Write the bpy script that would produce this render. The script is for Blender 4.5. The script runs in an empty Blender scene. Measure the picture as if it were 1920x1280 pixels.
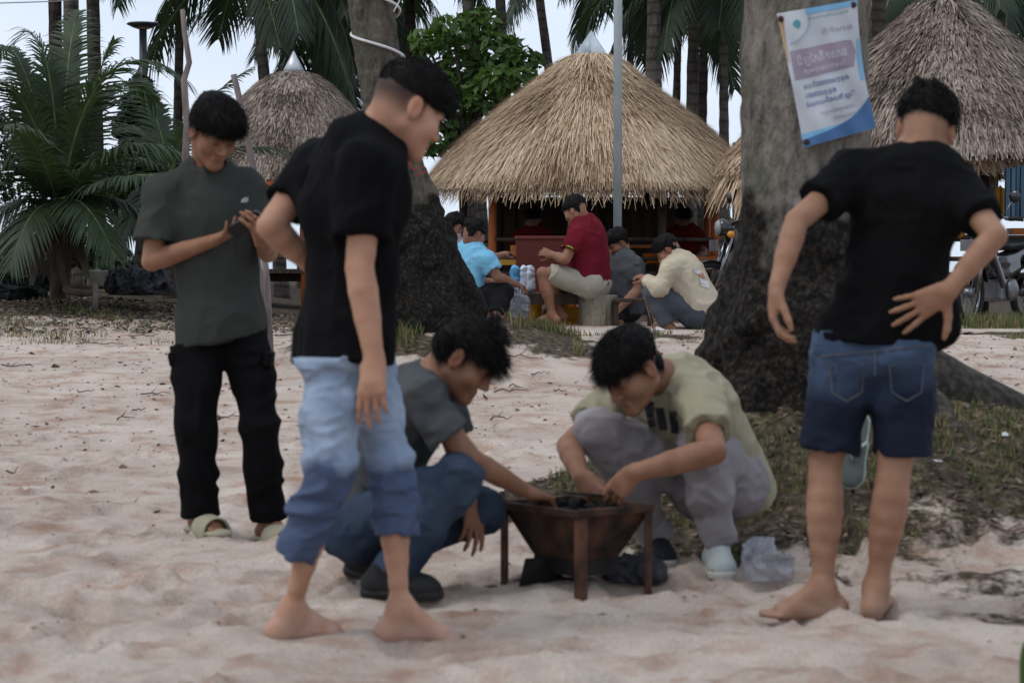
import bpy, bmesh, math, random
import numpy as np
from mathutils import Vector, Matrix

scn = bpy.context.scene
COL = scn.collection
R = math.radians
rng = np.random.default_rng(7)
random.seed(7)

# ------------------------------------------------------------------ camera
FPX = 4305.0                      # focal length in photograph pixels (1920 wide)
CAM_H = 1.105
PITCH = math.atan((640 - 480) / FPX)
cam = bpy.data.cameras.new('camera')
cam.sensor_width = 22.3
cam.lens = FPX / 1920 * 22.3
cam.clip_start = 0.05
cam.clip_end = 5000
cam_o = bpy.data.objects.new('camera', cam)
COL.objects.link(cam_o)
cam_o.location = (0, 0, CAM_H)
cam_o.rotation_euler = (math.pi / 2 - PITCH, 0, 0)
cam.dof.use_dof = True
cam.dof.focus_distance = 23.5
cam.dof.aperture_fstop = 3.3
cam.dof.aperture_blades = 7
scn.camera = cam_o

# ------------------------------------------------------------------ sky, sun, exposure
SUN_EL, SUN_AZ = 56.0, -112.0      # azimuth measured from +Y towards +X
world = bpy.data.worlds.new('World')
scn.world = world
world.use_nodes = True
nt = world.node_tree
nt.nodes.clear()
w_out = nt.nodes.new('ShaderNodeOutputWorld')
w_bg = nt.nodes.new('ShaderNodeBackground')
w_sky = nt.nodes.new('ShaderNodeTexSky')
w_sky.sky_type = 'NISHITA'
w_sky.sun_disc = False
w_sky.sun_elevation = R(SUN_EL)
w_sky.sun_rotation = R(SUN_AZ)
w_sky.air_density = 1.0
w_sky.dust_density = 3.0
w_tc = nt.nodes.new('ShaderNodeTexCoord')
w_map = nt.nodes.new('ShaderNodeMapping')
w_map.inputs['Scale'].default_value = (1.0, 1.0, 2.5)
w_n = nt.nodes.new('ShaderNodeTexNoise')
w_n.inputs['Scale'].default_value = 3.2
w_n.inputs['Detail'].default_value = 6
w_n.inputs['Roughness'].default_value = 0.55
w_ramp = nt.nodes.new('ShaderNodeValToRGB')
w_ramp.color_ramp.elements[0].position = 0.30
w_ramp.color_ramp.elements[0].color = (5.2, 5.95, 7.1, 1)
w_ramp.color_ramp.elements[1].position = 0.70
w_ramp.color_ramp.elements[1].color = (6.6, 7.25, 8.2, 1)
w_mix = nt.nodes.new('ShaderNodeMix')
w_mix.data_type = 'RGBA'
w_mix.inputs['Factor'].default_value = 0.88      # cloud cover
nt.links.new(w_tc.outputs['Generated'], w_map.inputs['Vector'])
nt.links.new(w_map.outputs['Vector'], w_n.inputs['Vector'])
nt.links.new(w_n.outputs['Fac'], w_ramp.inputs['Fac'])
nt.links.new(w_sky.outputs['Color'], w_mix.inputs['A'])
nt.links.new(w_ramp.outputs['Color'], w_mix.inputs['B'])
nt.links.new(w_mix.outputs['Result'], w_bg.inputs['Color'])
w_bg.inputs['Strength'].default_value = 0.14
nt.links.new(w_bg.outputs['Background'], w_out.inputs['Surface'])

sun = bpy.data.lights.new('sun', 'SUN')
sun.energy = 1.15
sun.angle = R(24)
sun.color = (1.0, 0.96, 0.9)
sun_o = bpy.data.objects.new('sun', sun)
COL.objects.link(sun_o)
_sd = Vector((math.sin(R(SUN_AZ)) * math.cos(R(SUN_EL)), math.cos(R(SUN_AZ)) * math.cos(R(SUN_EL)), math.sin(R(SUN_EL))))
sun_o.rotation_euler = _sd.to_track_quat('Z', 'Y').to_euler()
sun_o.location = (-8, -4, 20)

scn.view_settings.view_transform = 'Standard'
scn.view_settings.look = 'None'
scn.view_settings.exposure = 0.05
scn.view_settings.gamma = 1.0
scn.view_settings.use_curve_mapping = False
scn.cycles.max_bounces = 6
scn.cycles.transparent_max_bounces = 12
scn.cycles.use_denoising = True

# ------------------------------------------------------------------ helpers
_cp, _sp = math.cos(PITCH), math.sin(PITCH)

def at(px, py, y):
    """world point at distance y (along +Y) seen at photograph pixel (px, py)"""
    u, v = (px - 960) / FPX, (640 - py) / FPX
    d = np.array([u, _cp + v * _sp, -_sp + v * _cp])
    return np.array([0, 0, CAM_H]) + d * (y / d[1])

def nrm(v):
    v = np.asarray(v, float)
    return v / (np.linalg.norm(v) + 1e-12)

def lerp(a, b, t):
    return np.asarray(a, float) * (1 - t) + np.asarray(b, float) * t

def sstep(a, b, x):
    t = np.clip((x - a) / (b - a), 0, 1)
    return t * t * (3 - 2 * t)

def tag(o, label=None, cat=None, group=None, kind=None):
    if label: o['label'] = label
    if cat: o['category'] = cat
    if group: o['group'] = group
    if kind: o['kind'] = kind
    return o

def empty(name, loc=(0, 0, 0), rz=0.0):
    o = bpy.data.objects.new(name, None)
    COL.objects.link(o)
    o.location = loc
    o.rotation_euler = (0, 0, rz)
    o.empty_display_size = 0.1
    return o

def link(name, me, mat=None, parent=None, smooth=False):
    if mat is not None:
        for m in (mat if isinstance(mat, (list, tuple)) else [mat]):
            me.materials.append(m)
    o = bpy.data.objects.new(name, me)
    COL.objects.link(o)
    if parent is not None:
        o.parent = parent
        o.matrix_parent_inverse = Matrix.LocRotScale(parent.location, parent.rotation_euler, parent.scale).inverted()
    if smooth:
        me.polygons.foreach_set('use_smooth', np.ones(len(me.polygons), bool))
    return o

def copy_tree(o, parent=None):
    c = o.copy()
    COL.objects.link(c)
    if parent is not None:
        c.parent = parent
        c.matrix_parent_inverse = o.matrix_parent_inverse.copy()
    for ch in list(o.children):
        copy_tree(ch, c)
    return c

def np_mesh(name, V, F, col=None, attr='Col'):
    """V (n,3), F (m,k) constant k faces"""
    V = np.ascontiguousarray(V, np.float32)
    F = np.ascontiguousarray(F, np.int32)
    me = bpy.data.meshes.new(name)
    me.vertices.add(len(V))
    me.vertices.foreach_set('co', V.ravel())
    k = F.shape[1]
    me.loops.add(F.size)
    me.loops.foreach_set('vertex_index', F.ravel())
    me.polygons.add(len(F))
    me.polygons.foreach_set('loop_start', np.arange(0, F.size, k, dtype=np.int32))
    me.update(calc_edges=True)
    if col is not None:
        a = me.attributes.new(attr, 'FLOAT_COLOR', 'POINT')
        c4 = np.ones((len(V), 4), np.float32)
        c4[:, :3] = col
        a.data.foreach_set('color', c4.ravel())
    return me

class MB:
    """collects simple shapes, linked as ONE mesh object"""
    def __init__(s):
        s.v, s.f = [], []
    def _add(s, vs, fs):
        n = len(s.v)
        s.v += [tuple(v) for v in vs]
        s.f += [tuple(i + n for i in f) for f in fs]
        return s
    def box(s, c, size, rot=None):
        hx, hy, hz = size[0] / 2, size[1] / 2, size[2] / 2
        vs = [Vector((x, y, z)) for x in (-hx, hx) for y in (-hy, hy) for z in (-hz, hz)]
        if rot is not None:
            vs = [rot @ v for v in vs]
        vs = [v + Vector(c) for v in vs]
        return s._add(vs, [(0, 1, 3, 2), (4, 6, 7, 5), (0, 4, 5, 1), (2, 3, 7, 6), (0, 2, 6, 4), (1, 5, 7, 3)])
    def tube(s, pts, rad, n=8, cap=True):
        pts = [np.asarray(p, float) for p in pts]
        m = len(pts)
        rad = list(rad) if hasattr(rad, '__len__') else [rad] * m
        vs, fs = [], []
        t0 = nrm(pts[1] - pts[0])
        ref = np.array([0, 0, 1.0]) if abs(t0[2]) < 0.9 else np.array([1.0, 0, 0])
        u = nrm(np.cross(ref, t0))
        for i, p in enumerate(pts):
            t = nrm(pts[min(i + 1, m - 1)] - pts[max(i - 1, 0)])
            u = nrm(u - t * np.dot(u, t))
            w = np.cross(t, u)
            for k in range(n):
                a = 2 * math.pi * k / n
                vs.append(p + rad[i] * (math.cos(a) * u + math.sin(a) * w))
        for i in range(m - 1):
            for k in range(n):
                fs.append((i * n + k, i * n + (k + 1) % n, (i + 1) * n + (k + 1) % n, (i + 1) * n + k))
        if cap:
            fs.append(tuple(range(n - 1, -1, -1)))
            fs.append(tuple((m - 1) * n + k for k in range(n)))
        return s._add(vs, fs)
    def lathe(s, c, prof, n=24, axis=(0, 0, 1), cap=True):
        """prof: list of (r, h) along axis from c"""
        c = np.asarray(c, float)
        ax = nrm(axis)
        ref = np.array([1.0, 0, 0]) if abs(ax[0]) < 0.9 else np.array([0, 1.0, 0])
        u = nrm(np.cross(ax, ref)); w = np.cross(ax, u)
        vs, fs = [], []
        for (r, h) in prof:
            for k in range(n):
                a = 2 * math.pi * k / n
                vs.append(c + ax * h + r * (math.cos(a) * u + math.sin(a) * w))
        for i in range(len(prof) - 1):
            for k in range(n):
                fs.append((i * n + k, i * n + (k + 1) % n, (i + 1) * n + (k + 1) % n, (i + 1) * n + k))
        if cap:
            fs.append(tuple(range(n - 1, -1, -1)))
            fs.append(tuple((len(prof) - 1) * n + k for k in range(n)))
        return s._add(vs, fs)
    def torus(s, c, R0, r0, axis=(0, 0, 1), n=28, m=8):
        c = np.asarray(c, float); ax = nrm(axis)
        ref = np.array([1.0, 0, 0]) if abs(ax[0]) < 0.9 else np.array([0, 1.0, 0])
        u = nrm(np.cross(ax, ref)); w = np.cross(ax, u)
        vs, fs = [], []
        for i in range(n):
            a = 2 * math.pi * i / n
            e = math.cos(a) * u + math.sin(a) * w
            for j in range(m):
                b = 2 * math.pi * j / m
                vs.append(c + e * (R0 + r0 * math.cos(b)) + ax * r0 * math.sin(b))
        for i in range(n):
            for j in range(m):
                fs.append((i * m + j, ((i + 1) % n) * m + j, ((i + 1) % n) * m + (j + 1) % m, i * m + (j + 1) % m))
        return s._add(vs, fs)
    def sheet(s, grid):
        """grid[i][j] of points"""
        a, b = len(grid), len(grid[0])
        vs = [p for row in grid for p in row]
        fs = [(i * b + j, i * b + j + 1, (i + 1) * b + j + 1, (i + 1) * b + j) for i in range(a - 1) for j in range(b - 1)]
        return s._add(vs, fs)
    def mesh(s, name):
        me = bpy.data.meshes.new(name)
        me.from_pydata([tuple(map(float, v)) for v in s.v], [], s.f)
        me.update()
        return me
    def build(s, name, mat, parent=None, smooth=False, bevel=0.0):
        me = s.mesh(name)
        bm = bmesh.new(); bm.from_mesh(me)
        bmesh.ops.recalc_face_normals(bm, faces=bm.faces)
        if bevel:
            bmesh.ops.bevel(bm, geom=list(bm.edges), offset=bevel, segments=2, affect='EDGES', profile=0.6)
        bm.to_mesh(me); bm.free()
        return link(name, me, mat, parent, smooth)

# ------------------------------------------------------------------ numpy value noise
_LAT = rng.random((32, 32, 32)).astype(np.float32)
def vnoise(P, seed=0):
    """P (...,3) -> 0..1"""
    P = np.asarray(P, np.float32) + seed * 7.31
    i = np.floor(P).astype(np.int32)
    f = P - i
    f = f * f * (3 - 2 * f)
    i0 = i & 31
    i1 = (i0 + 1) & 31
    def g(a, b, c):
        return _LAT[a, b, c]
    x0, y0, z0 = i0[..., 0], i0[..., 1], i0[..., 2]
    x1, y1, z1 = i1[..., 0], i1[..., 1], i1[..., 2]
    fx, fy, fz = f[..., 0], f[..., 1], f[..., 2]
    c00 = g(x0, y0, z0) * (1 - fx) + g(x1, y0, z0) * fx
    c10 = g(x0, y1, z0) * (1 - fx) + g(x1, y1, z0) * fx
    c01 = g(x0, y0, z1) * (1 - fx) + g(x1, y0, z1) * fx
    c11 = g(x0, y1, z1) * (1 - fx) + g(x1, y1, z1) * fx
    c0 = c00 * (1 - fy) + c10 * fy
    c1 = c01 * (1 - fy) + c11 * fy
    return c0 * (1 - fz) + c1 * fz

def fbm2(x, y, oct=4, seed=0):
    P = np.stack([x, y, np.full_like(x, 0.37 + seed)], -1)
    s = np.zeros(x.shape, np.float32); a = 0.5
    for k in range(oct):
        s += a * (vnoise(P * (2 ** k), seed + k) - 0.5)
        a *= 0.5
    return s

# ------------------------------------------------------------------ materials
MATS = {}
def nodes_of(name, rough=0.8, spec=0.3):
    m = bpy.data.materials.new(name)
    m.use_nodes = True
    t = m.node_tree
    b = t.nodes['Principled BSDF']
    b.inputs['Roughness'].default_value = rough
    b.inputs['Specular IOR Level'].default_value = spec
    return m, t, b

def mat(name, c1, c2=None, scale=8.0, detail=5.0, rough=0.8, spec=0.3, metal=0.0, bump=0.0, bscale=None, stretch=(1, 1, 1), attr=None,
        lo=0.35, hi=0.65, sss=0.0, coat=0.0, transl=None, bdist=0.01):
    """procedural two-tone noise material; attr multiplies a vertex colour"""
    if name in MATS:
        return MATS[name]
    m, t, b = nodes_of(name, rough, spec)
    N, L = t.nodes, t.links
    b.inputs['Metallic'].default_value = metal
    tc = N.new('ShaderNodeTexCoord'); mp = N.new('ShaderNodeMapping')
    mp.inputs['Scale'].default_value = stretch
    L.new(tc.outputs['Object'], mp.inputs['Vector'])
    nz = N.new('ShaderNodeTexNoise')
    nz.inputs['Scale'].default_value = scale; nz.inputs['Detail'].default_value = detail
    L.new(mp.outputs['Vector'], nz.inputs['Vector'])
    rp = N.new('ShaderNodeValToRGB')
    rp.color_ramp.elements[0].position = lo; rp.color_ramp.elements[1].position = hi
    c2 = c2 or tuple(x * 0.75 for x in c1)
    rp.color_ramp.elements[0].color = (*c2, 1); rp.color_ramp.elements[1].color = (*c1, 1)
    L.new(nz.outputs['Fac'], rp.inputs['Fac'])
    out = rp.outputs['Color']
    if attr:
        at_ = N.new('ShaderNodeAttribute'); at_.attribute_name = attr
        mx = N.new('ShaderNodeMix'); mx.data_type = 'RGBA'; mx.blend_type = 'MULTIPLY'
        mx.inputs['Factor'].default_value = 1.0
        L.new(out, mx.inputs['A']); L.new(at_.outputs['Color'], mx.inputs['B'])
        out = mx.outputs['Result']
    L.new(out, b.inputs['Base Color'])
    if bump:
        n2 = N.new('ShaderNodeTexNoise')
        n2.inputs['Scale'].default_value = bscale or scale * 4; n2.inputs['Detail'].default_value = 6
        L.new(mp.outputs['Vector'], n2.inputs['Vector'])
        bp = N.new('ShaderNodeBump'); bp.inputs['Strength'].default_value = bump; bp.inputs['Distance'].default_value = bdist
        L.new(n2.outputs['Fac'], bp.inputs['Height']); L.new(bp.outputs['Normal'], b.inputs['Normal'])
    if sss:
        b.inputs['Subsurface Weight'].default_value = sss
        b.inputs['Subsurface Radius'].default_value = (0.9, 0.35, 0.2)
        b.inputs['Subsurface Scale'].default_value = 0.012
    if coat:
        b.inputs['Coat Weight'].default_value = coat
    if transl:
        tr = N.new('ShaderNodeBsdfTranslucent')
        tr.inputs['Color'].default_value = (*transl, 1)
        ms = N.new('ShaderNodeMixShader'); ms.inputs['Fac'].default_value = 0.3
        L.new(b.outputs['BSDF'], ms.inputs[1]); L.new(tr.outputs['BSDF'], ms.inputs[2])
        L.new(ms.outputs['Shader'], N['Material Output'].inputs['Surface'])
    MATS[name] = m
    return m
# ------------------------------------------------------------------ ground
TRUNK_XY = (1.22, 9.55)
def ground_macro(x, y):
    x = np.asarray(x, np.float32); y = np.asarray(y, np.float32)
    z = 0.5 * sstep(9.3, 20.0, y) * 1.0
    z = z + 0.22 * sstep(-2.2, -4.5, x) * sstep(18, 23, y)
    # root mound of the big palm
    dx, dy = x - TRUNK_XY[0], y - TRUNK_XY[1]
    wx = np.where(dx > 0, 1.95, 0.72)
    wy = np.where(dy > 0, 1.0, np.where(dx > 0, 1.30, 1.05))
    r = np.sqrt((dx / wx) ** 2 + (dy / wy) ** 2)
    z = z + 0.56 * np.exp(-r ** 2.2)
    # low grassy shelf that runs left of it
    z = z + 0.15 * np.exp(-((x - 0.28) / 0.5) ** 2 - ((y - 9.35) / 0.5) ** 2)
    # mound of the mid-distance palm
    dx, dy = x + 0.50, y - 16.4
    z = z + 0.33 * np.exp(-(np.sqrt(dx * dx + dy * dy) / 1.0) ** 2)
    # beach falls to the sea far behind
    z = z - 1.6 * sstep(48, 70, y)
    return z

FEET = []   # little dents pressed into the sand
_fr = np.random.default_rng(3)
for _ in range(240):
    fy = _fr.uniform(4.8, 12.5); fx = _fr.uniform(-0.28, 0.28) * fy
    FEET.append((fx, fy, _fr.uniform(0, math.pi), _fr.uniform(0.02, 0.042)))
def ground_z(x, y):
    x = np.asarray(x, np.float32); y = np.asarray(y, np.float32)
    z = ground_macro(x, y)
    near = 1 - 0.8 * sstep(8.5, 13, y)
    z = z + near * (0.085 * fbm2(x * 1.6, y * 1.6, 3, 1) + 0.085 * fbm2(x * 5.5, y * 5.5, 3, 5))
    return z
def ground_full(x, y):
    z = ground_z(x, y)
    for fx, fy, a, dep in FEET:
        m = (np.abs(x - fx) < 0.4) & (np.abs(y - fy) < 0.4)
        if not m.any():
            continue
        dx, dy = x[m] - fx, y[m] - fy
        u = (dx * math.cos(a) + dy * math.sin(a)) / 0.13
        v = (-dx * math.sin(a) + dy * math.cos(a)) / 0.065
        q = np.sqrt(u * u + v * v)
        z[m] += -dep * np.exp(-q ** 4) + dep * 0.5 * np.exp(-((q - 1.35) / 0.3) ** 2)
    near = 1 - sstep(9.5, 14, y)
    z += near * 0.014 * (np.abs(fbm2(x * 14, y * 14, 3, 9)) * 2)
    return z
def gz(x, y):
    return float(ground_z(np.array([x]), np.array([y]))[0])

def spaced(parts):
    out = []
    for a, b, st in parts:
        out += list(np.arange(a, b, st))
    return np.array(out + [parts[-1][1]])
_xs = spaced([(-400, -60, 40), (-60, -12, 3), (-12, -4.2, 0.3), (-4.2, 4.2, 0.03), (4.2, 12, 0.3), (12, 60, 3), (60, 400, 40)])
_ys = spaced([(-30, 2, 4), (2, 4.6, 0.2), (4.6, 12.0, 0.03), (12, 20, 0.07), (20, 30, 0.3), (30, 90, 2.0)])
_X, _Y = np.meshgrid(_xs, _ys)
_Z = ground_full(_X.astype(np.float32), _Y.astype(np.float32))
_nx, _ny = len(_xs), len(_ys)
_V = np.stack([_X, _Y, _Z], -1).reshape(-1, 3)
_i = np.arange(_ny - 1)[:, None] * _nx + np.arange(_nx - 1)[None, :]
_F = np.stack([_i, _i + 1, _i + 1 + _nx, _i + _nx], -1).reshape(-1, 4)
# litter/soil cover: dark leaf mould on the mound, behind the sand, under the young palms
_gx, _gy = _X.astype(np.float32), _Y.astype(np.float32)
def soil_cover(x, y):
    dx, dy = x - TRUNK_XY[0], y - TRUNK_XY[1]
    wx = np.where(dx > 0, 1.75, 0.95)
    n = fbm2(x * 2.2, y * 2.2, 4, 3)
    s = np.where(dx > -.2, 1.28, 1.15) - np.sqrt((dx / wx) ** 2 + (dy / np.where(dy < 0, np.where(dx > -.2, 2.0, 1.75), 1.2)) ** 2) * 0.85
    s2 = 0.95 - np.sqrt(((x - 0.22) / 0.62) ** 2 + ((y - 9.2) / 0.55) ** 2) * 0.8
    s3 = 1.1 - np.sqrt(((x + 0.5) / 1.1) ** 2 + ((y - 16.5) / 0.9) ** 2) * 0.7
    s4 = (y - 20.2) * 0.35 + sstep(-2, -4.5, x) * 0.5
    s5 = 0.5 - np.abs(y - 18.4) * 0.45 - np.maximum(0, -x - 1.5) * 0.5
    c = np.maximum.reduce([s, s2, s3, s4, s5])
    return np.clip(sstep(0.05, 0.75, c + n * 1.3), 0, 1)
_soil = soil_cover(_gx, _gy).reshape(-1)
_me = np_mesh('ground', _V, _F)
_a = _me.attributes.new('soil', 'FLOAT', 'POINT'); _a.data.foreach_set('value', _soil.astype(np.float32))

def ground_material():
    m, t, b = nodes_of('sand', 0.92, 0.15)
    N, L = t.nodes, t.links
    tc = N.new('ShaderNodeTexCoord')
    def noise(sc, det=5, rgh=0.6):
        n = N.new('ShaderNodeTexNoise'); n.inputs['Scale'].default_value = sc
        n.inputs['Detail'].default_value = det; n.inputs['Roughness'].default_value = rgh
        L.new(tc.outputs['Object'], n.inputs['Vector']); return n
    def ramp(src, stops):
        r = N.new('ShaderNodeValToRGB')
        e = r.color_ramp.elements
        while len(e) < len(stops): e.new(0.5)
        for k, (p, c) in enumerate(stops):
            e[k].position = p; e[k].color = (*c, 1)
        L.new(src, r.inputs['Fac']); return r
    def mix(f, a, c, mode='MIX'):
        x = N.new('ShaderNodeMix'); x.data_type = 'RGBA'; x.blend_type = mode
        if isinstance(f, float): x.inputs['Factor'].default_value = f
        else: L.new(f, x.inputs['Factor'])
        L.new(a, x.inputs['A']); L.new(c, x.inputs['B']); return x.outputs['Result']
    base = ramp(noise(1.3, 6).outputs['Fac'], [(0.32, (0.42, 0.338, 0.287)), (0.62, (0.585, 0.500, 0.436))])
    red = ramp(noise(4.5, 5).outputs['Fac'], [(0.47, (1, 1, 1)), (0.70, (0.68, 0.53, 0.45))])
    grain = ramp(noise(90, 4).outputs['Fac'], [(0.3, (0.82, 0.80, 0.78)), (0.7, (1.1, 1.1, 1.1))])
    speck = ramp(noise(38, 3, 0.75).outputs['Fac'], [(0.24, (0.22, 0.14, 0.11)), (0.33, (1, 1, 1))])
    c = mix(1.0, base.outputs['Color'], red.outputs['Color'], 'MULTIPLY')
    c = mix(1.0, c, grain.outputs['Color'], 'MULTIPLY')
    c = mix(1.0, c, speck.outputs['Color'], 'MULTIPLY')
    so = ramp(noise(22, 8, 0.7).outputs['Fac'], [(0.36, (0.026, 0.019, 0.014)), (0.52, (0.085, 0.064, 0.047)), (0.68, (0.24, 0.185, 0.14))])
    gr = ramp(noise(7, 6).outputs['Fac'], [(0.50, (0.8, 0.78, 0.75)), (0.68, (0.75, 0.88, 0.5))])
    so2 = mix(1.0, so.outputs['Color'], gr.outputs['Color'], 'MULTIPLY')
    at_ = N.new('ShaderNodeAttribute'); at_.attribute_name = 'soil'
    brk = noise(16, 5, 0.7)
    ad = N.new('ShaderNodeMath'); ad.operation = 'MULTIPLY_ADD'
    L.new(brk.outputs['Fac'], ad.inputs[0]); ad.inputs[1].default_value = 1.2
    s1 = N.new('ShaderNodeMath'); s1.operation = 'SUBTRACT'; L.new(at_.outputs['Fac'], s1.inputs[0]); s1.inputs[1].default_value = 0.6
    L.new(s1.outputs[0], ad.inputs[2])
    fr = ramp(ad.outputs[0], [(0.38, (0, 0, 0)), (0.62, (1, 1, 1))])
    c = mix(fr.outputs['Color'], c, so2)
    L.new(c, b.inputs['Base Color'])
    bp = N.new('ShaderNodeBump'); bp.inputs['Strength'].default_value = 0.9; bp.inputs['Distance'].default_value = 0.025
    bn = noise(20, 10, 0.72)
    L.new(bn.outputs['Fac'], bp.inputs['Height'])
    L.new(bp.outputs['Normal'], b.inputs['Normal'])
    return m
ground = link('ground', _me, ground_material(), smooth=True)
tag(ground, 'pinkish beach sand with trodden hollows, rising to grassy soil', 'ground', kind='structure')

# sea beyond the beach
_m, _t, _b = nodes_of('sea_water', 0.12, 0.5)
_b.inputs['Base Color'].default_value = (0.16, 0.24, 0.27, 1)
_n = _t.nodes.new('ShaderNodeTexNoise'); _n.inputs['Scale'].default_value = 0.6; _n.inputs['Detail'].default_value = 5
_tc = _t.nodes.new('ShaderNodeTexCoord'); _t.links.new(_tc.outputs['Object'], _n.inputs['Vector'])
_bp = _t.nodes.new('ShaderNodeBump'); _bp.inputs['Strength'].default_value = 0.4; _bp.inputs['Distance'].default_value = 0.3
_t.links.new(_n.outputs['Fac'], _bp.inputs['Height']); _t.links.new(_bp.outputs['Normal'], _b.inputs['Normal'])
sea = MB().sheet([[(x, y, -0.35) for x in np.linspace(-3000, 3000, 5)] for y in (66, 200, 700, 4000)]).build('sea', _m)
tag(sea, 'pale flat sea far behind the huts', 'sea', kind='structure')
# ------------------------------------------------------------------ big palm at the right, with its flared root base
def bark_mat(name, c1, c2, c3, ring=0.0, rough_=.95, scale=9, moss=None, base_z=None, base_c=None):
    m, t, b = nodes_of(name, rough_, .15)
    N, L = t.nodes, t.links
    tc = N.new('ShaderNodeTexCoord')
    mp = N.new('ShaderNodeMapping'); mp.inputs['Scale'].default_value = (1, 1, .35); L.new(tc.outputs['Object'], mp.inputs['Vector'])
    n1 = N.new('ShaderNodeTexNoise'); n1.inputs['Scale'].default_value = scale; n1.inputs['Detail'].default_value = 9; n1.inputs['Roughness'].default_value = .65
    L.new(mp.outputs['Vector'], n1.inputs['Vector'])
    rp = N.new('ShaderNodeValToRGB'); e = rp.color_ramp.elements; e.new(.5)
    for k, (p, c) in enumerate(((.33, c3), (.5, c2), (.68, c1))):
        e[k].position = p; e[k].color = (*c, 1)
    L.new(n1.outputs['Fac'], rp.inputs['Fac'])
    out = rp.outputs['Color']
    hgt = n1.outputs['Fac']
    if moss:
        n6 = N.new('ShaderNodeTexNoise'); n6.inputs['Scale'].default_value = 4.5; n6.inputs['Detail'].default_value = 7
        L.new(tc.outputs['Object'], n6.inputs['Vector'])
        r6 = N.new('ShaderNodeValToRGB'); r6.color_ramp.elements[0].position = .52; r6.color_ramp.elements[1].position = .68
        r6.color_ramp.elements[0].color = (0, 0, 0, 1); r6.color_ramp.elements[1].color = (.65, .65, .65, 1)
        L.new(n6.outputs['Fac'], r6.inputs['Fac'])
        mx = N.new('ShaderNodeMix'); mx.data_type = 'RGBA'
        L.new(r6.outputs['Color'], mx.inputs['Factor']); L.new(out, mx.inputs['A']); mx.inputs['B'].default_value = (*moss, 1)
        out = mx.outputs['Result']
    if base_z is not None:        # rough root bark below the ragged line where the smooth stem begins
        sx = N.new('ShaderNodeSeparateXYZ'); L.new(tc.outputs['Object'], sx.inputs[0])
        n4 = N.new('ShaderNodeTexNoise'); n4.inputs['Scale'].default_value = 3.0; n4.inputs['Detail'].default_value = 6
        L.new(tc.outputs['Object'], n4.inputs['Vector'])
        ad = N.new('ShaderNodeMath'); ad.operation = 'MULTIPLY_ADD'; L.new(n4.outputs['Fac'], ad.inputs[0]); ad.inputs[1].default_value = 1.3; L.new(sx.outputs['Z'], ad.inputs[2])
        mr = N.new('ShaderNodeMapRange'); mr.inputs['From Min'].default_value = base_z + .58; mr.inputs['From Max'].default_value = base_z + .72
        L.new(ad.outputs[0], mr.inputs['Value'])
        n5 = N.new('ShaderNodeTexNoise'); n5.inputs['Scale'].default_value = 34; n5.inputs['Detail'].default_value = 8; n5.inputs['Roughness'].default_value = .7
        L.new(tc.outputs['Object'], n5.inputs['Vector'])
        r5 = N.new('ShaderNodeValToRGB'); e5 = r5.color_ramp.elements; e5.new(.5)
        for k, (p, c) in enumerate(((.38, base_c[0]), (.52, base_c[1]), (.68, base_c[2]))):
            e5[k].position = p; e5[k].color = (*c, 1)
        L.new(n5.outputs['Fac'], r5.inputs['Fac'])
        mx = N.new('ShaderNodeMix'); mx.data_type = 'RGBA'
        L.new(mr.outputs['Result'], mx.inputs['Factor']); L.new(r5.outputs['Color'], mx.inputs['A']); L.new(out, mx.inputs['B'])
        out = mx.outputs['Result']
    if ring:                       # leaf-scar rings
        wv = N.new('ShaderNodeTexWave'); wv.wave_type = 'BANDS'; wv.bands_direction = 'Z'
        wv.inputs['Scale'].default_value = ring; wv.inputs['Distortion'].default_value = 2.5; wv.inputs['Detail'].default_value = 3; wv.inputs['Detail Scale'].default_value = 2
        L.new(tc.outputs['Object'], wv.inputs['Vector'])
        rr = N.new('ShaderNodeValToRGB'); rr.color_ramp.elements[0].position = .0; rr.color_ramp.elements[1].position = .35
        rr.color_ramp.elements[0].color = (.6, .58, .56, 1); rr.color_ramp.elements[1].color = (1, 1, 1, 1)
        L.new(wv.outputs['Fac'], rr.inputs['Fac'])
        mx = N.new('ShaderNodeMix'); mx.data_type = 'RGBA'; mx.blend_type = 'MULTIPLY'; mx.inputs['Factor'].default_value = 1
        L.new(out, mx.inputs['A']); L.new(rr.outputs['Color'], mx.inputs['B']); out = mx.outputs['Result']
    L.new(out, b.inputs['Base Color'])
    nb_ = N.new('ShaderNodeTexNoise'); nb_.inputs['Scale'].default_value = scale * 4; nb_.inputs['Detail'].default_value = 8
    L.new(mp.outputs['Vector'], nb_.inputs['Vector'])
    bp = N.new('ShaderNodeBump'); bp.inputs['Strength'].default_value = 1.0; bp.inputs['Distance'].default_value = .04
    L.new(nb_.outputs['Fac'], bp.inputs['Height']); L.new(bp.outputs['Normal'], b.inputs['Normal'])
    return m

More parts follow.
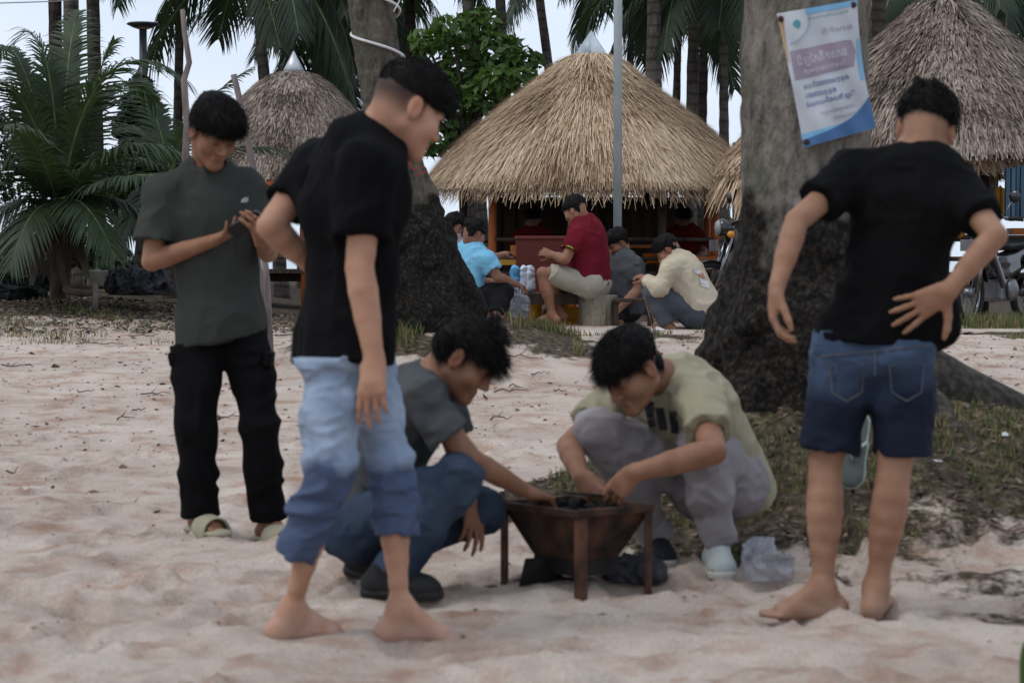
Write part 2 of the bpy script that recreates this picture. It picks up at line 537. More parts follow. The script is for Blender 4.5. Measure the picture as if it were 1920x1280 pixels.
def trunk_mesh(name, prof, n=64, seg=140, rough_=.012, base_rough=.05, base_z=1.0, seed=3, ridge=.0, lobes=0.0):
    """prof: list of (z, cx, cy, r); ragged below base_z"""
    prof = np.array(prof, float)
    zs = np.linspace(prof[0, 0], prof[-1, 0], seg)
    cx, cy, r = (np.interp(zs, prof[:, 0], prof[:, k]) for k in (1, 2, 3))
    k = np.ones(9) / 9
    def sm(a):
        return np.convolve(np.pad(a, 4, mode='edge'), k, 'valid')
    cx, cy, r = sm(cx), sm(cy), sm(r)
    a = np.linspace(0, 2 * math.pi, n, endpoint=False)
    AA, ZZ = np.meshgrid(a, zs)
    RR = np.repeat(r[:, None], n, 1)
    P = np.stack([np.cos(AA) * RR * 1.0, np.sin(AA) * RR, ZZ], -1)
    low = sstep(base_z + .25, base_z - .15, ZZ + .3 * (vnoise(P * 2.5, seed) - .5))
    dis = rough_ * 2 * (vnoise(P * np.array([7, 7, 3]), seed) - .5) + rough_ * (vnoise(P * np.array([20, 20, 9]), seed + 2) - .5)
    dis = dis + low * (base_rough * 2 * (vnoise(P * 6, seed + 5) - .4) + base_rough * 1.2 * (vnoise(P * 17, seed + 6) - .5))
    if ridge:
        dis = dis + (1 - low) * ridge * (np.mod(ZZ * 9 + .6 * vnoise(P * 4, seed + 8), 1.0) - .5)
    if lobes:
        lowest = sstep(base_z * .9, base_z * .2, ZZ)
        dis = dis + lowest * lobes * (np.sin(AA * 5 + 1.3) + .6 * np.sin(AA * 9 + .4 + seed))
    RR = RR + dis
    V = np.stack([cx[:, None] + np.cos(AA) * RR, cy[:, None] + np.sin(AA) * RR, ZZ], -1).reshape(-1, 3)
    i = np.arange(seg - 1)[:, None] * n + np.arange(n)[None, :]
    j = np.arange(seg - 1)[:, None] * n + (np.arange(n)[None, :] + 1) % n
    F = np.stack([i, j, j + n, i + n], -1).reshape(-1, 4)
    return np_mesh(name, V, F)

TX, TY = TRUNK_XY
BP = empty('palm_tree', (TX, TY, .2))
tag(BP, 'thick grey palm trunk with flared dark root base and a banner tied on', 'palm tree')
_gb = ground_macro(np.array([TX]), np.array([TY]))[0]
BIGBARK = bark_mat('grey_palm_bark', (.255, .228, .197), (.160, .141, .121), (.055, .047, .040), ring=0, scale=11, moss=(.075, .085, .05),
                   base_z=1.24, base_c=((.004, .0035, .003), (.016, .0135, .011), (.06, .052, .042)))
_c = lambda py: at(1524, py, TY)[0]
_me = trunk_mesh('trunk', [(-.2, TX, TY, .72), (.15, TX + .05, TY, .60), (.35, TX + .05, TY, .50), (.55, TX + .04, TY, .43), (.72, TX + .0, TY, .405), (.84, TX + .0, TY, .395), (.95, TX, TY, .345), (1.08, TX, TY, .295),
                           (1.35, TX, TY, .272), (2.0, TX + .0, TY, .262), (2.6, TX + .0, TY, .25), (4.2, TX - .1, TY + .1, .21), (7.5, TX - .3, TY + .3, .17)],
                 n=110, seg=330, rough_=.02, base_rough=.045, base_z=.98, seed=4, ridge=.004, lobes=.035)
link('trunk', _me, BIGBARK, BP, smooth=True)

# surface roots that spread from the base to the right and front
_rootm = mat('dark_root_bark', (.07, .06, .048), (.018, .015, .012), scale=26, rough=.95, bump=.8, bscale=60, lo=.4, hi=.7)
for k, (a, L_) in enumerate(((-.15, 1.1), (.35, 1.2), (-.75, .8), (-2.3, .6))):
    pts, rad = [], []
    for t in np.linspace(0, 1, 10):
        rr = .42 + t * L_
        x = TX + math.cos(a + .25 * math.sin(t * 4 + k)) * rr; y = TY + math.sin(a + .25 * math.sin(t * 4 + k)) * rr * .8
        pts.append((x, y, gz(x, y) + .03 * (1 - t) - .03)); rad.append(.085 * (1 - t) ** 1.1 + .008)
    MB().tube(pts, rad, 9).build('root', _rootm, BP, smooth=True)

# broad buttress that carries the base into the mound on the right
MB().tube([(TX + .12, TY - .05, .58), (TX + .40, TY - .06, .56), (TX + .62, TY - .02, .49), (TX + .90, TY + .06, .42), (TX + 1.25, TY + .12, .36)], [.30, .23, .17, .11, .04], 18).build('root', _rootm, BP, smooth=True)

# ------------------------------------------------------------------ palm at mid distance with a coiled white light cord
MY = 16.4
MX0 = at(845, 590, MY)[0]
MP = empty('palm_tree', (at(800, 590, MY)[0], MY, .55))
tag(MP, 'palm trunk with flared black root base and white light cord coiled round it', 'palm tree')
def mpx(px, py): return at(px, py, MY)
_pf = []
for py, x0, x1 in ((640, 610, 925), (590, 640, 905), (540, 660, 885), (480, 676, 862), (420, 690, 838), (370, 700, 822), (320, 700, 800), (280, 694, 785), (200, 680, 768), (100, 664, 750), (0, 652, 738), (-300, 600, 690), (-520, 560, 645)):
    c = mpx((x0 + x1) / 2, py)
    _pf.append((c[2], c[0], MY, (x1 - x0) / 2 / FPX * MY))
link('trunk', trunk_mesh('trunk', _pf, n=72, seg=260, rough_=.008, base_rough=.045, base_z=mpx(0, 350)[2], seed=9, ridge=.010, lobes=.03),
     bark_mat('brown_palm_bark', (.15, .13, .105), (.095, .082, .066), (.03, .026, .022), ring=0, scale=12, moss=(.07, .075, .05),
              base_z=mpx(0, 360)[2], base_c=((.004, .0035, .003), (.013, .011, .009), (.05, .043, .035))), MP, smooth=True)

# ------------------------------------------------------------------ palm fronds
LEAF = {}
def leaf_mat(name, c1, c2, tr):
    if name not in LEAF:
        LEAF[name] = mat(name, c1, c2, scale=3.0, detail=3, rough=.55, spec=.35, transl=tr)
    return LEAF[name]
GREEN_FROND = leaf_mat('palm_leaf_green', (.044, .070, .031), (.021, .037, .018), (.05, .085, .025))
DARK_FROND = leaf_mat('palm_leaf_dark', (.036, .058, .030), (.018, .031, .018), (.035, .06, .02))
DRY_FROND = leaf_mat('palm_leaf_dry', (.085, .056, .036), (.030, .021, .015), (.04, .026, .014))
RACHIS = mat('palm_rib', (.16, .19, .07), (.09, .11, .04), rough=.6)

def frond_mesh(name, P, n=46, wid=.45, lw=.022, droop=.5, seed=0, lean=.55, ragged=.12, side_drop=None):
    """P: points along the midrib (m,3). Leaflets on both sides, narrowing at the ends, drooping."""
    r = np.random.default_rng(seed)
    P = np.asarray(P, float)
    s = np.concatenate([[0], np.cumsum(np.linalg.norm(np.diff(P, axis=0), axis=1))]); s /= s[-1]
    def ev(t): return np.array([np.interp(t, s, P[:, k]) for k in range(3)])
    V, F, M = [], [], []
    # midrib
    m = 12
    ts = np.linspace(0, 1, m)
    pts = [ev(t) for t in ts]
    L = np.linalg.norm(np.diff(P, axis=0), axis=1).sum()
    u = None
    for i, p in enumerate(pts):
        t = nrm(pts[min(i + 1, m - 1)] - pts[max(i - 1, 0)])
        a = nrm(np.cross(t, (0, 0, 1)) if abs(t[2]) < .97 else np.cross(t, (1, 0, 0)))
        b = np.cross(a, t)
        rr = (.016 * (1 - ts[i]) + .003) * max(.6, L / 2)
        for k in range(4):
            an = math.pi / 2 * k
            V.append(p + rr * (math.cos(an) * a + math.sin(an) * b))
    for i in range(m - 1):
        for k in range(4):
            F.append((i * 4 + k, i * 4 + (k + 1) % 4, (i + 1) * 4 + (k + 1) % 4, (i + 1) * 4 + k)); M.append(1)
    down = np.array([0, 0, -1.])
    for i in range(n):
        t = .10 + .90 * (i + .5) / n
        p = ev(t); q = ev(min(1, t + .02)); q0 = ev(max(0, t - .02))
        tn = nrm(q - q0)
        a = np.cross(tn, (0, 0, 1)); a = nrm(a) if np.linalg.norm(a) > .12 else nrm(np.cross(tn, (0, 1, 0)))
        b = nrm(np.cross(a, tn))
        prof = (math.sin(math.pi * min(1, .16 + t * .80)) ** .6)
        for sd in (-1, 1):
            ll = wid * prof * r.uniform(1 - ragged * 1.5, 1 + ragged)
            dr = nrm(a * sd * 1.0 + tn * (lean + .5 * t) + b * r.uniform(.02, .30) + r.normal(0, .05, 3))
            w0 = lw * (.7 + .5 * prof)
            pr = p; base = len(V)
            wv = nrm(np.cross(dr, b)) * w0 / 2
            segs = 3
            for k in range(segs + 1):
                f = k / segs
                pos = p + dr * ll * f + down * droop * ll * f * f
                ww = wv * (1.0, 1.05, .75, .06)[k]
                V.append(pos - ww); V.append(pos + ww)
            for k in range(segs):
                F.append((base + 2 * k, base + 2 * k + 1, base + 2 * k + 3, base + 2 * k + 2)); M.append(0)
    me = np_mesh(name, np.array(V), np.array(F))
    me.polygons.foreach_set('material_index', np.array(M, np.int32))
    return me

def bez(p0, p1, p2, n=16):
    t = np.linspace(0, 1, n)[:, None]
    return (1 - t) ** 2 * np.asarray(p0) + 2 * t * (1 - t) * np.asarray(p1) + t * t * np.asarray(p2)

# shared frond shapes for the tall palms: root at origin, growing along +X, arching over
FROND_SHAPES = []
for k, (rise, drop, L_) in enumerate(((.9, -.35, 2.0), (.55, -1.1, 1.9), (.15, -1.55, 1.6), (.8, -.1, 2.1))):
    FROND_SHAPES.append((frond_mesh('frond', bez((0, 0, 0), (L_ * .5, 0, rise), (L_, .15 * (-1) ** k, drop)), n=46, wid=.48, lw=.034, droop=.85, seed=100 + k), k))
for me, _k in FROND_SHAPES:
    me.materials.append(DARK_FROND); me.materials.append(RACHIS)

TALLBARK = bark_mat('tall_palm_bark', (.155, .138, .122), (.105, .092, .082), (.055, .047, .042), ring=2.2, scale=7)
TALLBARK2 = bark_mat('tall_palm_bark_dark', (.085, .07, .06), (.055, .045, .038), (.03, .025, .022), ring=2.2, scale=7)  # darker bark tone for the dark palms

def tall_palm(label, px_top, px_base, wpx, D, crown_py, crown_dx=0, nf=15, dark=False, seed=0, scale=1.0, crown=True, base_z=None):
    """trunk seen at px_top on the upper frame edge and px_base at pixel row 400; crown centre at row crown_py"""
    r = random.Random(seed)
    pt, pb = at(px_top, 0, D), at(px_base, 400, D)
    sl = (pt - pb) / (pt[2] - pb[2])
    top = at(px_top + crown_dx, crown_py, D)
    zb = gz(float(pb[0]), D) - .1 if base_z is None else base_z
    base = pb + sl * (zb - pb[2])
    rad = wpx / 2 / FPX * D
    root = empty('palm_tree', tuple(base))
    tag(root, label, 'palm tree', 'tall coconut palms behind the huts')
    pr = []
    for t in np.linspace(0, 1, 9):
        z = zb + (top[2] - zb) * t
        c = base + sl * (z - zb) + np.array([crown_dx / FPX * D * t * t * .3, 0, 0])
        pr.append((z, c[0], c[1], rad * (1.30 - .42 * t if t > .12 else 1.5 - 1.6 * t)))
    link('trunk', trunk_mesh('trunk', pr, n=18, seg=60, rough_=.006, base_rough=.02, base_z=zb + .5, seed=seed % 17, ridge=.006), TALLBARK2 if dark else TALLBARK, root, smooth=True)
    if crown:
        tp = np.array([pr[-1][1], pr[-1][2], pr[-1][0]])
        for k in range(nf):
            me, kk = FROND_SHAPES[(0, 1, 2, 1, 3, 2, 1)[k % 7]]
            o = bpy.data.objects.new('frond', me); COL.objects.link(o)
            o.parent = root
            o.location = Vector(tp - base)
            o.rotation_euler = (r.uniform(-.25, .25), r.uniform(-.2, .35), 2 * math.pi * (k * .382 + r.uniform(-.04, .04)))
            sc = scale * r.uniform(.82, 1.15)
            o.scale = (sc, sc, sc)
    return root

tall_palm('left of three palm trunks at upper left, dark and slim', 103, 108, 22, 33, -520, seed=1, dark=True, nf=9)
tall_palm('middle of three palm trunks at upper left, pale grey', 133, 138, 27, 31, -480, seed=2, nf=9)
tall_palm('right of three palm trunks at upper left, slim and dark', 174, 184, 23, 32, -500, seed=3, dark=True, nf=9)
tall_palm('palm with drooping fronds behind the left hut cone', 483, 516, 21, 30, -75, seed=4, nf=11)
tall_palm('shorter dark palm right behind the left hut roof', 596, 575, 18, 36, 75, 10, seed=5, nf=12, dark=True)
tall_palm('dark palm right behind the light cord trunk', 640, 640, 18, 36, -30, seed=6, nf=14, dark=True)
tall_palm('dark slim palm trunk just right of the light cord trunk', 768, 772, 20, 33, -120, seed=7, nf=13, dark=True)
tall_palm('brown palm trunk left of the broad leaved tree top', 877, 902, 21, 30, -320, seed=8, nf=9)
tall_palm('slim palm trunk between broad leaved tree and straw roof', 938, 962, 17, 31, -360, seed=9, nf=9)
tall_palm('leaning slim palm trunk above left slope of straw roof', 1012, 1064, 16, 34, -360, seed=10, nf=9)
tall_palm('thin dark palm right of the straw hut peak', 1186, 1170, 13, 40, -80, seed=11, dark=True, nf=15)
tall_palm('thick pale palm trunk above right slope of straw roof', 1227, 1224, 27, 29, -300, seed=12, nf=11)
tall_palm('thin black palm trunk between two pale trunks over straw roof', 1274, 1262, 14, 38, -60, seed=13, dark=True, nf=11)
tall_palm('pale palm trunk third left of the banner palm', 1302, 1294, 21, 31, -250, seed=14, nf=11)
tall_palm('reddish dark palm trunk hugging a pale trunk', 1322, 1312, 17, 35, -50, seed=15, dark=True, nf=12)
tall_palm('palm trunk nearest left of the banner palm', 1354, 1358, 17, 30, -110, 14, seed=16, nf=13)
tall_palm('pale palm trunk between banner and right hut roof', 1648, 1650, 26, 30, -260, seed=17, nf=11)
tall_palm('dark palm left behind the peak of the right hut', 1702, 1706, 20, 38, 10, seed=18, dark=True, nf=19)
tall_palm('dark palm right behind the peak of the right hut', 1868, 1860, 20, 36, 10, seed=19, dark=True, nf=19)
tall_palm('dark palm hidden behind the thatched straw peak', 1098, 1108, 15, 44, -110, seed=20, dark=True, nf=13)
tall_palm('palm with frond tips dipping in above the crooked stick', 338, 330, 16, 34, -190, seed=21, dark=True, nf=13)

# ------------------------------------------------------------------ young coconut palm at far left
YD = 21.5
def yp(px, py, dd=0.0): return at(px, py, YD + dd)
YP = empty('palm_tree', tuple(yp(110, 545)))
tag(YP, 'young bushy coconut palm with broad fronds and dry brown skirt', 'palm tree')
_yr = []
for t, x, w in ((0, 108, 26), (.5, 106, 22), (1, 112, 20)):
    c = yp(x, 560 - 175 * t); _yr.append((c[2], c[0], YD, w / 2 / FPX * YD))
link('trunk', trunk_mesh('trunk', _yr, n=24, seg=40, rough_=.02, base_rough=.02, base_z=-5, seed=2), mat('fibrous_palm_stem', (.11, .075, .05), (.04, .028, .02), scale=18, stretch=(1, 1, .3), rough=.95, bump=.6), YP, smooth=True)
_c0 = (112, 392)
_fr = [  # control and tip pixels, depth offsets, leaflet length
    ((165, 10), (350, 150), -.3, -.2, .60), ((235, 205), (358, 300), -.8, -.7, .52), ((100, -10), (30, 80), .2, .1, .58),
    ((40, 60), (-60, 190), -.5, -.5, .60), ((40, 20), (-10, 100), .3, .6, .5), ((125, 40), (150, 20), .6, .9, .58),
    ((205, 60), (290, 190), .9, 1.2, .58), ((20, 250), (-90, 330), -.6, -.9, .46), ((230, 300), (345, 340), -1.2, -1.4, .42),
    ((190, 330), (300, 420), -.4, -.5, .42), ((150, 330), (215, 480), -1.0, -1.3, .40), ((60, 350), (20, 500), -1.0, -1.2, .40), ((130, 380), (165, 520), -.7, -.9, .34), ((85, 380), (60, 530), -.6, -.8, .34), ((30, 330), (-60, 460), -.4, -.6, .42), ((170, 150), (215, 75), .3, .2, .5),
    ((60, 210), (10, 235), -1.4, -1.6, .46), ((160, 240), (200, 300), 1.0, 1.4, .5), ((70, 160), (30, 120), 1.0, 1.2, .52)]
for k, (c1, c2, d1, d2, wd) in enumerate(_fr):
    dryk = k in (12, 13)
    me = frond_mesh('frond', bez(yp(*_c0), yp(*c1, d1), yp(*c2, d2)), n=60, wid=wd * (.32 if dryk else 1.05), lw=.025, droop=.50, seed=300 + k, lean=.75)
    link('dry_frond' if dryk else 'frond', me, [DRY_FROND, DRY_FROND] if dryk else [GREEN_FROND, RACHIS], YP)
for k in range(10):                       # dry leaves hanging round the stem
    a = random.uniform(0, 2 * math.pi); rx = random.uniform(8, 80) ** 1.0
    x1 = 110 + rx * math.cos(a); x2 = 110 + rx * 1.15 * math.cos(a) + random.uniform(-12, 12)
    y2 = random.uniform(420, 575)
    me = frond_mesh('dry_frond', bez(yp(112, 395), yp(x1, 340, .35 * math.sin(a)), yp(x2, y2, .4 * math.sin(a)), 10), n=20, wid=.17, lw=.014, droop=1.3, seed=400 + k, lean=1.2)
    link('dry_frond', me, [DRY_FROND, DRY_FROND], YP)

# second young palm, behind the standing man
YD2 = 23.5
def y2(px, py, dd=0.0): return at(px, py, YD2 + dd)
Y2 = empty('palm_tree', tuple(y2(330, 540)))
tag(Y2, 'young coconut palm with fronds fanning out behind the standing man', 'palm tree')
link('trunk', trunk_mesh('trunk', [(y2(0, 560)[2], y2(318, 0)[0], YD2, .10), (y2(0, 330)[2], y2(320, 0)[0], YD2, .07)], n=20, seg=30, rough_=.02, base_rough=.02, base_z=-5, seed=5), MATS['fibrous_palm_stem'], Y2, smooth=True)
for k, (c1, c2, d1, d2, wd) in enumerate((((330, 210), (470, 128), -.3, -.2, .36), ((430, 250), (545, 285), -.5, -.4, .36), ((250, 260), (170, 330), -.6, -.8, .38),
        ((260, 210), (215, 240), .3, .5, .36), ((400, 290), (500, 345), .3, .4, .34), ((300, 230), (268, 150), .2, .4, .4), ((240, 300), (150, 400), .1, .2, .4), ((380, 330), (440, 440), -.2, -.2, .34), ((270, 330), (220, 470), -.5, -.8, .36))):
    me = frond_mesh('frond', bez(y2(322, 335), y2(*c1, d1), y2(*c2, d2)), n=48, wid=wd, lw=.026, droop=.45, seed=500 + k, lean=.7)
    link('frond', me, [GREEN_FROND, RACHIS], Y2)

# ------------------------------------------------------------------ leafy trees and bushes
def leaf_cloud(name, centers, count, size, seed, squash=.7):
    r = np.random.default_rng(seed)
    C = np.array([c[0] for c in centers]); S = np.array([c[1] for c in centers])
    w = S ** 2; w = w / w.sum()
    i = r.choice(len(C), count, p=w)
    dirs = r.normal(0, 1, (count, 3)); dirs /= np.linalg.norm(dirs, axis=1)[:, None]
    P = C[i] + dirs * (S[i] * r.uniform(.35, 1.05, count) ** .5)[:, None] * np.array([1, 1, squash])
    n = dirs * .6 + r.normal(0, .6, (count, 3)) + np.array([0, 0, .5]); n /= np.linalg.norm(n, axis=1)[:, None]
    t = np.cross(n, r.normal(0, 1, (count, 3))); t /= np.linalg.norm(t, axis=1)[:, None]
    b = np.cross(n, t)
    L = (size * r.uniform(.6, 1.3, count))[:, None]
    V = np.stack([P - t * L, P - b * L * .42 + n * L * .12, P + t * L, P + b * L * .42 + n * L * .12], 1).reshape(-1, 3)
    return np_mesh(name, V, np.arange(count * 4).reshape(-1, 4))

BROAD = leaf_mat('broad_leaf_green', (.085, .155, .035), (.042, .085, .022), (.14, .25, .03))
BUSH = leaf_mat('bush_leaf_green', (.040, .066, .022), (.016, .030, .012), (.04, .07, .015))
DARKTREE = leaf_mat('dense_leaf_dark', (.018, .034, .015), (.009, .017, .009), (.015, .03, .008))  # darkest leaf green, for the conical tree and the dark bushes
def leafy(label, D, trunk_px, blobs, count, size, m, cat='tree', name='leafy_tree', seed=0, limb=True):
    p0 = at(trunk_px[0], trunk_px[1], D)
    base = np.array([p0[0], D, gz(p0[0], D) - .05])
    root = empty(name, tuple(base)); tag(root, label, cat)
    cs = []
    for (px, py, rpx, dd) in blobs:
        c = at(px, py, D + dd); cs.append((c, rpx / FPX * D))
    if limb:
        top = np.mean([c for c, _ in cs], 0)
        mb = MB().tube([base, lerp(base, top, .4) + np.array([.04, 0, 0]), lerp(base, top, .8)], [.11, .08, .05], 10)
        mb.build('trunk', TALLBARK2, root, smooth=True)
        for c, s_ in cs:
            MB().tube([lerp(base, top, .5), lerp(lerp(base, top, .75), c, .5), c], [.05, .03, .012], 7).build('limb', TALLBARK2, root, smooth=True)
    link('crown', leaf_cloud('crown', cs, count, size, seed), m, root)
    return root
leafy('broad leaved green tree left of the straw roof', 29, (872, 560),
      [(850, 60, 45, 0), (900, 45, 45, .3), (935, 95, 50, 0), (985, 115, 32, .2), (975, 150, 36, -.2), (860, 130, 55, .4), (820, 160, 45, 0), (905, 185, 50, 0), (845, 225, 50, .3),
       (930, 150, 40, -.4), (800, 80, 36, .3), (870, 265, 36, .2), (815, 275, 30, 0), (790, 220, 36, .5)], 2900, .085, BROAD, seed=1)
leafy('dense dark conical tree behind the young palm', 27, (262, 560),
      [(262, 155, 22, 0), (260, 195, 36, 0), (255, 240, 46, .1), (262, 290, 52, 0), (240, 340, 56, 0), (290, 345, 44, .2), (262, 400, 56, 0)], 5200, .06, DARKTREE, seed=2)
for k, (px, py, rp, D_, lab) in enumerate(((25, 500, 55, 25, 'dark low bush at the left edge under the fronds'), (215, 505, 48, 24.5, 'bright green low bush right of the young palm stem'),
        (150, 470, 55, 28, 'dark bush behind the dry palm skirt'), (300, 480, 52, 28, 'dark bush behind the elbow of the phone man'), (60, 440, 60, 29, 'dark shrub behind the fronds at far left'),
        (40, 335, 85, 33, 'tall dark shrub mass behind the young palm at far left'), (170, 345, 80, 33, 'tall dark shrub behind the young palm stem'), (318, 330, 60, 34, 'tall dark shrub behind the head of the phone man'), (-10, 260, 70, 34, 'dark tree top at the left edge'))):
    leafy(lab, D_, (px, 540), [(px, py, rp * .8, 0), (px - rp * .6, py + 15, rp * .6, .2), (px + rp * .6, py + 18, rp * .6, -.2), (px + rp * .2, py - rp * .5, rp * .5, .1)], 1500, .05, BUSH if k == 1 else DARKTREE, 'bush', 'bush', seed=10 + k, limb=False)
# ------------------------------------------------------------------ thatched huts
def straw_mat(name):
    return mat(name, (1, 1, 1), (.8, .8, .8), scale=30, attr='Col', rough=.85, spec=.2)
STRAW = straw_mat('straw')
WOOD_DARK = mat('dark_timber', (.075, .05, .035), (.035, .024, .018), scale=14, stretch=(1, 1, .2), rough=.85, bump=.3)
WOOD_ORANGE = mat('orange_post', (.48, .13, .03), (.32, .08, .022), scale=12, stretch=(1, 1, .25), rough=.55, bump=.2)  # orange base tone for some of the posts
WOOD_PALE = mat('pale_bamboo', (.26, .19, .12), (.16, .11, .07), scale=10, stretch=(1, 1, .3), rough=.7, bump=.2)
UNDER = mat('thatch_underside', (.06, .043, .03), (.025, .018, .013), scale=25, rough=.95, bump=.5)

def thatch(name, c, prof, n, pal, seed, slen=.42, lift=.05, width=.010, courses=9, eave_drop=None, fringe=.35, fray=.05, nf=1600):
    """prof: [(z, r)] top to eave. Returns strand mesh"""
    r = np.random.default_rng(seed)
    prof = np.array(prof, float)
    z, rad = prof[:, 0], prof[:, 1]
    s = np.concatenate([[0], np.cumsum(np.hypot(np.diff(z), np.diff(rad)))]); S = s[-1]
    # choose starts weighted by circumference, clustered into overlapping courses
    t = r.uniform(0, 1, n * 3)
    keep = r.uniform(0, 1, n * 3) < np.interp(t * S, s, rad) / rad.max()
    t = t[keep][:n]; m = len(t)
    cz = np.floor(t * courses + r.normal(0, .22, m)) / courses
    t0 = np.clip(cz + r.uniform(0, .8, m) / courses, 0, 1)
    a = r.uniform(0, 2 * math.pi, m)
    L = slen * r.uniform(.55, 1.25, m)
    L = np.minimum(L, (1 - t0) * S + .10 * r.uniform(.2, 1.3, m))
    def pos(t_, a_, off):
        ss = np.clip(t_ * S, 0, None)
        zz = np.interp(ss, s, z); rr = np.interp(ss, s, rad)
        ex = np.maximum(ss - S, 0)                        # beyond the eave strands hang down
        if eave_drop is not None:
            dz = eave_drop(a_)
            zz = zz - dz * np.clip(t_, 0, 1) ** 2
        zz = zz - ex * .93; rr = rr + ex * .36 + off * .8
        zz = zz + off * .55
        return np.stack([c[0] + rr * np.cos(a_), c[1] + rr * np.sin(a_), zz], -1)
    da = r.normal(0, .05, m)
    rings_ = []
    for f, o in ((0, .0), (.5, .45), (1.0, 1.0)):
        off = (.012 + lift * o * r.uniform(.2, 1.1, m)) + r.uniform(0, .02, m)
        rings_.append(pos(t0 + f * L / S, a + da * f * .4 / np.maximum(.3, np.interp(t0 * S, s, rad)), off))
    col_r = r.uniform(0, 1, m) ** 1.1
    patch = vnoise(np.stack([np.cos(a) * 3 + 5, np.sin(a) * 3 + 5, t * 6], -1), seed)
    col_r = np.clip(col_r * .75 + (patch - .5) * .9 + .12, 0, 1)
    # fringe
    if nf:
        a2 = r.uniform(0, 2 * math.pi, nf); t2 = r.uniform(.90, 1.0, nf)
        L2 = fringe * r.uniform(.35, 1.2, nf) * (.7 + .6 * vnoise(np.stack([np.cos(a2) * 5, np.sin(a2) * 5, a2 * 0], -1), seed + 3))
        d2 = r.normal(0, .10, nf)
        fr = []
        for f in (0, .5, 1):
            fr.append(pos(t2 + f * L2 / S, a2 + d2 * f * .4, .01 + fray * f * f * r.uniform(-.6, 1, nf)))
        rings_ = [np.concatenate([x, y]) for x, y in zip(rings_, fr)]
        a = np.concatenate([a, a2]); col_r = np.concatenate([col_r, r.uniform(0, .9, nf)])
    m = len(a)
    side = np.stack([-np.sin(a), np.cos(a), np.zeros(m)], -1) * (width * r.uniform(.5, 1.3, m))[:, None]
    V = np.stack([rings_[0] - side, rings_[0] + side, rings_[1] - side, rings_[1] + side, rings_[2] - side * .35, rings_[2] + side * .35], 1).reshape(-1, 3)
    b = np.arange(m)[:, None] * 6
    F = np.concatenate([b + np.array([0, 1, 3, 2]), b + np.array([2, 3, 5, 4])])
    pal = np.array(pal)
    k = np.clip(col_r, 0, .999) * (len(pal) - 1); i = k.astype(int); f = (k - i)[:, None]
    cc = pal[i] * (1 - f) + pal[i + 1] * f
    return np_mesh(name, V, F, np.repeat(cc, 6, 0))

def roof_under(c, prof, drop=None):
    n = 48; vs = []; fs = []
    L_ = np.concatenate([[0], np.cumsum([math.hypot(prof[i + 1][0] - prof[i][0], prof[i + 1][1] - prof[i][1]) for i in range(len(prof) - 1)])]); L_ /= L_[-1]
    for (z, r), t in zip(prof, L_):
        for k in range(n):
            a = 2 * math.pi * k / n
            vs.append((c[0] + (r - .015) * math.cos(a), c[1] + (r - .015) * math.sin(a), z - .03 - (drop(np.array([a]))[0] * t * t if drop else 0)))
    for i in range(len(prof) - 1):
        for k in range(n):
            fs.append((i * n + k, i * n + (k + 1) % n, (i + 1) * n + (k + 1) % n, (i + 1) * n + k))
    fs.append(tuple(range(n)))
    m = MB(); m._add(vs, fs)
    return m

PAL_GOLD = [(.17, .108, .066), (.39, .262, .162), (.55, .395, .255), (.66, .495, .335), (.76, .62, .46)]
PAL_GREY = [(.06, .044, .035), (.155, .114, .092), (.24, .184, .150), (.315, .252, .208), (.42, .35, .295)]

def hut(label, px, D, rows, pal, n, seed, eave_drop=None, posts=8, post_mats=None, finial=None, floor=True, slen=.42, lift=.05, fringe=.35, courses=9, width=.010, nf=1600, fray=.05, base_z=None, rails=True, post_r=.045):
    """rows: [(pixel row, half-width in pixels)] of the roof outline, seen at distance D"""
    s = FPX / D
    cx = at(px, 480, D)[0]
    prof = [(at(px, py, D)[2], hw / s) for py, hw in rows]
    zb = gz(cx, D) if base_z is None else base_z
    root = empty('thatched_hut', (cx, D, zb)); tag(root, label, 'hut', 'thatched beach huts')
    c = (cx, D)
    roof = roof_under(c, prof, eave_drop).build('roof', UNDER, root, smooth=True)
    th = link('thatch', thatch('thatch', c, prof, n, pal, seed, slen=slen, lift=lift, eave_drop=eave_drop, fringe=fringe, courses=courses, width=width, nf=nf, fray=fray), STRAW, roof)
    th['kind'] = 'stuff'
    if finial:
        py0, py1, hw, m = finial
        z0, z1 = at(px, py0, D)[2], at(px, py1, D)[2]
        MB().lathe((cx, D, z0), [(hw / s, 0), (hw / s * .52, (z1 - z0) * .5), (.006, (z1 - z0))], 28).build('peak_cap', m, root, smooth=True)
    ze, re = prof[-1]
    zf = zb + .42
    for k in range(posts):
        a = 2 * math.pi * (k + .5) / posts
        x, y = cx + re * .80 * math.cos(a), D + re * .80 * math.sin(a)
        pm = (post_mats or [WOOD_DARK])[k % len(post_mats or [1])]
        MB().tube([(x, y, zb - .2), (x, y, ze + .25)], post_r, 10).build('post', pm, root, smooth=True)
    if floor:
        R0 = re * .84
        m_ = int(R0 * 2 / .16)
        for k in range(m_):
            x = -R0 + .08 + k * .16
            hl = math.sqrt(max(.01, R0 * R0 - x * x))
            MB().box((cx + x, D, zf), (.15, hl * 2, .04)).build('floor_board', WOOD_DARK, root)
        for yy in (-.5, .5):
            MB().box((cx, D + yy * R0, zf - .07), (R0 * 1.6, .07, .09)).build('floor_beam', WOOD_DARK, root)
    if rails:
        for k in range(posts):
            a, b = 2 * math.pi * (k + .5) / posts, 2 * math.pi * (k + 1.5) / posts
            for h in (.16, .36):
                MB().tube([(cx + re * .8 * math.cos(a), D + re * .8 * math.sin(a), zf + h), (cx + re * .8 * math.cos(b), D + re * .8 * math.sin(b), zf + h)], .022, 7).build('rail', WOOD_DARK, root, smooth=True)
    return root, c, prof, zf

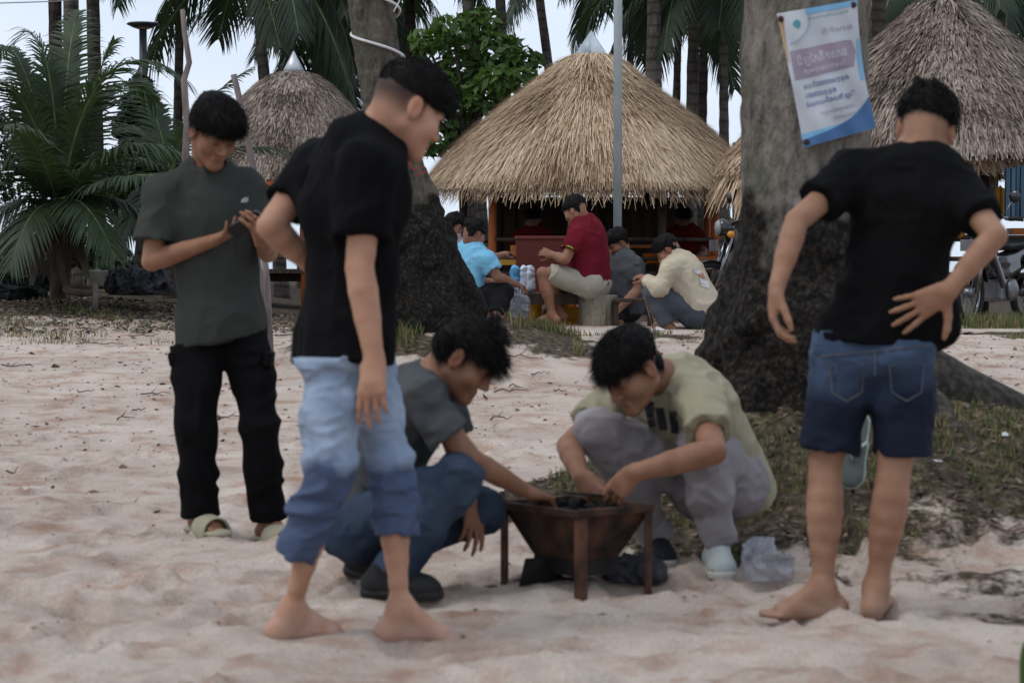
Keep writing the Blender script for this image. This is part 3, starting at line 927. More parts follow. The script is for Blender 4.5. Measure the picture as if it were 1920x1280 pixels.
CLEAR = None
def clear_plastic():
    m, t, b = nodes_of('milky_plastic_sheet', .25, .5)
    b.inputs['Base Color'].default_value = (.55, .62, .68, 1)
    b.inputs['Alpha'].default_value = .55
    MATS['milky_plastic_sheet'] = m
    return m
CLEAR = clear_plastic()
ZINC = mat('zinc_sheet', (.55, .57, .60), (.46, .48, .51), scale=6, rough=.42, metal=.6)

# centre hut: fresh golden straw
H1 = hut('large golden straw hut in the centre background', 1108, 25.0,
         [(103, 22), (108, 40), (125, 64), (150, 90), (200, 157), (250, 220), (290, 262), (330, 296), (336, 299)], PAL_GOLD, 32000, 41,
         eave_drop=lambda a: .02 + .10 * np.maximum(0, -np.sin(a)), posts=9, post_mats=[WOOD_ORANGE, WOOD_DARK, WOOD_ORANGE], finial=(108, 58, 34, CLEAR), slen=.40, lift=.085, fringe=.26, nf=4600, width=.0058, courses=8)
# left hut: weathered, clipped
H2 = hut('weathered grey brown hut with zinc cone behind the standing men', 552, 26.5,
         [(138, 26), (145, 44), (160, 66), (185, 92), (215, 118), (250, 142), (290, 162), (325, 176), (338, 178)], PAL_GREY, 18000, 42,
         posts=7, post_mats=[WOOD_DARK, WOOD_DARK, WOOD_ORANGE], finial=(141, 96, 24, ZINC), slen=.17, lift=.03, fringe=.10, courses=12, width=.011, nf=900, fray=.02)
# right hut: weathered, larger and nearer
H3 = hut('big weathered brown hut rising at the right edge', 1768, 22.5,
         [(4, 34), (12, 56), (40, 84), (80, 128), (120, 168), (170, 214), (220, 258), (265, 292), (300, 306)], PAL_GREY, 24000, 43,
         posts=9, post_mats=[WOOD_PALE, WOOD_DARK], finial=(8, -70, 30, ZINC), slen=.20, lift=.045, fringe=.16, courses=11, width=.0095, nf=1500, fray=.04)
# small straw parasol hut half hidden behind the banner palm
H4 = hut('small straw hut half hidden behind the banner palm trunk', 1500, 21.5,
         [(190, 18), (200, 40), (235, 80), (265, 106), (295, 132), (318, 148)], PAL_GOLD, 5200, 44,
         posts=5, post_mats=[WOOD_DARK], slen=.40, lift=.06, fringe=.40, courses=5, width=.010, nf=1500, floor=False, rails=False)

def under_hut(h, items):
    root, c, prof, zf = h

# woven back wall of the centre hut (slats)
root1, c1, prof1, zf1 = H1
for k in range(9):
    z = zf1 + .06 + k * .085
    MB().box((c1[0] + .05, c1[1] + .95, z), (2.1, .02, .084)).build('wall_slat', WOOD_DARK, root1)
MB().box((c1[0] + .05, c1[1] + .985, zf1 + .42), (2.1, .012, .86)).build('added_dark_panel', UNDER, root1)  # dark panel added to close the slits and keep the interior dark
for k in range(4):
    MB().box((c1[0] - 1.05 + k * .16, c1[1] + .55, zf1 + .45), (.13, .02, .9)).build('wall_board', WOOD_DARK, root1)
# inner straw fringe of the right hut (second, lower skirt)
root3, c3, prof3, zf3 = H3
_p3 = [(prof3[-1][0] + .05, prof3[-1][1] * .80), (prof3[-1][0] - .12, prof3[-1][1] * .86)]
link('thatch', thatch('thatch', c3, _p3, 1500, PAL_GOLD, 47, slen=.22, lift=.02, courses=2, fringe=.10, nf=700), STRAW, root3)['kind'] = 'stuff'
# ------------------------------------------------------------------ people: smooth-union surfaces on a grid
class Field:
    def __init__(s, lo, hi, h):
        s.lo = np.asarray(lo, np.float32); s.h = h
        s.n = np.maximum(np.ceil((np.asarray(hi) - s.lo) / h).astype(int) + 1, 4)
        s.d = np.full(tuple(s.n), 0.25, np.float32)
        s.ax = [s.lo[i] + h * np.arange(s.n[i], dtype=np.float32) for i in range(3)]
    def _box(s, lo, hi):
        a = np.clip(np.floor((lo - s.lo) / s.h).astype(int), 0, s.n)
        b = np.clip(np.ceil((hi - s.lo) / s.h).astype(int) + 1, 0, s.n)
        if (b <= a).any():
            return None, None
        sl = tuple(slice(a[i], b[i]) for i in range(3))
        X = s.ax[0][sl[0]][:, None, None]; Y = s.ax[1][sl[1]][None, :, None]; Z = s.ax[2][sl[2]][None, None, :]
        return sl, (X, Y, Z)
    @staticmethod
    def _smin(a, b, k):
        h = np.maximum(k - np.abs(a - b), 0) / k
        return np.minimum(a, b) - h * h * (k * 0.25)
    def _cap(s, a, b, ra, rb, axis, f, XYZ):
        X, Y, Z = XYZ
        ba = b - a; L2 = float(ba @ ba) + 1e-12
        px, py, pz = X - a[0], Y - a[1], Z - a[2]
        t = np.clip((px * ba[0] + py * ba[1] + pz * ba[2]) / L2, 0, 1)
        qx, qy, qz = px - t * ba[0], py - t * ba[1], pz - t * ba[2]
        q2 = qx * qx + qy * qy + qz * qz
        if axis is not None:
            c = qx * axis[0] + qy * axis[1] + qz * axis[2]
            q2 = q2 + c * c * (f * f - 1)
        return np.sqrt(q2) - (ra + t * (rb - ra))
    def cap(s, a, b, ra, rb=None, k=0.02, axis=None, f=1.0, cuts=(), sub=False):
        a = np.asarray(a, np.float32); b = np.asarray(b, np.float32)
        rb = ra if rb is None else rb
        m = max(ra, rb) + k + 2 * s.h
        sl, XYZ = s._box(np.minimum(a, b) - m, np.maximum(a, b) + m)
        if sl is None: return s
        d = s._cap(a, b, ra, rb, None if axis is None else nrm(axis).astype(np.float32), f, XYZ)
        for p0, n in cuts:
            n = nrm(n)
            d = np.maximum(d, (XYZ[0] - p0[0]) * n[0] + (XYZ[1] - p0[1]) * n[1] + (XYZ[2] - p0[2]) * n[2])
        s._put(sl, d, k, sub)
        return s
    def chain(s, pts, rads, k=.03, kin=.012, axis=None, f=1.0, end_cut=None):
        pts = [np.asarray(p, np.float32) for p in pts]
        m = max(rads) + k + 2 * s.h
        sl, XYZ = s._box(np.min(pts, 0) - m, np.max(pts, 0) + m)
        if sl is None: return s
        d = None
        for i in range(len(pts) - 1):
            e = s._cap(pts[i], pts[i + 1], rads[i], rads[i + 1], None if axis is None else nrm(axis).astype(np.float32), f, XYZ)
            if end_cut is not None and i == len(pts) - 2:
                p0, n = end_cut; n = nrm(n)
                e = np.maximum(e, (XYZ[0] - p0[0]) * n[0] + (XYZ[1] - p0[1]) * n[1] + (XYZ[2] - p0[2]) * n[2])
            d = e if d is None else s._smin(d, e, kin)
        s._put(sl, d, k, False)
        return s
    def _put(s, sl, d, k, sub):
        if sub:
            s.d[sl] = -s._smin(-s.d[sl], d, k)
        else:
            s.d[sl] = s._smin(s.d[sl], d, k)
    def ell(s, c, axes, rad, k=0.02, sub=False):
        c = np.asarray(c, np.float32); A = np.asarray(axes, np.float32); rad = np.asarray(rad, np.float32)
        ext = np.sqrt(((A * rad[:, None]) ** 2).sum(0)) + k + 2 * s.h
        sl, XYZ = s._box(c - ext, c + ext)
        if sl is None: return s
        px, py, pz = XYZ[0] - c[0], XYZ[1] - c[1], XYZ[2] - c[2]
        k0 = 0; k1 = 0
        for i in range(3):
            u = px * A[i, 0] + py * A[i, 1] + pz * A[i, 2]
            k0 = k0 + (u / rad[i]) ** 2; k1 = k1 + (u / rad[i] ** 2) ** 2
        k0 = np.sqrt(k0); k1 = np.sqrt(k1) + 1e-6
        s._put(sl, k0 * (k0 - 1) / k1, k, sub)
        return s
    def sample(s, P):
        q = np.clip((P - s.lo) / s.h, 0, s.n - 1.001); i = q.astype(int); f = q - i
        o = 0
        for a in (0, 1):
            for b in (0, 1):
                for c in (0, 1):
                    w = (f[:, 0] if a else 1 - f[:, 0]) * (f[:, 1] if b else 1 - f[:, 1]) * (f[:, 2] if c else 1 - f[:, 2])
                    o = o + w * s.d[i[:, 0] + a, i[:, 1] + b, i[:, 2] + c]
        return o
    def tuck(s, other, p0, n, gap=.016):
        """keep this garment inside `other` on the side of the plane that n points to"""
        I = np.nonzero(s.d < .03)
        P = np.stack([s.ax[k][I[k]] for k in range(3)], -1)
        m = ((P - p0) @ nrm(n)) > 0
        I = tuple(k[m] for k in I)
        s.d[I] = np.maximum(s.d[I], other.sample(P[m]) + gap)
        return s
    def cut(s, p0, n):
        n = nrm(n)
        s.d = np.maximum(s.d, ((s.ax[0] - p0[0]) * n[0])[:, None, None] + ((s.ax[1] - p0[1]) * n[1])[None, :, None] + ((s.ax[2] - p0[2]) * n[2])[None, None, :]).astype(np.float32)
        return s
    def displace(s, fn, band=0.03):
        """fn(points) -> offset added to the distance (positive carves)"""
        I = np.nonzero(np.abs(s.d) < band)
        P = np.stack([s.ax[i][I[i]] for i in range(3)], -1)
        s.d[I] += fn(P).astype(np.float32)
        return s
    def mesh(s):
        d = s.d
        ins = d < 0
        n = s.n
        cnt = np.zeros(tuple(n - 1), np.int8)
        for a in (0, 1):
            for b in (0, 1):
                for c in (0, 1):
                    cnt += ins[a:n[0] - 1 + a, b:n[1] - 1 + b, c:n[2] - 1 + c]
        act = (cnt > 0) & (cnt < 8)
        I = np.stack(np.nonzero(act), -1)
        idx = np.full(tuple(n - 1), -1, np.int32)
        idx[act] = np.arange(len(I))
        corners = [(a, b, c) for a in (0, 1) for b in (0, 1) for c in (0, 1)]
        val = np.stack([d[I[:, 0] + a, I[:, 1] + b, I[:, 2] + c] for a, b, c in corners], -1)
        acc = np.zeros((len(I), 3), np.float32); num = np.zeros(len(I), np.float32)
        for i in range(8):
            for j in range(i + 1, 8):
                ca, cb = np.array(corners[i]), np.array(corners[j])
                if np.abs(ca - cb).sum() != 1: continue
                va, vb = val[:, i], val[:, j]
                m = (va < 0) != (vb < 0)
                t = np.where(m, va / (va - vb + 1e-20), 0)
                acc += np.where(m[:, None], ca + t[:, None] * (cb - ca), 0)
                num += m
        V = (I + acc / num[:, None]) * s.h + s.lo
        F = []
        for ax in range(3):
            o1, o2 = (ax + 1) % 3, (ax + 2) % 3
            A = [slice(1, -1)] * 3; A[ax] = slice(0, -1)
            B = [slice(1, -1)] * 3; B[ax] = slice(1, None)
            sa, sb = ins[tuple(A)], ins[tuple(B)]
            ch = np.stack(np.nonzero(sa != sb), -1)
            if not len(ch): continue
            pos = ch.copy(); pos[:, o1] += 1; pos[:, o2] += 1
            flip = sb[ch[:, 0], ch[:, 1], ch[:, 2]]
            q = []
            for u, v in ((-1, -1), (0, -1), (0, 0), (-1, 0)):
                c = pos.copy(); c[:, o1] += u; c[:, o2] += v
                q.append(idx[c[:, 0], c[:, 1], c[:, 2]])
            q = np.stack(q, -1)
            q[flip] = q[flip][:, ::-1]
            F.append(q)
        F = np.concatenate(F)
        F = F[(F >= 0).all(1)]
        return V, F

def bounds(pts, pad):
    P = np.array(pts)
    return P.min(0) - pad, P.max(0) + pad

def euler_frame(fwd, roll=0.0):
    """rows: right, forward, up for a head that looks along fwd"""
    f = nrm(fwd)
    r = nrm(np.cross(f, (0, 0, 1)))
    u = np.cross(r, f)
    if roll:
        r, u = r * math.cos(roll) + u * math.sin(roll), u * math.cos(roll) - r * math.sin(roll)
    return np.stack([r, f, u])

def head_prims(F, c, A, sc=1.0, neck=None, jaw=1.0):
    def p(x, y, z): return c + (A[0] * x + A[1] * y + A[2] * z) * sc
    F.ell(p(0, -.015, .03), A, np.array([.076, .096, .088]) * sc, k=.02)
    F.ell(p(0, .03, -.03), A, np.array([.062, .062, .082]) * sc, k=.03)
    for q in (-1, 1):
        F.cap(p(.052 * q * jaw, -.005, -.05), p(.012 * q, .074, -.098), .021 * sc, .018 * sc, k=.03)
        F.ell(p(.043 * q, .058, -.025), A, np.array([.03, .03, .032]) * sc, k=.025)
    F.ell(p(0, .079, -.1), A, np.array([.02, .018, .017]) * sc, k=.02)
    F.cap(p(-.04, .081, .024), p(.04, .081, .024), .013 * sc, k=.02)
    for q in (-1, 1):
        F.ell(p(.032 * q, .103, .002), A, np.array([.02, .02, .014]) * sc, k=.012, sub=True)
        F.ell(p(.032 * q, .078, .0), A, np.array([.0145, .0145, .0125]) * sc, k=.005)
    F.cap(p(0, .092, .012), p(0, .112, -.03), .0075 * sc, .0115 * sc, k=.012)
    for q in (-1, 1):
        F.ell(p(.0125 * q, .1, -.034), A, np.array([.009, .012, .008]) * sc, k=.008)
    F.cap(p(-.02, .089, -.063), p(.02, .089, -.063), .0075 * sc, k=.008)
    F.cap(p(-.016, .089, -.075), p(.016, .089, -.075), .0085 * sc, k=.008)
    F.cap(p(-.02, .101, -.069), p(.02, .101, -.069), .0025 * sc, k=.004, sub=True)
    for q in (-1, 1):
        F.ell(p(.080 * q, -.012, -.004), np.stack([A[0], nrm(A[1] + .35 * A[0] * -q), A[2]]), np.array([.010, .02, .034]) * sc, k=.01)
        F.ell(p(.0885 * q, -.006, -.002), A, np.array([.005, .011, .02]) * sc, k=.005, sub=True)
    if neck is not None:
        F.cap(p(0, -.03, -.05), neck, .050 * sc, .056 * sc, k=.03)
        F.cap(p(0, -.055, -.03), neck - A[1] * .02, .042 * sc, .050 * sc, k=.03)

def hand_prims(F, w, d, n, thumb, curl=(.3, .35, .4, .45), spread=.12, thumb_dir=None, sc=1.0, tcurl=.3):
    """w wrist, d towards the fingers, n palm side, thumb=+1/-1 side along cross(d, n)"""
    w = np.asarray(w, float); d = nrm(d); n = nrm(np.asarray(n, float) - d * np.dot(n, d)); t = np.cross(d, n) * thumb
    F.cap(w, w + d * .05 * sc, .026 * sc, .03 * sc, k=.02, axis=n, f=1.55)
    offs = (.031, .0105, -.0105, -.030)
    lens = ((.043, .026, .021), (.048, .030, .022), (.044, .028, .021), (.034, .021, .018))
    for i in range(4):
        kn = w + d * (.092 - .006 * abs(i - 1)) * sc + t * offs[i] * sc
        F.cap(w + d * .02 * sc + t * offs[i] * .6 * sc, kn, .0135 * sc, .0108 * sc, k=.016)
        dr = nrm(d + t * spread * (1.2 - .8 * i))
        p = kn; ang = 0.0
        for j, L in enumerate(lens[i]):
            ang += curl[i] * (1.0 if j < 2 else .7)
            v = dr * math.cos(ang) + n * math.sin(ang)
            q = p + v * L * sc
            r0 = (.0095, .0085, .0078)[j] * sc; r1 = (.0086, .0078, .0062)[j] * sc
            if i == 3: r0 *= .88; r1 *= .88
            F.cap(p, q, r0, r1, k=.005)
            p = q
    td = nrm(thumb_dir) if thumb_dir is not None else nrm(d * .65 + t * .6 + n * .45)
    p = w + d * .022 * sc + t * .024 * sc + n * .006 * sc
    for j, L in enumerate((.045, .034, .027)):
        v = nrm(td + (d * .5 - t * .5) * tcurl * j)
        q = p + v * L * sc
        F.cap(p, q, (.0165, .0115, .0105)[j] * sc, (.0118, .0105, .0082)[j] * sc, k=(.014, .006, .006)[j])
        p = q

def foot_prims(F, ank, d, zs, sc=1.0, side=1):
    """bare foot: ankle point, direction d (flat), ground height zs, side=+1 when the big toe is on the cross(d,z) side"""
    d = nrm((d[0], d[1], 0)); s = np.cross(d, (0, 0, 1)) * side
    a = np.asarray(ank, float); up = np.array([0, 0, 1.])
    base = np.array([a[0], a[1], zs])
    heel = base - d * .045 * sc + up * .03 * sc
    F.cap(heel, a, .031 * sc, .034 * sc, k=.03)
    ball = base + d * .12 * sc + up * .022 * sc
    F.cap(heel, ball, .031 * sc, .027 * sc, k=.025)
    F.cap(a + d * .01, ball + s * .014, .033 * sc, .022 * sc, k=.03)
    F.cap(ball - s * .022 * sc, ball + s * .022 * sc, .021 * sc, k=.02)
    for i in range(5):
        o = (.034, .015, -.002, -.018, -.032)[i]
        L = (.062, .06, .052, .042, .03)[i]
        r = (.0125, .0092, .0088, .0085, .008)[i]
        b0 = base + d * .118 * sc + s * o * sc + up * .016 * sc
        F.cap(b0, b0 + d * L * sc - up * .004, (r + .002) * sc, r * sc, k=.008)

def chain(F, pts, rads, k=.03, **kw):
    for i in range(len(pts) - 1):
        F.cap(pts[i], pts[i + 1], rads[i], rads[i + 1], k=k, **kw)

def wrinkles(P, amp, freq, seed, stretch=(1, 1, 1), warp=.35):
    """folded-cloth ridges"""
    Q = P * np.asarray(stretch, np.float32) * freq
    W = np.stack([vnoise(Q * .6 + 3, seed + 11), vnoise(Q * .6 + 9, seed + 12), vnoise(Q * .6 + 17, seed + 13)], -1)
    n = vnoise(Q + W * warp * 4, seed)
    return np.minimum(np.abs(n - .5) * 2 - .52, .06) * amp * 1.9

SKIN = {}
def skin_mat(name, c1, c2):
    return mat(name, c1, c2, scale=14, detail=4, rough=.6, spec=.25, attr='Col', sss=.1, bump=.08, bscale=160, bdist=.002)
def cloth(name, c1, c2=None, scale=6, bump=.25, bscale=420, rough=.9, **k):
    return mat(name, c1, c2, scale=scale, detail=5, rough=rough, spec=.06, bump=bump, bscale=bscale, bdist=.004, **k)

M_HAIR = mat('black_hair', (.0085, .0075, .0075), (.004, .0035, .0035), scale=40, rough=.62, spec=.12)

def body_colors(V, c, A, sc, opts):
    """natural colouring of skin: brows, lash lines, lips, clipped stubble, knuckle/knee redness"""
    col = np.ones((len(V), 3), np.float32)
    L = (V - c) @ A.T / sc                                   # head space: x right, y forward, z up
    x, y, z = np.abs(L[:, 0]), L[:, 1], L[:, 2]
    near = (np.linalg.norm(L, axis=1) < .16)
    dark = np.array([.10, .09, .09], np.float32)
    def paint(m, c_, a=1.0):
        m = (np.clip(m, 0, 1) * near * a)[:, None]
        col[:] = col * (1 - m) + np.asarray(c_, np.float32) * m
    brow = np.exp(-((z - .0235 - .004 * np.cos((x - .035) * 60)) / .0052) ** 2 - ((x - .034) / .021) ** 4) * (y > .05)
    paint(brow * 1.2, dark, .9)
    lash = np.exp(-((z + .0025) / .0035) ** 2 - ((x - .032) / .016) ** 4) * (y > .05)
    paint(lash * 1.2, dark, .85)
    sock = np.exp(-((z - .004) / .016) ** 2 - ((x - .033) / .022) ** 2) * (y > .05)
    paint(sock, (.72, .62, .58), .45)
    lip = np.exp(-((z + .069) / .0105) ** 4 - (x / .024) ** 4) * (y > .06)
    paint(lip, (.80, .50, .48), .65)
    ear = np.exp(-((x - .085) / .012) ** 2 - ((z) / .04) ** 4) * (y < .03)
    paint(ear, (1.05, .78, .72), .5)
    st = opts.get('stubble')
    if st:                                                   # clipped sides and nape
        m = sstep(st[0], st[1], z + y * st[2]) * (y < .055) * (np.linalg.norm(L, axis=1) < .15)
        m = m * np.where(z < .025, sstep(.030, .012, y), 1.0)
        m = m * (~((x > .078) & (z > -.045) & (z < .036) & (y > -.035)))
        paint(m, (.05, .05, .055), .95)
    gr = opts.get('sandy')
    if gr is not None:                                       # dry sand stuck to bare feet
        zz = V[:, 2] - gr
        m = np.clip(sstep(.16, .0, zz) * 1.5 * vnoise(V * 38, 5) + sstep(.07, .0, zz) * .25 - .15, 0, .85)[:, None]
        col[:] = col * (1 - m) + np.array([1.05, 1.25, 1.5], np.float32) * m
    blot = (vnoise(V * 9, 3) - .5)[:, None] * .26 + (vnoise(V * 30, 6) - .5)[:, None] * .16
    col *= 1 + blot * np.array([.8, 1.0, 1.05], np.float32)
    return col

def add_strands(V, F, N, count, length, width, seed, bias=(0, 0, 0), sel=None):
    """fine wisps standing off a hair surface, as thin triangles"""
    r = np.random.default_rng(seed)
    pool = np.arange(len(V)) if sel is None else np.nonzero(sel)[0]
    i = r.choice(pool, count)
    p = V[i]; n = N[i] * .40 + r.normal(0, .17, (count, 3)) + np.asarray(bias) * 3.2 + r.normal(0, 1, 3) * .05
    n /= np.linalg.norm(n, axis=1)[:, None] + 1e-9
    L = length * r.uniform(.4, 1.2, count)[:, None]
    s = np.cross(n, r.normal(0, 1, (count, 3))); s /= np.linalg.norm(s, axis=1)[:, None] + 1e-9
    a = p - n * .006 - s * width; b = p - n * .006 + s * width
    tip = p + n * L
    W = np.stack([a, b, tip + s * width * .2, tip - s * width * .2], 1).reshape(-1, 3)
    base = len(V)
    G = np.arange(count * 4).reshape(-1, 4) + base
    return np.concatenate([V, W]), np.concatenate([F, G])

def vnormals(V, F):
    a, b, c = V[F[:, 0]], V[F[:, 1]], V[F[:, 2]]
    fn = np.cross(b - a, c - a)
    N = np.zeros_like(V)
    for k in range(F.shape[1]):
        np.add.at(N, F[:, k], fn)
    return N / (np.linalg.norm(N, axis=1)[:, None] + 1e-12)

def hair_mesh(parent, c, A, sc, o, seed, name='hair'):
    h = o.get('h', .005)
    F = Field(c - .22, c + .22, h)
    def p(x, y, z): return c + (A[0] * x + A[1] * y + A[2] * z) * sc
    rad = np.array(o.get('rad', (.086, .106, .096))) * sc
    F.ell(p(*o.get('cen', (0, -.016, .042))), A, rad, k=.01)
    for (x, y, z, rx, ry, rz) in o.get('lumps', ()):
        F.ell(p(x, y, z), A, np.array([rx, ry, rz]) * sc, k=.02)
    for (a_, b_, ra, rb) in o.get('tufts', ()):
        F.cap(p(*a_), p(*b_), ra, rb, k=.012)
    fq = o.get('freq', 55); am = o.get('amp', .010)
    F.displace(lambda P: (vnoise(P * fq * .45, seed) - .5) * am * .8 + (vnoise((P @ A.T) * np.array([170, 45, 45], np.float32), seed + 4) - .5) * am * .9)
    planes = []
    for (y0, z0, y1, z1) in o['lines']:        # hairlines in the (y, z) plane: removed only below all of them
        t = nrm((0, y1 - y0, z1 - z0))
        nl = np.array([0, t[2], -t[1]])
        if nl[2] > 0: nl = -nl
        wn = A[0] * nl[0] + A[1] * nl[1] + A[2] * nl[2]
        planes.append((p(0, y0, z0), nrm(wn)))
    low = None
    for p0, n_ in planes:
        e = ((F.ax[0] - p0[0]) * n_[0])[:, None, None] + ((F.ax[1] - p0[1]) * n_[1])[None, :, None] + ((F.ax[2] - p0[2]) * n_[2])[None, None, :]
        low = e if low is None else np.minimum(low, e)
    F.d = np.maximum(F.d, low + (vnoise(np.stack(np.meshgrid(*F.ax, indexing='ij'), -1) * 60, seed) - .5) * .016).astype(np.float32)
    V, Q = F.mesh()
    N = vnormals(V, Q)
    V, Q = add_strands(V, Q, N, o.get('strands', 7000), o.get('slen', .022) * 1.35, .0010, seed, bias=A[1] * .26 - A[2] * .10)
    ob = link(name, np_mesh(name, V, Q), M_HAIR, parent, smooth=True)
    return ob

def finish(F, name, material, parent, smooth_it=0, col=None):
    V, Q = F.mesh()
    return link(name, np_mesh(name, V, Q, col(V) if col else None), material, parent, smooth=True)

def torso_frame(shL, shR, up):
    r = nrm(np.asarray(shR) - np.asarray(shL))
    u = nrm(up - r * np.dot(up, r))
    return r, np.cross(u, r), u        # right, forward, up

def leg_body(F, hip, knee, ank, bend=None, sc=1.0):
    hip, knee, ank = map(np.asarray, (hip, knee, ank))
    cd = nrm(bend) if bend is not None else np.zeros(3)          # calf side
    ts = (.12, .25, .38, .52, .66, .82, 1.0)
    rs = (.0535, .0575, .0585, .0530, .0440, .0355, .0325)
    off = (.006, .013, .015, .010, .004, .0, .0)
    F.chain([hip, lerp(hip, knee, .45), lerp(hip, knee, .85), knee] + [lerp(knee, ank, t) + cd * o for t, o in zip(ts, off)],
            [r_ * sc for r_ in (.078, .070, .0595, .0545) + rs], k=.04, kin=.01)

def arm_body(F, sh, el, wr, flat=None, sc=1.0):
    sh, el, wr = map(np.asarray, (sh, el, wr))
    F.chain([sh, lerp(sh, el, .4), lerp(sh, el, .85), el, lerp(el, wr, .25), lerp(el, wr, .55), lerp(el, wr, .8), wr],
            [r_ * sc for r_ in (.054, .050, .044, .0425, .0445, .040, .0325, .029)], k=.03, kin=.004)

def sleeve(F, sh, el, frac, r0, r1, wob=0, open_=.06):
    sh, el = np.asarray(sh), np.asarray(el)
    e = lerp(sh, el, frac); d = nrm(el - sh)
    F.cap(sh, e + d * .03, r0, r1, k=.045, cuts=[(e, d)])
    F.cap(e - d * open_, e + d * .06, r1 - .024, r1 - .020, k=.004, sub=True)

def pant_leg(F, pts, rads, open_=.05, k=.045):
    pts = [np.asarray(p) for p in pts]
    d = nrm(pts[-1] - pts[-2])
    F.chain(pts[:-1] + [pts[-1] + d * .03], rads, k=k, kin=.03, end_cut=(pts[-1], d))
    return pts[-1], d, rads[-1]
# ------------------------------------------------------------------ grill
RUST = mat('rusty_steel', (.095, .047, .030), (.022, .014, .012), scale=11, rough=.8, spec=.3, metal=.25, bump=.3, bscale=90)
RUST_L = mat('rusty_angle_iron', (.14, .064, .040), (.045, .024, .019), scale=13, rough=.8, metal=.25, bump=.3)
SOOT = mat('sooty_steel', (.028, .024, .023), (.012, .011, .011), scale=12, rough=.75, metal=.2)
CHAR = mat('charcoal', (.02, .02, .021), (.006, .006, .006), scale=30, rough=.9, bump=.6)
gl, gf, gr_ = at(940, 1103, 7.63), at(1088, 1130, 7.32), at(1221, 1115, 7.49)
gb = gl + gr_ - gf
GR = empty('charcoal_grill', tuple(np.append(((gl + gr_) / 2)[:2], 0)))
tag(GR, 'small rusty charcoal grill on four thin legs standing in the sand', 'grill')
HG = .275
corners = []
for p in (gf, gr_, gb, gl):
    z0 = gz(p[0], p[1]) - .05
    ztop = .018 + HG
    corners.append(np.array([p[0], p[1], ztop]))
ctr = sum(corners) / 4
ex, ey = nrm(corners[1] - corners[0]), nrm(corners[3] - corners[0])
ROTG = Matrix(np.stack([ex, nrm(np.cross((0, 0, 1), ex)), (0, 0, 1)], 1).tolist())
for p, c in zip((gf, gr_, gb, gl), corners):
    inw = nrm(ctr - c); o = c + inw * .0
    # angle-iron leg: two plates
    for (a, b) in ((ex, ey),):
        sx = 1 if np.dot(ctr - c, ex) > 0 else -1; sy = 1 if np.dot(ctr - c, ey) > 0 else -1
        m_ = MB()
        h = c[2] + .05
        rot2 = Matrix(np.stack([ey, np.cross((0, 0, 1), ey), (0, 0, 1)], 1).tolist())
        m_.box(c + ex * sx * .013 + np.array([0, 0, -h / 2]), (.030, .004, h), ROTG)
        m_.box(c + ey * sy * .013 + np.array([0, 0, -h / 2]), (.030, .0042, h), rot2)
        m_.build('leg', RUST_L, GR)
# rim of four flat bars
for i in range(4):
    a, b = corners[i], corners[(i + 1) % 4]
    d_ = nrm(b - a); rt = Matrix(np.stack([d_, np.cross((0, 0, 1), d_), (0, 0, 1)], 1).tolist())
    off = nrm(np.cross((0, 0, 1), d_)) * .003 * (1 if i % 2 else -1)
    MB().box((a + b) / 2 + off - np.array([0, 0, .010 + .002 * i]), (np.linalg.norm(b - a) + .006, .022, .024), rt).build('rim', RUST, GR, bevel=.002)
# hopper: four sloping plates down to the ash box
hop_b = [lerp(c, ctr, .44) - np.array([0, 0, .175]) for c in corners]
hop_t = [lerp(c, ctr, .02) - np.array([0, 0, .018]) for c in corners]
for i in range(4):
    j = (i + 1) % 4
    n_ = nrm(np.cross(hop_t[j] - hop_t[i], hop_b[i] - hop_t[i])) * .002
    vs = [hop_t[i] + n_, hop_t[j] + n_, hop_b[j] + n_, hop_b[i] + n_, hop_t[i] - n_, hop_t[j] - n_, hop_b[j] - n_, hop_b[i] - n_]
    m_ = MB(); m_._add(vs, [(0, 1, 2, 3), (7, 6, 5, 4), (0, 4, 5, 1), (1, 5, 6, 2), (2, 6, 7, 3), (3, 7, 4, 0)])
    m_.build('hopper_plate', RUST, GR)
box_b = [p - np.array([0, 0, .055]) for p in hop_b]
m_ = MB()
m_._add([p - np.array([0, 0, .002]) for p in hop_b] + box_b, [(0, 1, 5, 4), (1, 2, 6, 5), (2, 3, 7, 6), (3, 0, 4, 7), (4, 5, 6, 7)])
m_.build('ash_box', SOOT, GR)
m_ = MB()                                             # hinged draft flap hanging at the left
m_.box(lerp(hop_b[3], hop_b[0], .35) + np.array([-.02, -.02, -.045]), (.17, .004, .10), ROTG @ Matrix.Rotation(.35, 3, 'X')).build('draft_flap', SOOT, GR)
for k in range(9):                                    # grate bars
    t = (k + .7) / 10
    a = lerp(corners[0], corners[3], .06 + .88 * t); b = lerp(corners[1], corners[2], .06 + .88 * t)
    MB().tube([lerp(a, b, .04) - np.array([0, 0, .030]), lerp(a, b, .96) - np.array([0, 0, .030])], .0035, 6).build('grate_bar', SOOT, GR)
# charcoal lumps heaped in the tray
_cr = np.random.default_rng(5)
for k in range(34):
    u_, v_ = _cr.uniform(.16, .84, 2)
    p = corners[0] + (corners[1] - corners[0]) * u_ + (corners[3] - corners[0]) * v_
    p = p + np.array([0, 0, -.024 + .014 * math.sin(u_ * 3.1) * math.sin(v_ * 3.1) + _cr.uniform(-.006, .006)])
    bm = bmesh.new(); bmesh.ops.create_icosphere(bm, subdivisions=1, radius=1)
    for v in bm.verts: v.co *= 1 + _cr.uniform(-.25, .25)
    me = bpy.data.meshes.new('charcoal_lump'); bm.to_mesh(me); bm.free()
    o = link('charcoal_lump', me, CHAR); o.location = p; o.rotation_euler = _cr.uniform(0, 6, 3)
    o.scale = _cr.uniform(.010, .020, 3) * np.array([1.5, 1, 1])
    tag(o, 'black lump of charcoal heaped in the rusty grill', 'charcoal', 'charcoal lumps in the grill')
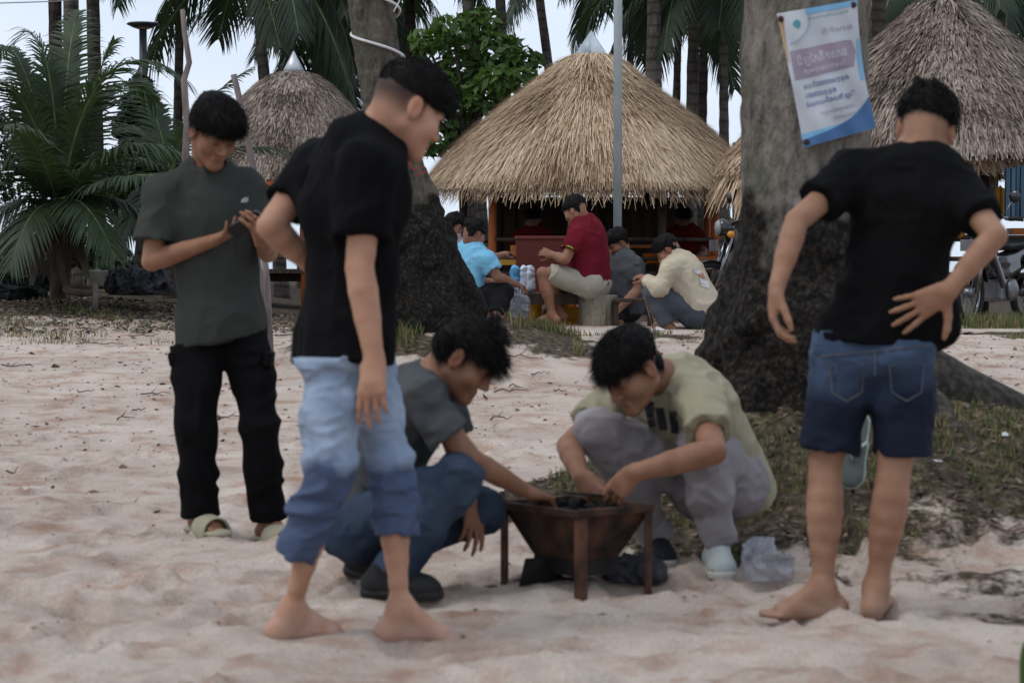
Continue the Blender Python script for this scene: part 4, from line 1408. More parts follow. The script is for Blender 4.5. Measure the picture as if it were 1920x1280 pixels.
# loose dark flat piece laid on the far edge
o = MB().box(lerp(corners[1], corners[2], .35) * .5 + lerp(corners[0], corners[3], .75) * .5 + np.array([.06, .02, .022]), (.20, .05, .008), ROTG @ Matrix.Rotation(.12, 3, 'Y')).build('grill_plate', SOOT, bevel=.002)
tag(o, 'narrow sooty metal plate lying across the grill top', 'metal plate')

# crumpled sheets
def crumple(name, c, size, mat_, seed, n=26, h=.1, dome=True, rz=0.0, fq=9):
    g = []
    c = np.asarray(c, float)
    xs = np.linspace(-1, 1, n)
    P = np.array([[(x, y, 0) for x in xs] for y in xs])
    N1 = vnoise(P * fq * .35 + 3, seed); N2 = vnoise(P * fq * .8 + 7, seed + 1)
    r = np.sqrt(P[..., 0] ** 2 + P[..., 1] ** 2)
    edge = np.clip(1 - r, 0, 1)
    Z = (h * (edge ** .6) * (.45 + .9 * np.abs(N1 - .5) * 2) + h * .35 * (np.abs(N2 - .5) * 2) * edge ** .4)
    ca, sa = math.cos(rz), math.sin(rz)
    gx = []
    for i in range(n):
        row = []
        for j in range(n):
            x, y = P[i, j, 0] * size[0] * (.75 + .5 * N2[i, j]), P[i, j, 1] * size[1] * (.75 + .5 * N1[i, j])
            X, Y = c[0] + x * ca - y * sa, c[1] + x * sa + y * ca
            row.append((X, Y, max(c[2], gz(X, Y) + .006) + Z[i, j]))
        gx.append(row)
    return MB().sheet(gx).build(name, mat_, smooth=False)
BLACKBAG = mat('dark_plastic', (.032, .034, .040), (.015, .016, .02), scale=12, rough=.6, spec=.3)
p = at(1175, 1085, 7.62)
def bag(name, c, rad, m_, seed, amp=.05, fq=14, neck=None, rz=0.0):
    F_ = Field(np.asarray(c) - np.max(rad) * 1.6, np.asarray(c) + np.max(rad) * 1.9, .006 if np.max(rad) < .2 else .010)
    A_ = np.array([[math.cos(rz), math.sin(rz), 0], [-math.sin(rz), math.cos(rz), 0], [0, 0, 1.]])
    F_.ell(c, A_, rad, k=.02)
    if neck is not None: F_.cap(c, neck, rad[2] * .6, .02, k=.04)
    F_.displace(lambda P: wrinkles(P, amp, fq, seed, warp=.6) * .8 + wrinkles(P, amp * .4, fq * 2.4, seed + 3, warp=.6), band=.08)
    F_.cut((0, 0, c[2] - rad[2] * .75), (0, 0, -1))
    return finish(F_, name, m_, None)
o = bag('plastic_sack', (p[0] + .02, p[1], .05), (.09, .07, .035), BLACKBAG, 3, amp=.035, fq=9); tag(o, 'dark plastic sack slumped on the sand beneath the grill', 'sack')
p = at(1040, 1100, 7.62)
o = crumple('plastic_sheet', (p[0], p[1], .010), (.13, .05), BLACKBAG, 8, h=.012); tag(o, 'flat dark plastic scrap on the sand left under the grill', 'plastic sheet')
m, t, b = nodes_of('clear_bag_plastic', .22, .6)
b.inputs['Base Color'].default_value = (.30, .31, .36, 1); b.inputs['Alpha'].default_value = .45
p = at(1442, 1100, 7.55)
o = bag('plastic_bag', (p[0], p[1] + .05, .055 + .01), (.055, .05, .044), m, 12, amp=.05, fq=13, neck=(p[0] - .02, p[1] + .05, .12)); tag(o, 'crumpled clear grey plastic bag on the sand beside pale trainer', 'plastic bag')
CLEARBAG = m

# phone held by the standing man
_ph = at(462, 421, 8.835)
_ax = nrm(at(497, 397, 8.79) - at(425, 440, 8.86)); _n = nrm(np.array([-.1, .62, .75]) - _ax * np.dot(_ax, [-.1, .62, .75])); _b2 = np.cross(_n, _ax)
PHN = empty('mobile_phone', tuple(_ph)); tag(PHN, 'black mobile phone held in the standing man\'s hands', 'phone')
rt = Matrix(np.stack([_ax, _b2, _n], 1).tolist())
MB().box(_ph, (.158, .076, .010), rt).build('case', mat('black_phone_case', (.012, .012, .014), rough=.35, spec=.5), PHN, bevel=.003)
MB().box(_ph + _n * .0056, (.148, .068, .0012), rt).build('screen', mat('phone_glass', (.02, .022, .03), rough=.08, spec=.6), PHN)

# ------------------------------------------------------------------ banner tied on the big palm
def banner():
    root = empty('banner', tuple(at(1555, 140, TY - .3)))
    tag(root, 'tilted white and blue printed banner fixed to the palm trunk', 'banner')
    cor = {'tl': (1456, 26), 'tr': (1607, 0), 'bl': (1507, 277), 'br': (1643, 240)}
    def pt(u, v, lift=0.0):
        x = (cor['tl'][0] * (1 - u) + cor['tr'][0] * u) * (1 - v) + (cor['bl'][0] * (1 - u) + cor['br'][0] * u) * v
        y = (cor['tl'][1] * (1 - u) + cor['tr'][1] * u) * (1 - v) + (cor['bl'][1] * (1 - u) + cor['br'][1] * u) * v
        x -= 9 * math.sin(math.pi * v) * (u - .2)            # right edge bows inwards
        a = (x - 1522) / 120.0
        a = max(-1.08, min(1.08, a))
        dep = .262 * math.sqrt(max(0.02, 1 - min(1, abs(a)) ** 2 * .86)) + (.05 * max(0, u - .6))
        z_ = .010 * math.sin(u * 9 + v * 5) * v + .006 * math.sin(u * 17 - v * 11)
        return at(x, y, TY - dep - .035 - z_ - lift)
    nu, nv = 26, 40
    white = mat('white_vinyl', (.50, .525, .56), (.42, .445, .48), scale=5, rough=.55)
    g = [[pt(i / nu, j / nv) for i in range(nu + 1)] for j in range(nv + 1)]
    sh = MB().sheet(g)
    g2 = [[pt(i / nu, j / nv, -.003) for i in range(nu + 1)] for j in range(nv + 1)]
    sh.sheet(g2)
    cl = sh.build('vinyl_sheet', white, root, smooth=True)
    def patch(poly_uv, c, name, lift=.0025, nn=18):
        """poly_uv: function v-> (u0,u1) over v range"""
        v0, v1, fn = poly_uv
        rows = []
        for k in range(nn + 1):
            v = v0 + (v1 - v0) * k / nn
            a, b = fn(v)
            rows.append([pt(a + (b - a) * i / 16, v, lift) for i in range(17)])
        return MB().sheet(rows).build(name, c, cl, smooth=True)
    blue = mat('banner_blue', (.055, .145, .32), (.05, .125, .28), rough=.5)
    cyan = mat('banner_cyan', (.20, .42, .62), (.16, .36, .56), rough=.5)
    plum = mat('banner_mauve', (.30, .245, .30), (.25, .205, .26), rough=.5)
    pink = mat('banner_pink', (.42, .33, .42), rough=.5)
    org = mat('banner_orange', (.42, .28, .16), rough=.5)
    teal = mat('banner_teal', (.08, .30, .33), rough=.5)
    # bottom swoosh: curve rising to the right
    def col_sw(name, f0, f1, c, lift):
        cols = []
        for i in range(25):
            u = i / 24
            cols.append([pt(u, f0(u) + (f1(u) - f0(u)) * k / 8, lift) for k in range(9)])
        MB().sheet(cols).build(name, c, cl, smooth=True)
    col_sw('light_swoosh', lambda u: .90 - .10 * max(0, u - .55) - .55 * max(0, u - .78) ** 1.3, lambda u: .955 - .14 * u ** 3, cyan, .0022)
    col_sw('blue_swoosh', lambda u: .945 - .05 * u - .14 * u ** 4, lambda u: .999, blue, .0034)
    patch((.02, .36, lambda v: (.0, .045 * (1 - (v / .36)) + .02)), org, 'orange_edge')
    patch((.0, .045, lambda v: (.35, 1.0)), cyan, 'top_stripe')
    patch((.30, .62, lambda v: (.955 + .02 * math.sin(v * 9), .995)), cyan, 'right_stripe')
    patch((.29, .505, lambda v: (.06, .93 - .45 * abs(v - .39) - .10 * (v < .30))), plum, 'text_band')
    patch((.07, .135, lambda v: (.17 + .06 * abs((v - .10) / .035) ** 2, .27 - .04 * abs((v - .10) / .035) ** 2)), teal, 'leaf_emblem')
    # thin circle arc round the emblem
    arc = [pt(.10 + .36 * math.cos(a) * .8, .05 + .2 * math.sin(a) * .9, .003) for a in np.linspace(.0, 1.6, 18)]
    MB().tube(arc, .0015, 5).build('emblem_ring', mat('banner_pale_blue', (.30, .36, .55), rough=.5), cl)
    # lettering in Khmer script
    def text(s, u, v, size, c, sx=1.0, slant=.0):
        cu = bpy.data.curves.new('lettering', 'FONT'); cu.body = s; cu.size = 1.0
        o = bpy.data.objects.new('tmp_text', cu); COL.objects.link(o)
        dg = bpy.context.evaluated_depsgraph_get()
        me = bpy.data.meshes.new_from_object(o.evaluated_get(dg))
        bpy.data.objects.remove(o)
        if len(me.vertices) == 0: return
        co = np.zeros(len(me.vertices) * 3, np.float32); me.vertices.foreach_get('co', co); co = co.reshape(-1, 3)
        w = co[:, 0].max() - co[:, 0].min()
        x = (co[:, 0] - co[:, 0].min()) / w
        out = np.array([pt(u + (sx) * xx, v - yy * size, .0045) for xx, yy in zip(x, co[:, 1])], np.float32)
        me.vertices.foreach_set('co', out.ravel()); me.update()
        link('lettering', me, c, cl)
    wt = mat('banner_white_letter', (.60, .60, .64), rough=.5); bl2 = mat('banner_blue_letter', (.05, .10, .30), rough=.5)
    text('\u1796\u17d0\u178f\u17cc\u1798\u17b6\u1793', .52, .215, .055, pink, .40)
    text('\u178a\u17b8\u17a1\u17c2\u1780\u1782\u17b7\u178f\u179f\u17c1\u178a', .14, .405, .085, wt, .66)
    text('\u179f\u17bc\u1798\u1780\u17d2\u179a\u179b\u17c1\u1780\u1798\u17be\u179b', .20, .475, .050, wt, .58)
    text('\u179b\u17be 10000\u179a\u1793\u1780\u17d2\u1793\u17bb\u1784', .16, .585, .050, bl2, .62)
    text('10000\u179a\u1780\u17d2\u1793\u17bb\u1784', .16, .655, .050, bl2, .42)
    text('\u1785\u17c6\u178e\u17b6\u1799\u1793\u17b7\u1784\u179b\u17be\u1780 \u17a1\u17be', .14, .72, .048, bl2, .68)
    text('\u1780\u1793\u17d2\u179b\u17c2\u1784\u1798\u17bd\u1799\u1793\u17c1\u17c7', .32, .80, .036, pink, .48)
    text('\u1793\u17b7\u1784\u179f\u17d2\u17a2\u17b6\u178f', .48, .86, .036, pink, .30)
    text('\u1780\u17b6\u179a\u1799\u17b6\u179b\u17d0\u1799\u1797\u17bc\u1798\u17b7', .36, .085, .022, teal, .52)
    grom = mat('rust_brown_washer', (.05, .018, .016), rough=.7)
    for (u, v) in ((.04, .045), (.05, .965), (.95, .035)):
        MB().lathe(pt(u, v, .004), [(.013, 0), (.012, .004), (.004, .006)], 18, axis=(0, -1, 0)).build('washer', grom, root, smooth=True)
banner()

# slipper left leaning on the root base
p = at(1602, 838, 8.30)
o = empty('flip_flop', tuple(p)); tag(o, 'green grey rubber flip flop leaning on the palm root behind bare legs', 'flip flop')
FL = Field(p - .2, p + .2, .006)
_dn, _up = nrm((-.15, -.12, -1)), nrm((-.2, -1, .1))
FL.cap(p - _dn * .09, p, .040, .040, k=.02, axis=_up, f=3.2); FL.cap(p, p + _dn * .10, .040, .048, k=.02, axis=_up, f=3.2)
finish(FL, 'footbed', mat('grey_green_rubber', (.10, .12, .11), (.08, .095, .09), rough=.7), o)
FL = Field(p - .2, p + .2, .006)
FL.cap(p - _dn * .09 - _up * .008, p - _up * .008, .047, .047, k=.02, axis=_up, f=5); FL.cap(p - _up * .008, p + _dn * .10 - _up * .008, .047, .055, k=.02, axis=_up, f=5)
finish(FL, 'pale_sole', mat('pale_mint_rubber', (.36, .42, .38), rough=.7), o)
MB().tube([p - _dn * .02 + np.array([.042, -.01, 0]), p + _up * .035 + _dn * .02, p + _dn * .06 + _up * .012, p + _up * .035 + _dn * .02 + np.array([-.01, 0, 0]), p - _dn * .02 + np.array([-.042, -.01, 0])], .006, 6).build('strap', MATS['pale_mint_rubber'], o, smooth=True)

# ------------------------------------------------------------------ poles, lamp, sticks, cords
GALV = mat('painted_steel_pole', (.40, .45, .46), (.33, .38, .39), scale=5, rough=.5, metal=.2)
D_ = 21.0
x0 = at(1158, 440, D_)[0]
o = MB().tube([(x0, D_, gz(x0, D_) - .1), (x0 + .0, D_, 7.0)], 8.0 / FPX * D_, 16).build('steel_pole', GALV, smooth=True)
tag(o, 'plain pale grey steel pole standing before the straw hut', 'pole')
# solar lamp
D_ = 27.0
LP = empty('solar_lamp', tuple(at(268, 545, D_))); tag(LP, 'dark disc shaped solar lamp on a thin post at upper left', 'lamp')
c = at(268, 46, D_)
dk = mat('dark_lamp_plastic', (.028, .03, .035), (.02, .02, .025), rough=.4)
MB().tube([(c[0], D_, .4), (c[0], D_, c[2] - .02)], .045, 12).build('post', dk, LP, smooth=True)
MB().lathe((c[0], D_, c[2]), [(.05, -.055), (.12, -.035), (.188, -.004), (.192, .006), (.17, .018), (.0, .022)], 32).build('lamp_head', dk, LP, smooth=True)
MB().lathe((c[0], D_, c[2]), [(.055, -.058), (.115, -.0395)], 28, cap=False).build('diffuser', mat('amber_diffuser', (.35, .27, .2), rough=.4), LP, smooth=True)
# weathered sticks
STICK = mat('weathered_driftwood', (.22, .18, .165), (.10, .08, .08), scale=18, stretch=(1, 1, .2), rough=.9, bump=.5)
def stick(label, D, pts, r0, r1):
    P = [at(px, py, D) for px, py in pts]
    P[0] = np.array([P[0][0], D, gz(P[0][0], D) - .1]) if pts[0][1] > 500 else P[0]
    o = MB().tube(P, list(np.linspace(r0, r1, len(P))), 9).build('driftwood_stick', STICK, smooth=True)
    return tag(o, label, 'stick')
stick('crooked tall driftwood stick upright behind the phone man', 15.5, [(352, 640), (350, 420), (348, 290), (351, 235), (345, 150), (355, 118), (346, 60), (342, 18)], .030, .016)
stick('leaning split driftwood pole between the two standing men', 14.8, [(512, 640), (500, 520), (482, 360), (470, 290), (455, 210), (438, 140)], .022, .020)
stick('thin grey slat leaning beside the split driftwood pole', 14.9, [(500, 640), (492, 540), (486, 480)], .013, .010)
# coiled light cord on the mid palm, trailing off up to the right
CORD = mat('white_cord', (.62, .62, .62), (.5, .5, .5), rough=.6)
zz = []
for k in range(70):
    t = k / 69
    py = 108 - 215 * t
    cxp = 700 + (py - 50) * .10 + 5
    a = 2 * math.pi * (t * 2.35) - .25
    rr = (46 + 1) / FPX * MY
    c = at(cxp, py, MY)
    zz.append((c[0] + rr * 1.02 * math.cos(-a - .4), MY + rr * 1.02 * math.sin(-a - .4), c[2]))
o = MB().tube(zz, .010, 7).build('light_cord', CORD, smooth=True); tag(o, 'white rope light coiled round the palm trunk', 'cord')
o = MB().tube([at(738, 22, MY - .15), at(746, 8, MY - .1), at(775, -60, MY + 2)], .005, 5).build('cord_tail', CORD, smooth=True); tag(o, 'thin white cord leading up right from the light cord', 'cord')
o = MB().tube([at(-60, 8, 24), at(40, 5, 24), at(105, 3, 24), at(200, -6, 24)], .006, 5).build('overhead_wire', mat('pale_wire', (.3, .28, .3), rough=.6)); tag(o, 'thin overhead wire crossing the sky at top left', 'wire')
o = MB().tube([at(762, 300, 15.9), at(775, 318, 15.9), at(795, 310, 15.9), at(780, 330, 15.9), at(800, 322, 15.9)], .006, 5).build('red_cord', mat('red_nylon', (.35, .02, .015), rough=.6)); tag(o, 'scrap of red string tied on the palm trunk', 'string')
# ------------------------------------------------------------------ the five men round the grill
def blen(name, *pairs):
    pass

def shirt_field(pts_all, h=.0065, pad=.16):
    lo, hi = bounds(pts_all, pad)
    return Field(lo, hi, h)

def rings(F, rs, axis, f, k=.05, cuts=()):
    for (a, ra), (b, rb) in zip(rs[:-1], rs[1:]):
        F.cap(a, b, ra, rb, k=k, axis=axis, f=f, cuts=cuts)

def hollow(S):
    """remember the filled garment before it is opened at the hem"""
    S.solid = Field.__new__(Field); S.solid.lo, S.solid.h, S.solid.n, S.solid.ax, S.solid.d = S.lo, S.h, S.n, S.ax, S.d.copy()

def person_root(ground_pt, label, group=None):
    e = empty('person', ground_pt)
    tag(e, label, 'person', group)
    return e

# ---- man in the dark grey tee, looking at his telephone
def man_phone():
    d = 9.06
    root = person_root((at(440, 1000, d)[0], d, 0.0), 'standing man in dark grey tee and black trousers looking down at a phone')
    hc = at(399, 250, 9.0); A = euler_frame((.52, -.66, -.50), roll=.05); sc = 1.02
    nb = at(390, 322, 9.10)
    sR, sL = at(304, 366, 9.02), at(462, 354, 9.16)
    eR, wR = at(284, 490, 8.98), at(398, 452, 8.93)
    eL, wL = at(503, 474, 9.08), at(496, 458, 8.86)
    pel = at(412, 606, 9.10)
    hR, hL = at(366, 616, 9.08), at(456, 612, 9.12)
    kR, kL = at(368, 800, 9.02), at(487, 796, 9.05)
    aR, aL = at(376, 968, 9.06), at(503, 972, 9.12)
    r, f, u = torso_frame(sR, sL, nb - pel); r, f = -r, -f
    if f[1] > 0: f = -f
    lo, hi = bounds([hc, sR, sL, eR, eL, wR, aR, aL], .2); lo[2] = min(aR[2], aL[2]) - .16
    B = Field(lo, hi, .0058)
    rings(B, [(pel, .115), (lerp(pel, nb, .4), .12), (lerp(pel, nb, .75), .145), (nb - u * .07, .125)], f, 1.5)
    B.cap(nb - u * .05, sR, .055, .05, k=.05); B.cap(nb - u * .05, sL, .055, .05, k=.05)
    head_prims(B, hc, A, sc, nb - u * .01)
    arm_body(B, sR, eR, wR, sc=.9); arm_body(B, sL, eL, wL, sc=.9)
    ph = at(463, 418, 8.80)
    hand_prims(B, wR, at(440, 434, 8.86) - wR, np.array([.25, -.35, .9]), -1, curl=(.28, .3, .34, .4), spread=.1, thumb_dir=(.85, -.2, .55))
    hand_prims(B, wL, at(488, 428, 8.80) - wL, np.array([-.75, .2, .45]), 1, curl=(.45, .5, .55, .6), thumb_dir=(-.35, -.1, .9))
    leg_body(B, hR, kR, aR, sc=.9); leg_body(B, hL, kL, aL, sc=.9)
    for a_, dd, sd in ((aR, (.55, -.83), 1), (aL, (.6, -.8), -1)):
        foot_prims(B, a_ + np.array([0, 0, .0]), dd, gz(a_[0], a_[1]) + .016, side=sd, sc=.92)
    V, Q = B.mesh()
    sk = skin_mat('skin_tan', (.265, .132, .078), (.215, .102, .058))
    link('body', np_mesh('body', V, Q, body_colors(V, hc, A, sc, {'stubble': (.012, .03, .15)})), sk, root, True)
    hair_mesh(root, hc, A, sc, dict(cen=(0, -.004, .058), rad=(.099, .116, .094), amp=.011, freq=46, slen=.024,
              lumps=[(.0, .075, .075, .07, .045, .04), (0, -.03, .1, .075, .08, .05), (0, -.058, -.012, .066, .044, .058)],
              lines=[(.12, .036, 0, .028), (.005, .03, -.055, -.07)]), 21)
    # tee
    S = shirt_field([sR, sL, eR, eL, pel, nb, at(412, 650, d)])
    hem = at(405, 634, d); hn = nrm(np.array([.18, 0, -1]))
    rings(S, [(nb - u * .055, .13), (lerp(nb, pel, .28), .162), (lerp(nb, pel, .6), .154), (pel, .168), (pel - u * .16, .182)], f, 1.35, cuts=[(hem, hn)])
    S.cap(nb - u * .04, sR + u * .005, .062, .058, k=.05); S.cap(nb - u * .04, sL + u * .005, .062, .058, k=.05)
    sleeve(S, sR, eR, .68, .064, .078); sleeve(S, sL, eL, .66, .062, .072)
    hollow(S); S.cap(pel - u * .03, pel - u * .2, .143, .154, k=.004, axis=f, f=1.5, sub=True)
    S.cap(nb - u * .03, hc - A[2] * .02, .064, .062, k=.006, sub=True)
    S.displace(lambda P: wrinkles(P, .010, 9, 31, (1, 1, .55)) + wrinkles(P, .005, 20, 35, (1, 1, .6)))
    tee = cloth('grey_green_jersey', (.046, .049, .044), (.037, .040, .036), scale=3)
    so = finish(S, 'tee_shirt', tee, root)
    # small white chest emblem: three curved bars
    ctr = at(452, 375, 8.9); ch = MB()
    for k in range(3):
        r0 = .006 + k * .0058
        arc = [(r0 + w_) for w_ in (0, .0036)]
        g = []
        for t in np.linspace(0, math.pi / 2, 7):
            row = []
            for rr in arc:
                lx, lz = -rr * math.cos(t) + .008, rr * math.sin(t) - .006
                row.append((ctr[0] + r[0] * 0 + lx * 1.15, lz + ctr[2]))
            g.append(row)
        ch._emb = getattr(ch, '_emb', []) + [g]
    S_ax = S
    def front_y(x, z):
        i = int(np.clip(round((x - S.lo[0]) / S.h), 0, S.n[0] - 1)); j = int(np.clip(round((z - S.lo[2]) / S.h), 0, S.n[2] - 1))
        col = S.d[i, :, j]
        w = np.nonzero(col < 0)[0]
        return (S.ax[1][w[0]] if len(w) else ctr[1]) - .006
    for g in ch._emb:
        ch.sheet([[(x, front_y(x, z), z) for x, z in row] for row in g])
    ch.build('chest_emblem', mat('white_print', (.7, .72, .74), rough=.8), so)
    # black trousers
    T = shirt_field([hR, hL, kR, kL, aR, aL, pel], h=.007, pad=.17)
    T.cap(lerp(hR, hL, .2) + u * .05, lerp(hR, hL, .8) + u * .05, .098, .098, k=.05, axis=f, f=1.15)
    cR = pant_leg(T, [hR - u * .02, lerp(hR, kR, .55), kR, lerp(kR, aR, .5), aR + np.array([.0, 0, .012])], [.094, .084, .072, .068, .068])
    cL = pant_leg(T, [hL - u * .02, lerp(hL, kL, .55), kL, lerp(kL, aL, .5), aL + np.array([.0, 0, .008])], [.094, .082, .070, .067, .066])
    for p_, dd, rr in (cR, cL):
        T.cap(p_ - dd * .05, p_ + dd * .05, rr - .020, k=.004, sub=True)
    T.displace(lambda P: wrinkles(P, .012, 9, 41, (1, 1, 1.3)))
    T.tuck(S.solid, hem + np.array([0, 0, .006]), -hn)
    tb = cloth('black_cotton_trousers', (.0065, .0065, .0072), (.0045, .0045, .005), scale=4)
    to = finish(T, 'trousers', tb, root)
    for px, py, s_ in ((328, 672, -1), (504, 672, 1)):           # cargo pocket flaps
        c = at(px, py, d)
        MB().box(c, (.035, .13, .055), Matrix.Rotation(.15 * s_, 3, 'Y')).build('pocket_flap', tb, to, bevel=.008)
    # slides
    sm = mat('olive_foam_rubber', (.30, .28, .20), (.26, .24, .17), rough=.75, scale=20, bump=.1)
    for a_, dd, sd in ((aR, (.55, -.83), 1), (aL, (.6, -.8), -1)):
        slipper(root, a_, dd, gz(a_[0], a_[1]), sm)
    return root, ph

def slipper(root, ank, d, z0, m, name='slide_sandal'):
    d = nrm((d[0], d[1], 0)); s = np.cross(d, (0, 0, 1)); base = np.array([ank[0], ank[1], z0])
    F = Field(base + np.array([-.2, -.24, -.05]), base + np.array([.24, .24, .14]), .006)
    up = np.array([0, 0, 1.])
    F.cap(base + d * .045 + up * .018, base + d * .14 + up * .010, .066, .064, k=.004, axis=up, f=.98, cuts=[(base + d * .045, -d), (base + d * .150, d)])
    F.cap(base + d * .0 + up * .018, base + d * .25 + up * .012, .053, .052, k=.004, axis=up, f=1.02, sub=True)
    F.chain([base - d * .06 + up * .012, base + d * .03 + up * .012, base + d * .165 + up * .012], [.044, .046, .053], k=.008, axis=up, f=2.6)
    F.cut(base - up * .02, -up)
    return finish(F, name, m, root)

# ---- man in the black tee, walking with rolled wet jeans
def man_rolled_jeans():
    d = 6.62
    root = person_root((at(650, 1185, d)[0], d, 0.0), 'walking barefoot man in black tee and rolled wet light jeans')
    hc = at(764, 207, 6.66); A = euler_frame((.80, .40, -.46)); sc = 1.03
    nb = at(690, 268, 6.68)
    sR, sL = at(692, 312, 6.50), at(588, 316, 6.80)
    eR, wR = at(674, 502, 6.46), at(702, 676, 6.42)
    eL, wL = at(507, 424, 6.70), at(588, 500, 6.80)
    pel = at(645, 640, 6.62)
    hR, hL = at(626, 655, 6.55), at(676, 655, 6.66)
    kR, kL = at(618, 882, 6.46), at(732, 872, 6.62)
    aR, aL = at(546, 1146, 6.55), at(750, 1140, 6.58)
    u = nrm(nb - pel); f = nrm((.80, .52, 0)); f = nrm(f - u * np.dot(f, u)); r = np.cross(f, u)
    lo, hi = bounds([hc, sR, sL, eR, eL, wR, wR + [0, 0, -.2], aR, aL], .2); lo[2] = min(aR[2], aL[2]) - .16
    B = Field(lo, hi, .0058)
    rings(B, [(pel, .115), (lerp(pel, nb, .4), .12), (lerp(pel, nb, .75), .145), (nb - u * .07, .125)], f, 1.5)
    B.cap(nb - u * .05, sR, .058, .05, k=.05); B.cap(nb - u * .05, sL, .058, .05, k=.05)
    head_prims(B, hc, A, sc, nb - u * .01)
    arm_body(B, sR, eR, wR, sc=.95); arm_body(B, sL, eL, wL, sc=.95)
    hand_prims(B, wR, at(694, 770, 6.40) - wR, (.25, .9, 0), -1, curl=(.22, .28, .34, .4), spread=.06, thumb_dir=(.25, .1, -.9), sc=1.04)
    hand_prims(B, wL, (.75, .5, -.25), (.1, -.8, 0), 1, sc=.95)
    leg_body(B, hR, kR, aR, sc=.76); leg_body(B, hL, kL, aL, sc=.76)
    zf = []
    for a_, dd, sd in ((aR, (.85, .35), -1), (aL, (.93, .12), 1)):
        z_ = gz(a_[0], a_[1]); zf.append(z_)
        foot_prims(B, np.array([a_[0], a_[1], max(a_[2], z_ + .075)]), dd, z_ - .008, side=sd)
        B.cap(a_, np.array([a_[0], a_[1], z_ + .05]), .033, .034, k=.02)
    V, Q = B.mesh()
    sk = skin_mat('skin_light', (.41, .228, .150), (.35, .18, .114))
    link('body', np_mesh('body', V, Q, body_colors(V, hc, A, sc, {'stubble': (-.066, .03, .0), 'sandy': 0.0})), sk, root, True)
    hair_mesh(root, hc, A, sc, dict(cen=(0, -.004, .062), rad=(.086, .108, .088), amp=.007, freq=50, slen=.014,
              lumps=[(.0, .085, .065, .055, .04, .04)],
              lines=[(.12, .030, -.12, .035)]), 22)
    S = shirt_field([sR, sL, eL, pel, nb, at(645, 700, d), eR])
    hem = at(650, 668, d); hn = np.array([.03, 0, -1])
    rings(S, [(nb - u * .06, .135), (lerp(nb, pel, .25), .168), (lerp(nb, pel, .6), .150), (pel, .164), (pel - u * .14, .184)], f, 1.42, cuts=[(hem, hn)])
    S.cap(nb - u * .03, sR, .064, .062, k=.05); S.cap(nb - u * .03, sL, .064, .062, k=.05)
    S.cap(nb - u * .02 - f * .03, lerp(nb, pel, .35) - f * .05, .08, .12, k=.06)
    sleeve(S, sR, eR, .66, .070, .072); sleeve(S, sL, eL, .60, .066, .070)
    hollow(S); S.cap(pel - u * .02, pel - u * .2, .140, .155, k=.004, axis=f, f=1.55, sub=True)
    S.cap(nb - u * .015, hc - A[2] * .02, .066, .066, k=.006, sub=True)
    S.displace(lambda P: wrinkles(P, .014, 8, 51, (1, 1, .6)) + wrinkles(P, .006, 18, 55, (1, 1, .6)))
    finish(S, 'tee_shirt', cloth('black_jersey', (.0058, .0058, .0066), (.004, .004, .0048), scale=4), root)
    T = shirt_field([hR, hL, kR, kL, aR, aL, pel], h=.0068, pad=.17)
    T.cap(hR + u * .02, hL + u * .02, .086, .086, k=.05, axis=f, f=1.05)
    cuR, cuL = at(553, 1034, 6.50), at(742, 998, 6.60)
    cR = pant_leg(T, [hR, lerp(hR, kR, .5), kR, lerp(kR, cuR, .5), cuR], [.080, .075, .059, .054, .051])
    cL = pant_leg(T, [hL, lerp(hL, kL, .5), kL, lerp(kL, cuL, .5), cuL], [.078, .065, .057, .054, .053])
    T.cap(hR - f * .02, hL - f * .02, .080, .080, k=.05)
    for p_, dd, rr in (cR, cL):
        T.cap(p_ - dd * .06, p_ + dd * .05, rr - .020, k=.004, sub=True)
    T.displace(lambda P: wrinkles(P, .015, 10, 61, (.8, .8, 1.5)) + wrinkles(P, .006, 24, 65, (.8, .8, 1.4)))
    T.tuck(S.solid, hem + np.array([0, 0, .006]), -hn)
    jm = jeans_mat('pale_wet_jeans', (.275, .335, .43), (.175, .230, .32), (.058, .080, .140), at(600, 868, 6.5)[2], .022, tilt=(.0, 0))
    to = finish(T, 'jeans', jm, root)
    # rolled cuffs
    for p_, dd, rr in (cR, cL):
        F = Field(p_ - .13, p_ + .13, .005)
        F.cap(p_ - dd * .06, p_ + dd * .03, rr + .003, rr + .004, k=.01, cuts=[(p_ + dd * .002, dd), (p_ - dd * .045, -dd)])
        F.cap(p_ - dd * .1, p_ + dd * .08, rr - .010, k=.004, sub=True)
        F.displace(lambda P: wrinkles(P, .004, 20, 68))
        finish(F, 'rolled_cuff', jm, to)
    return root

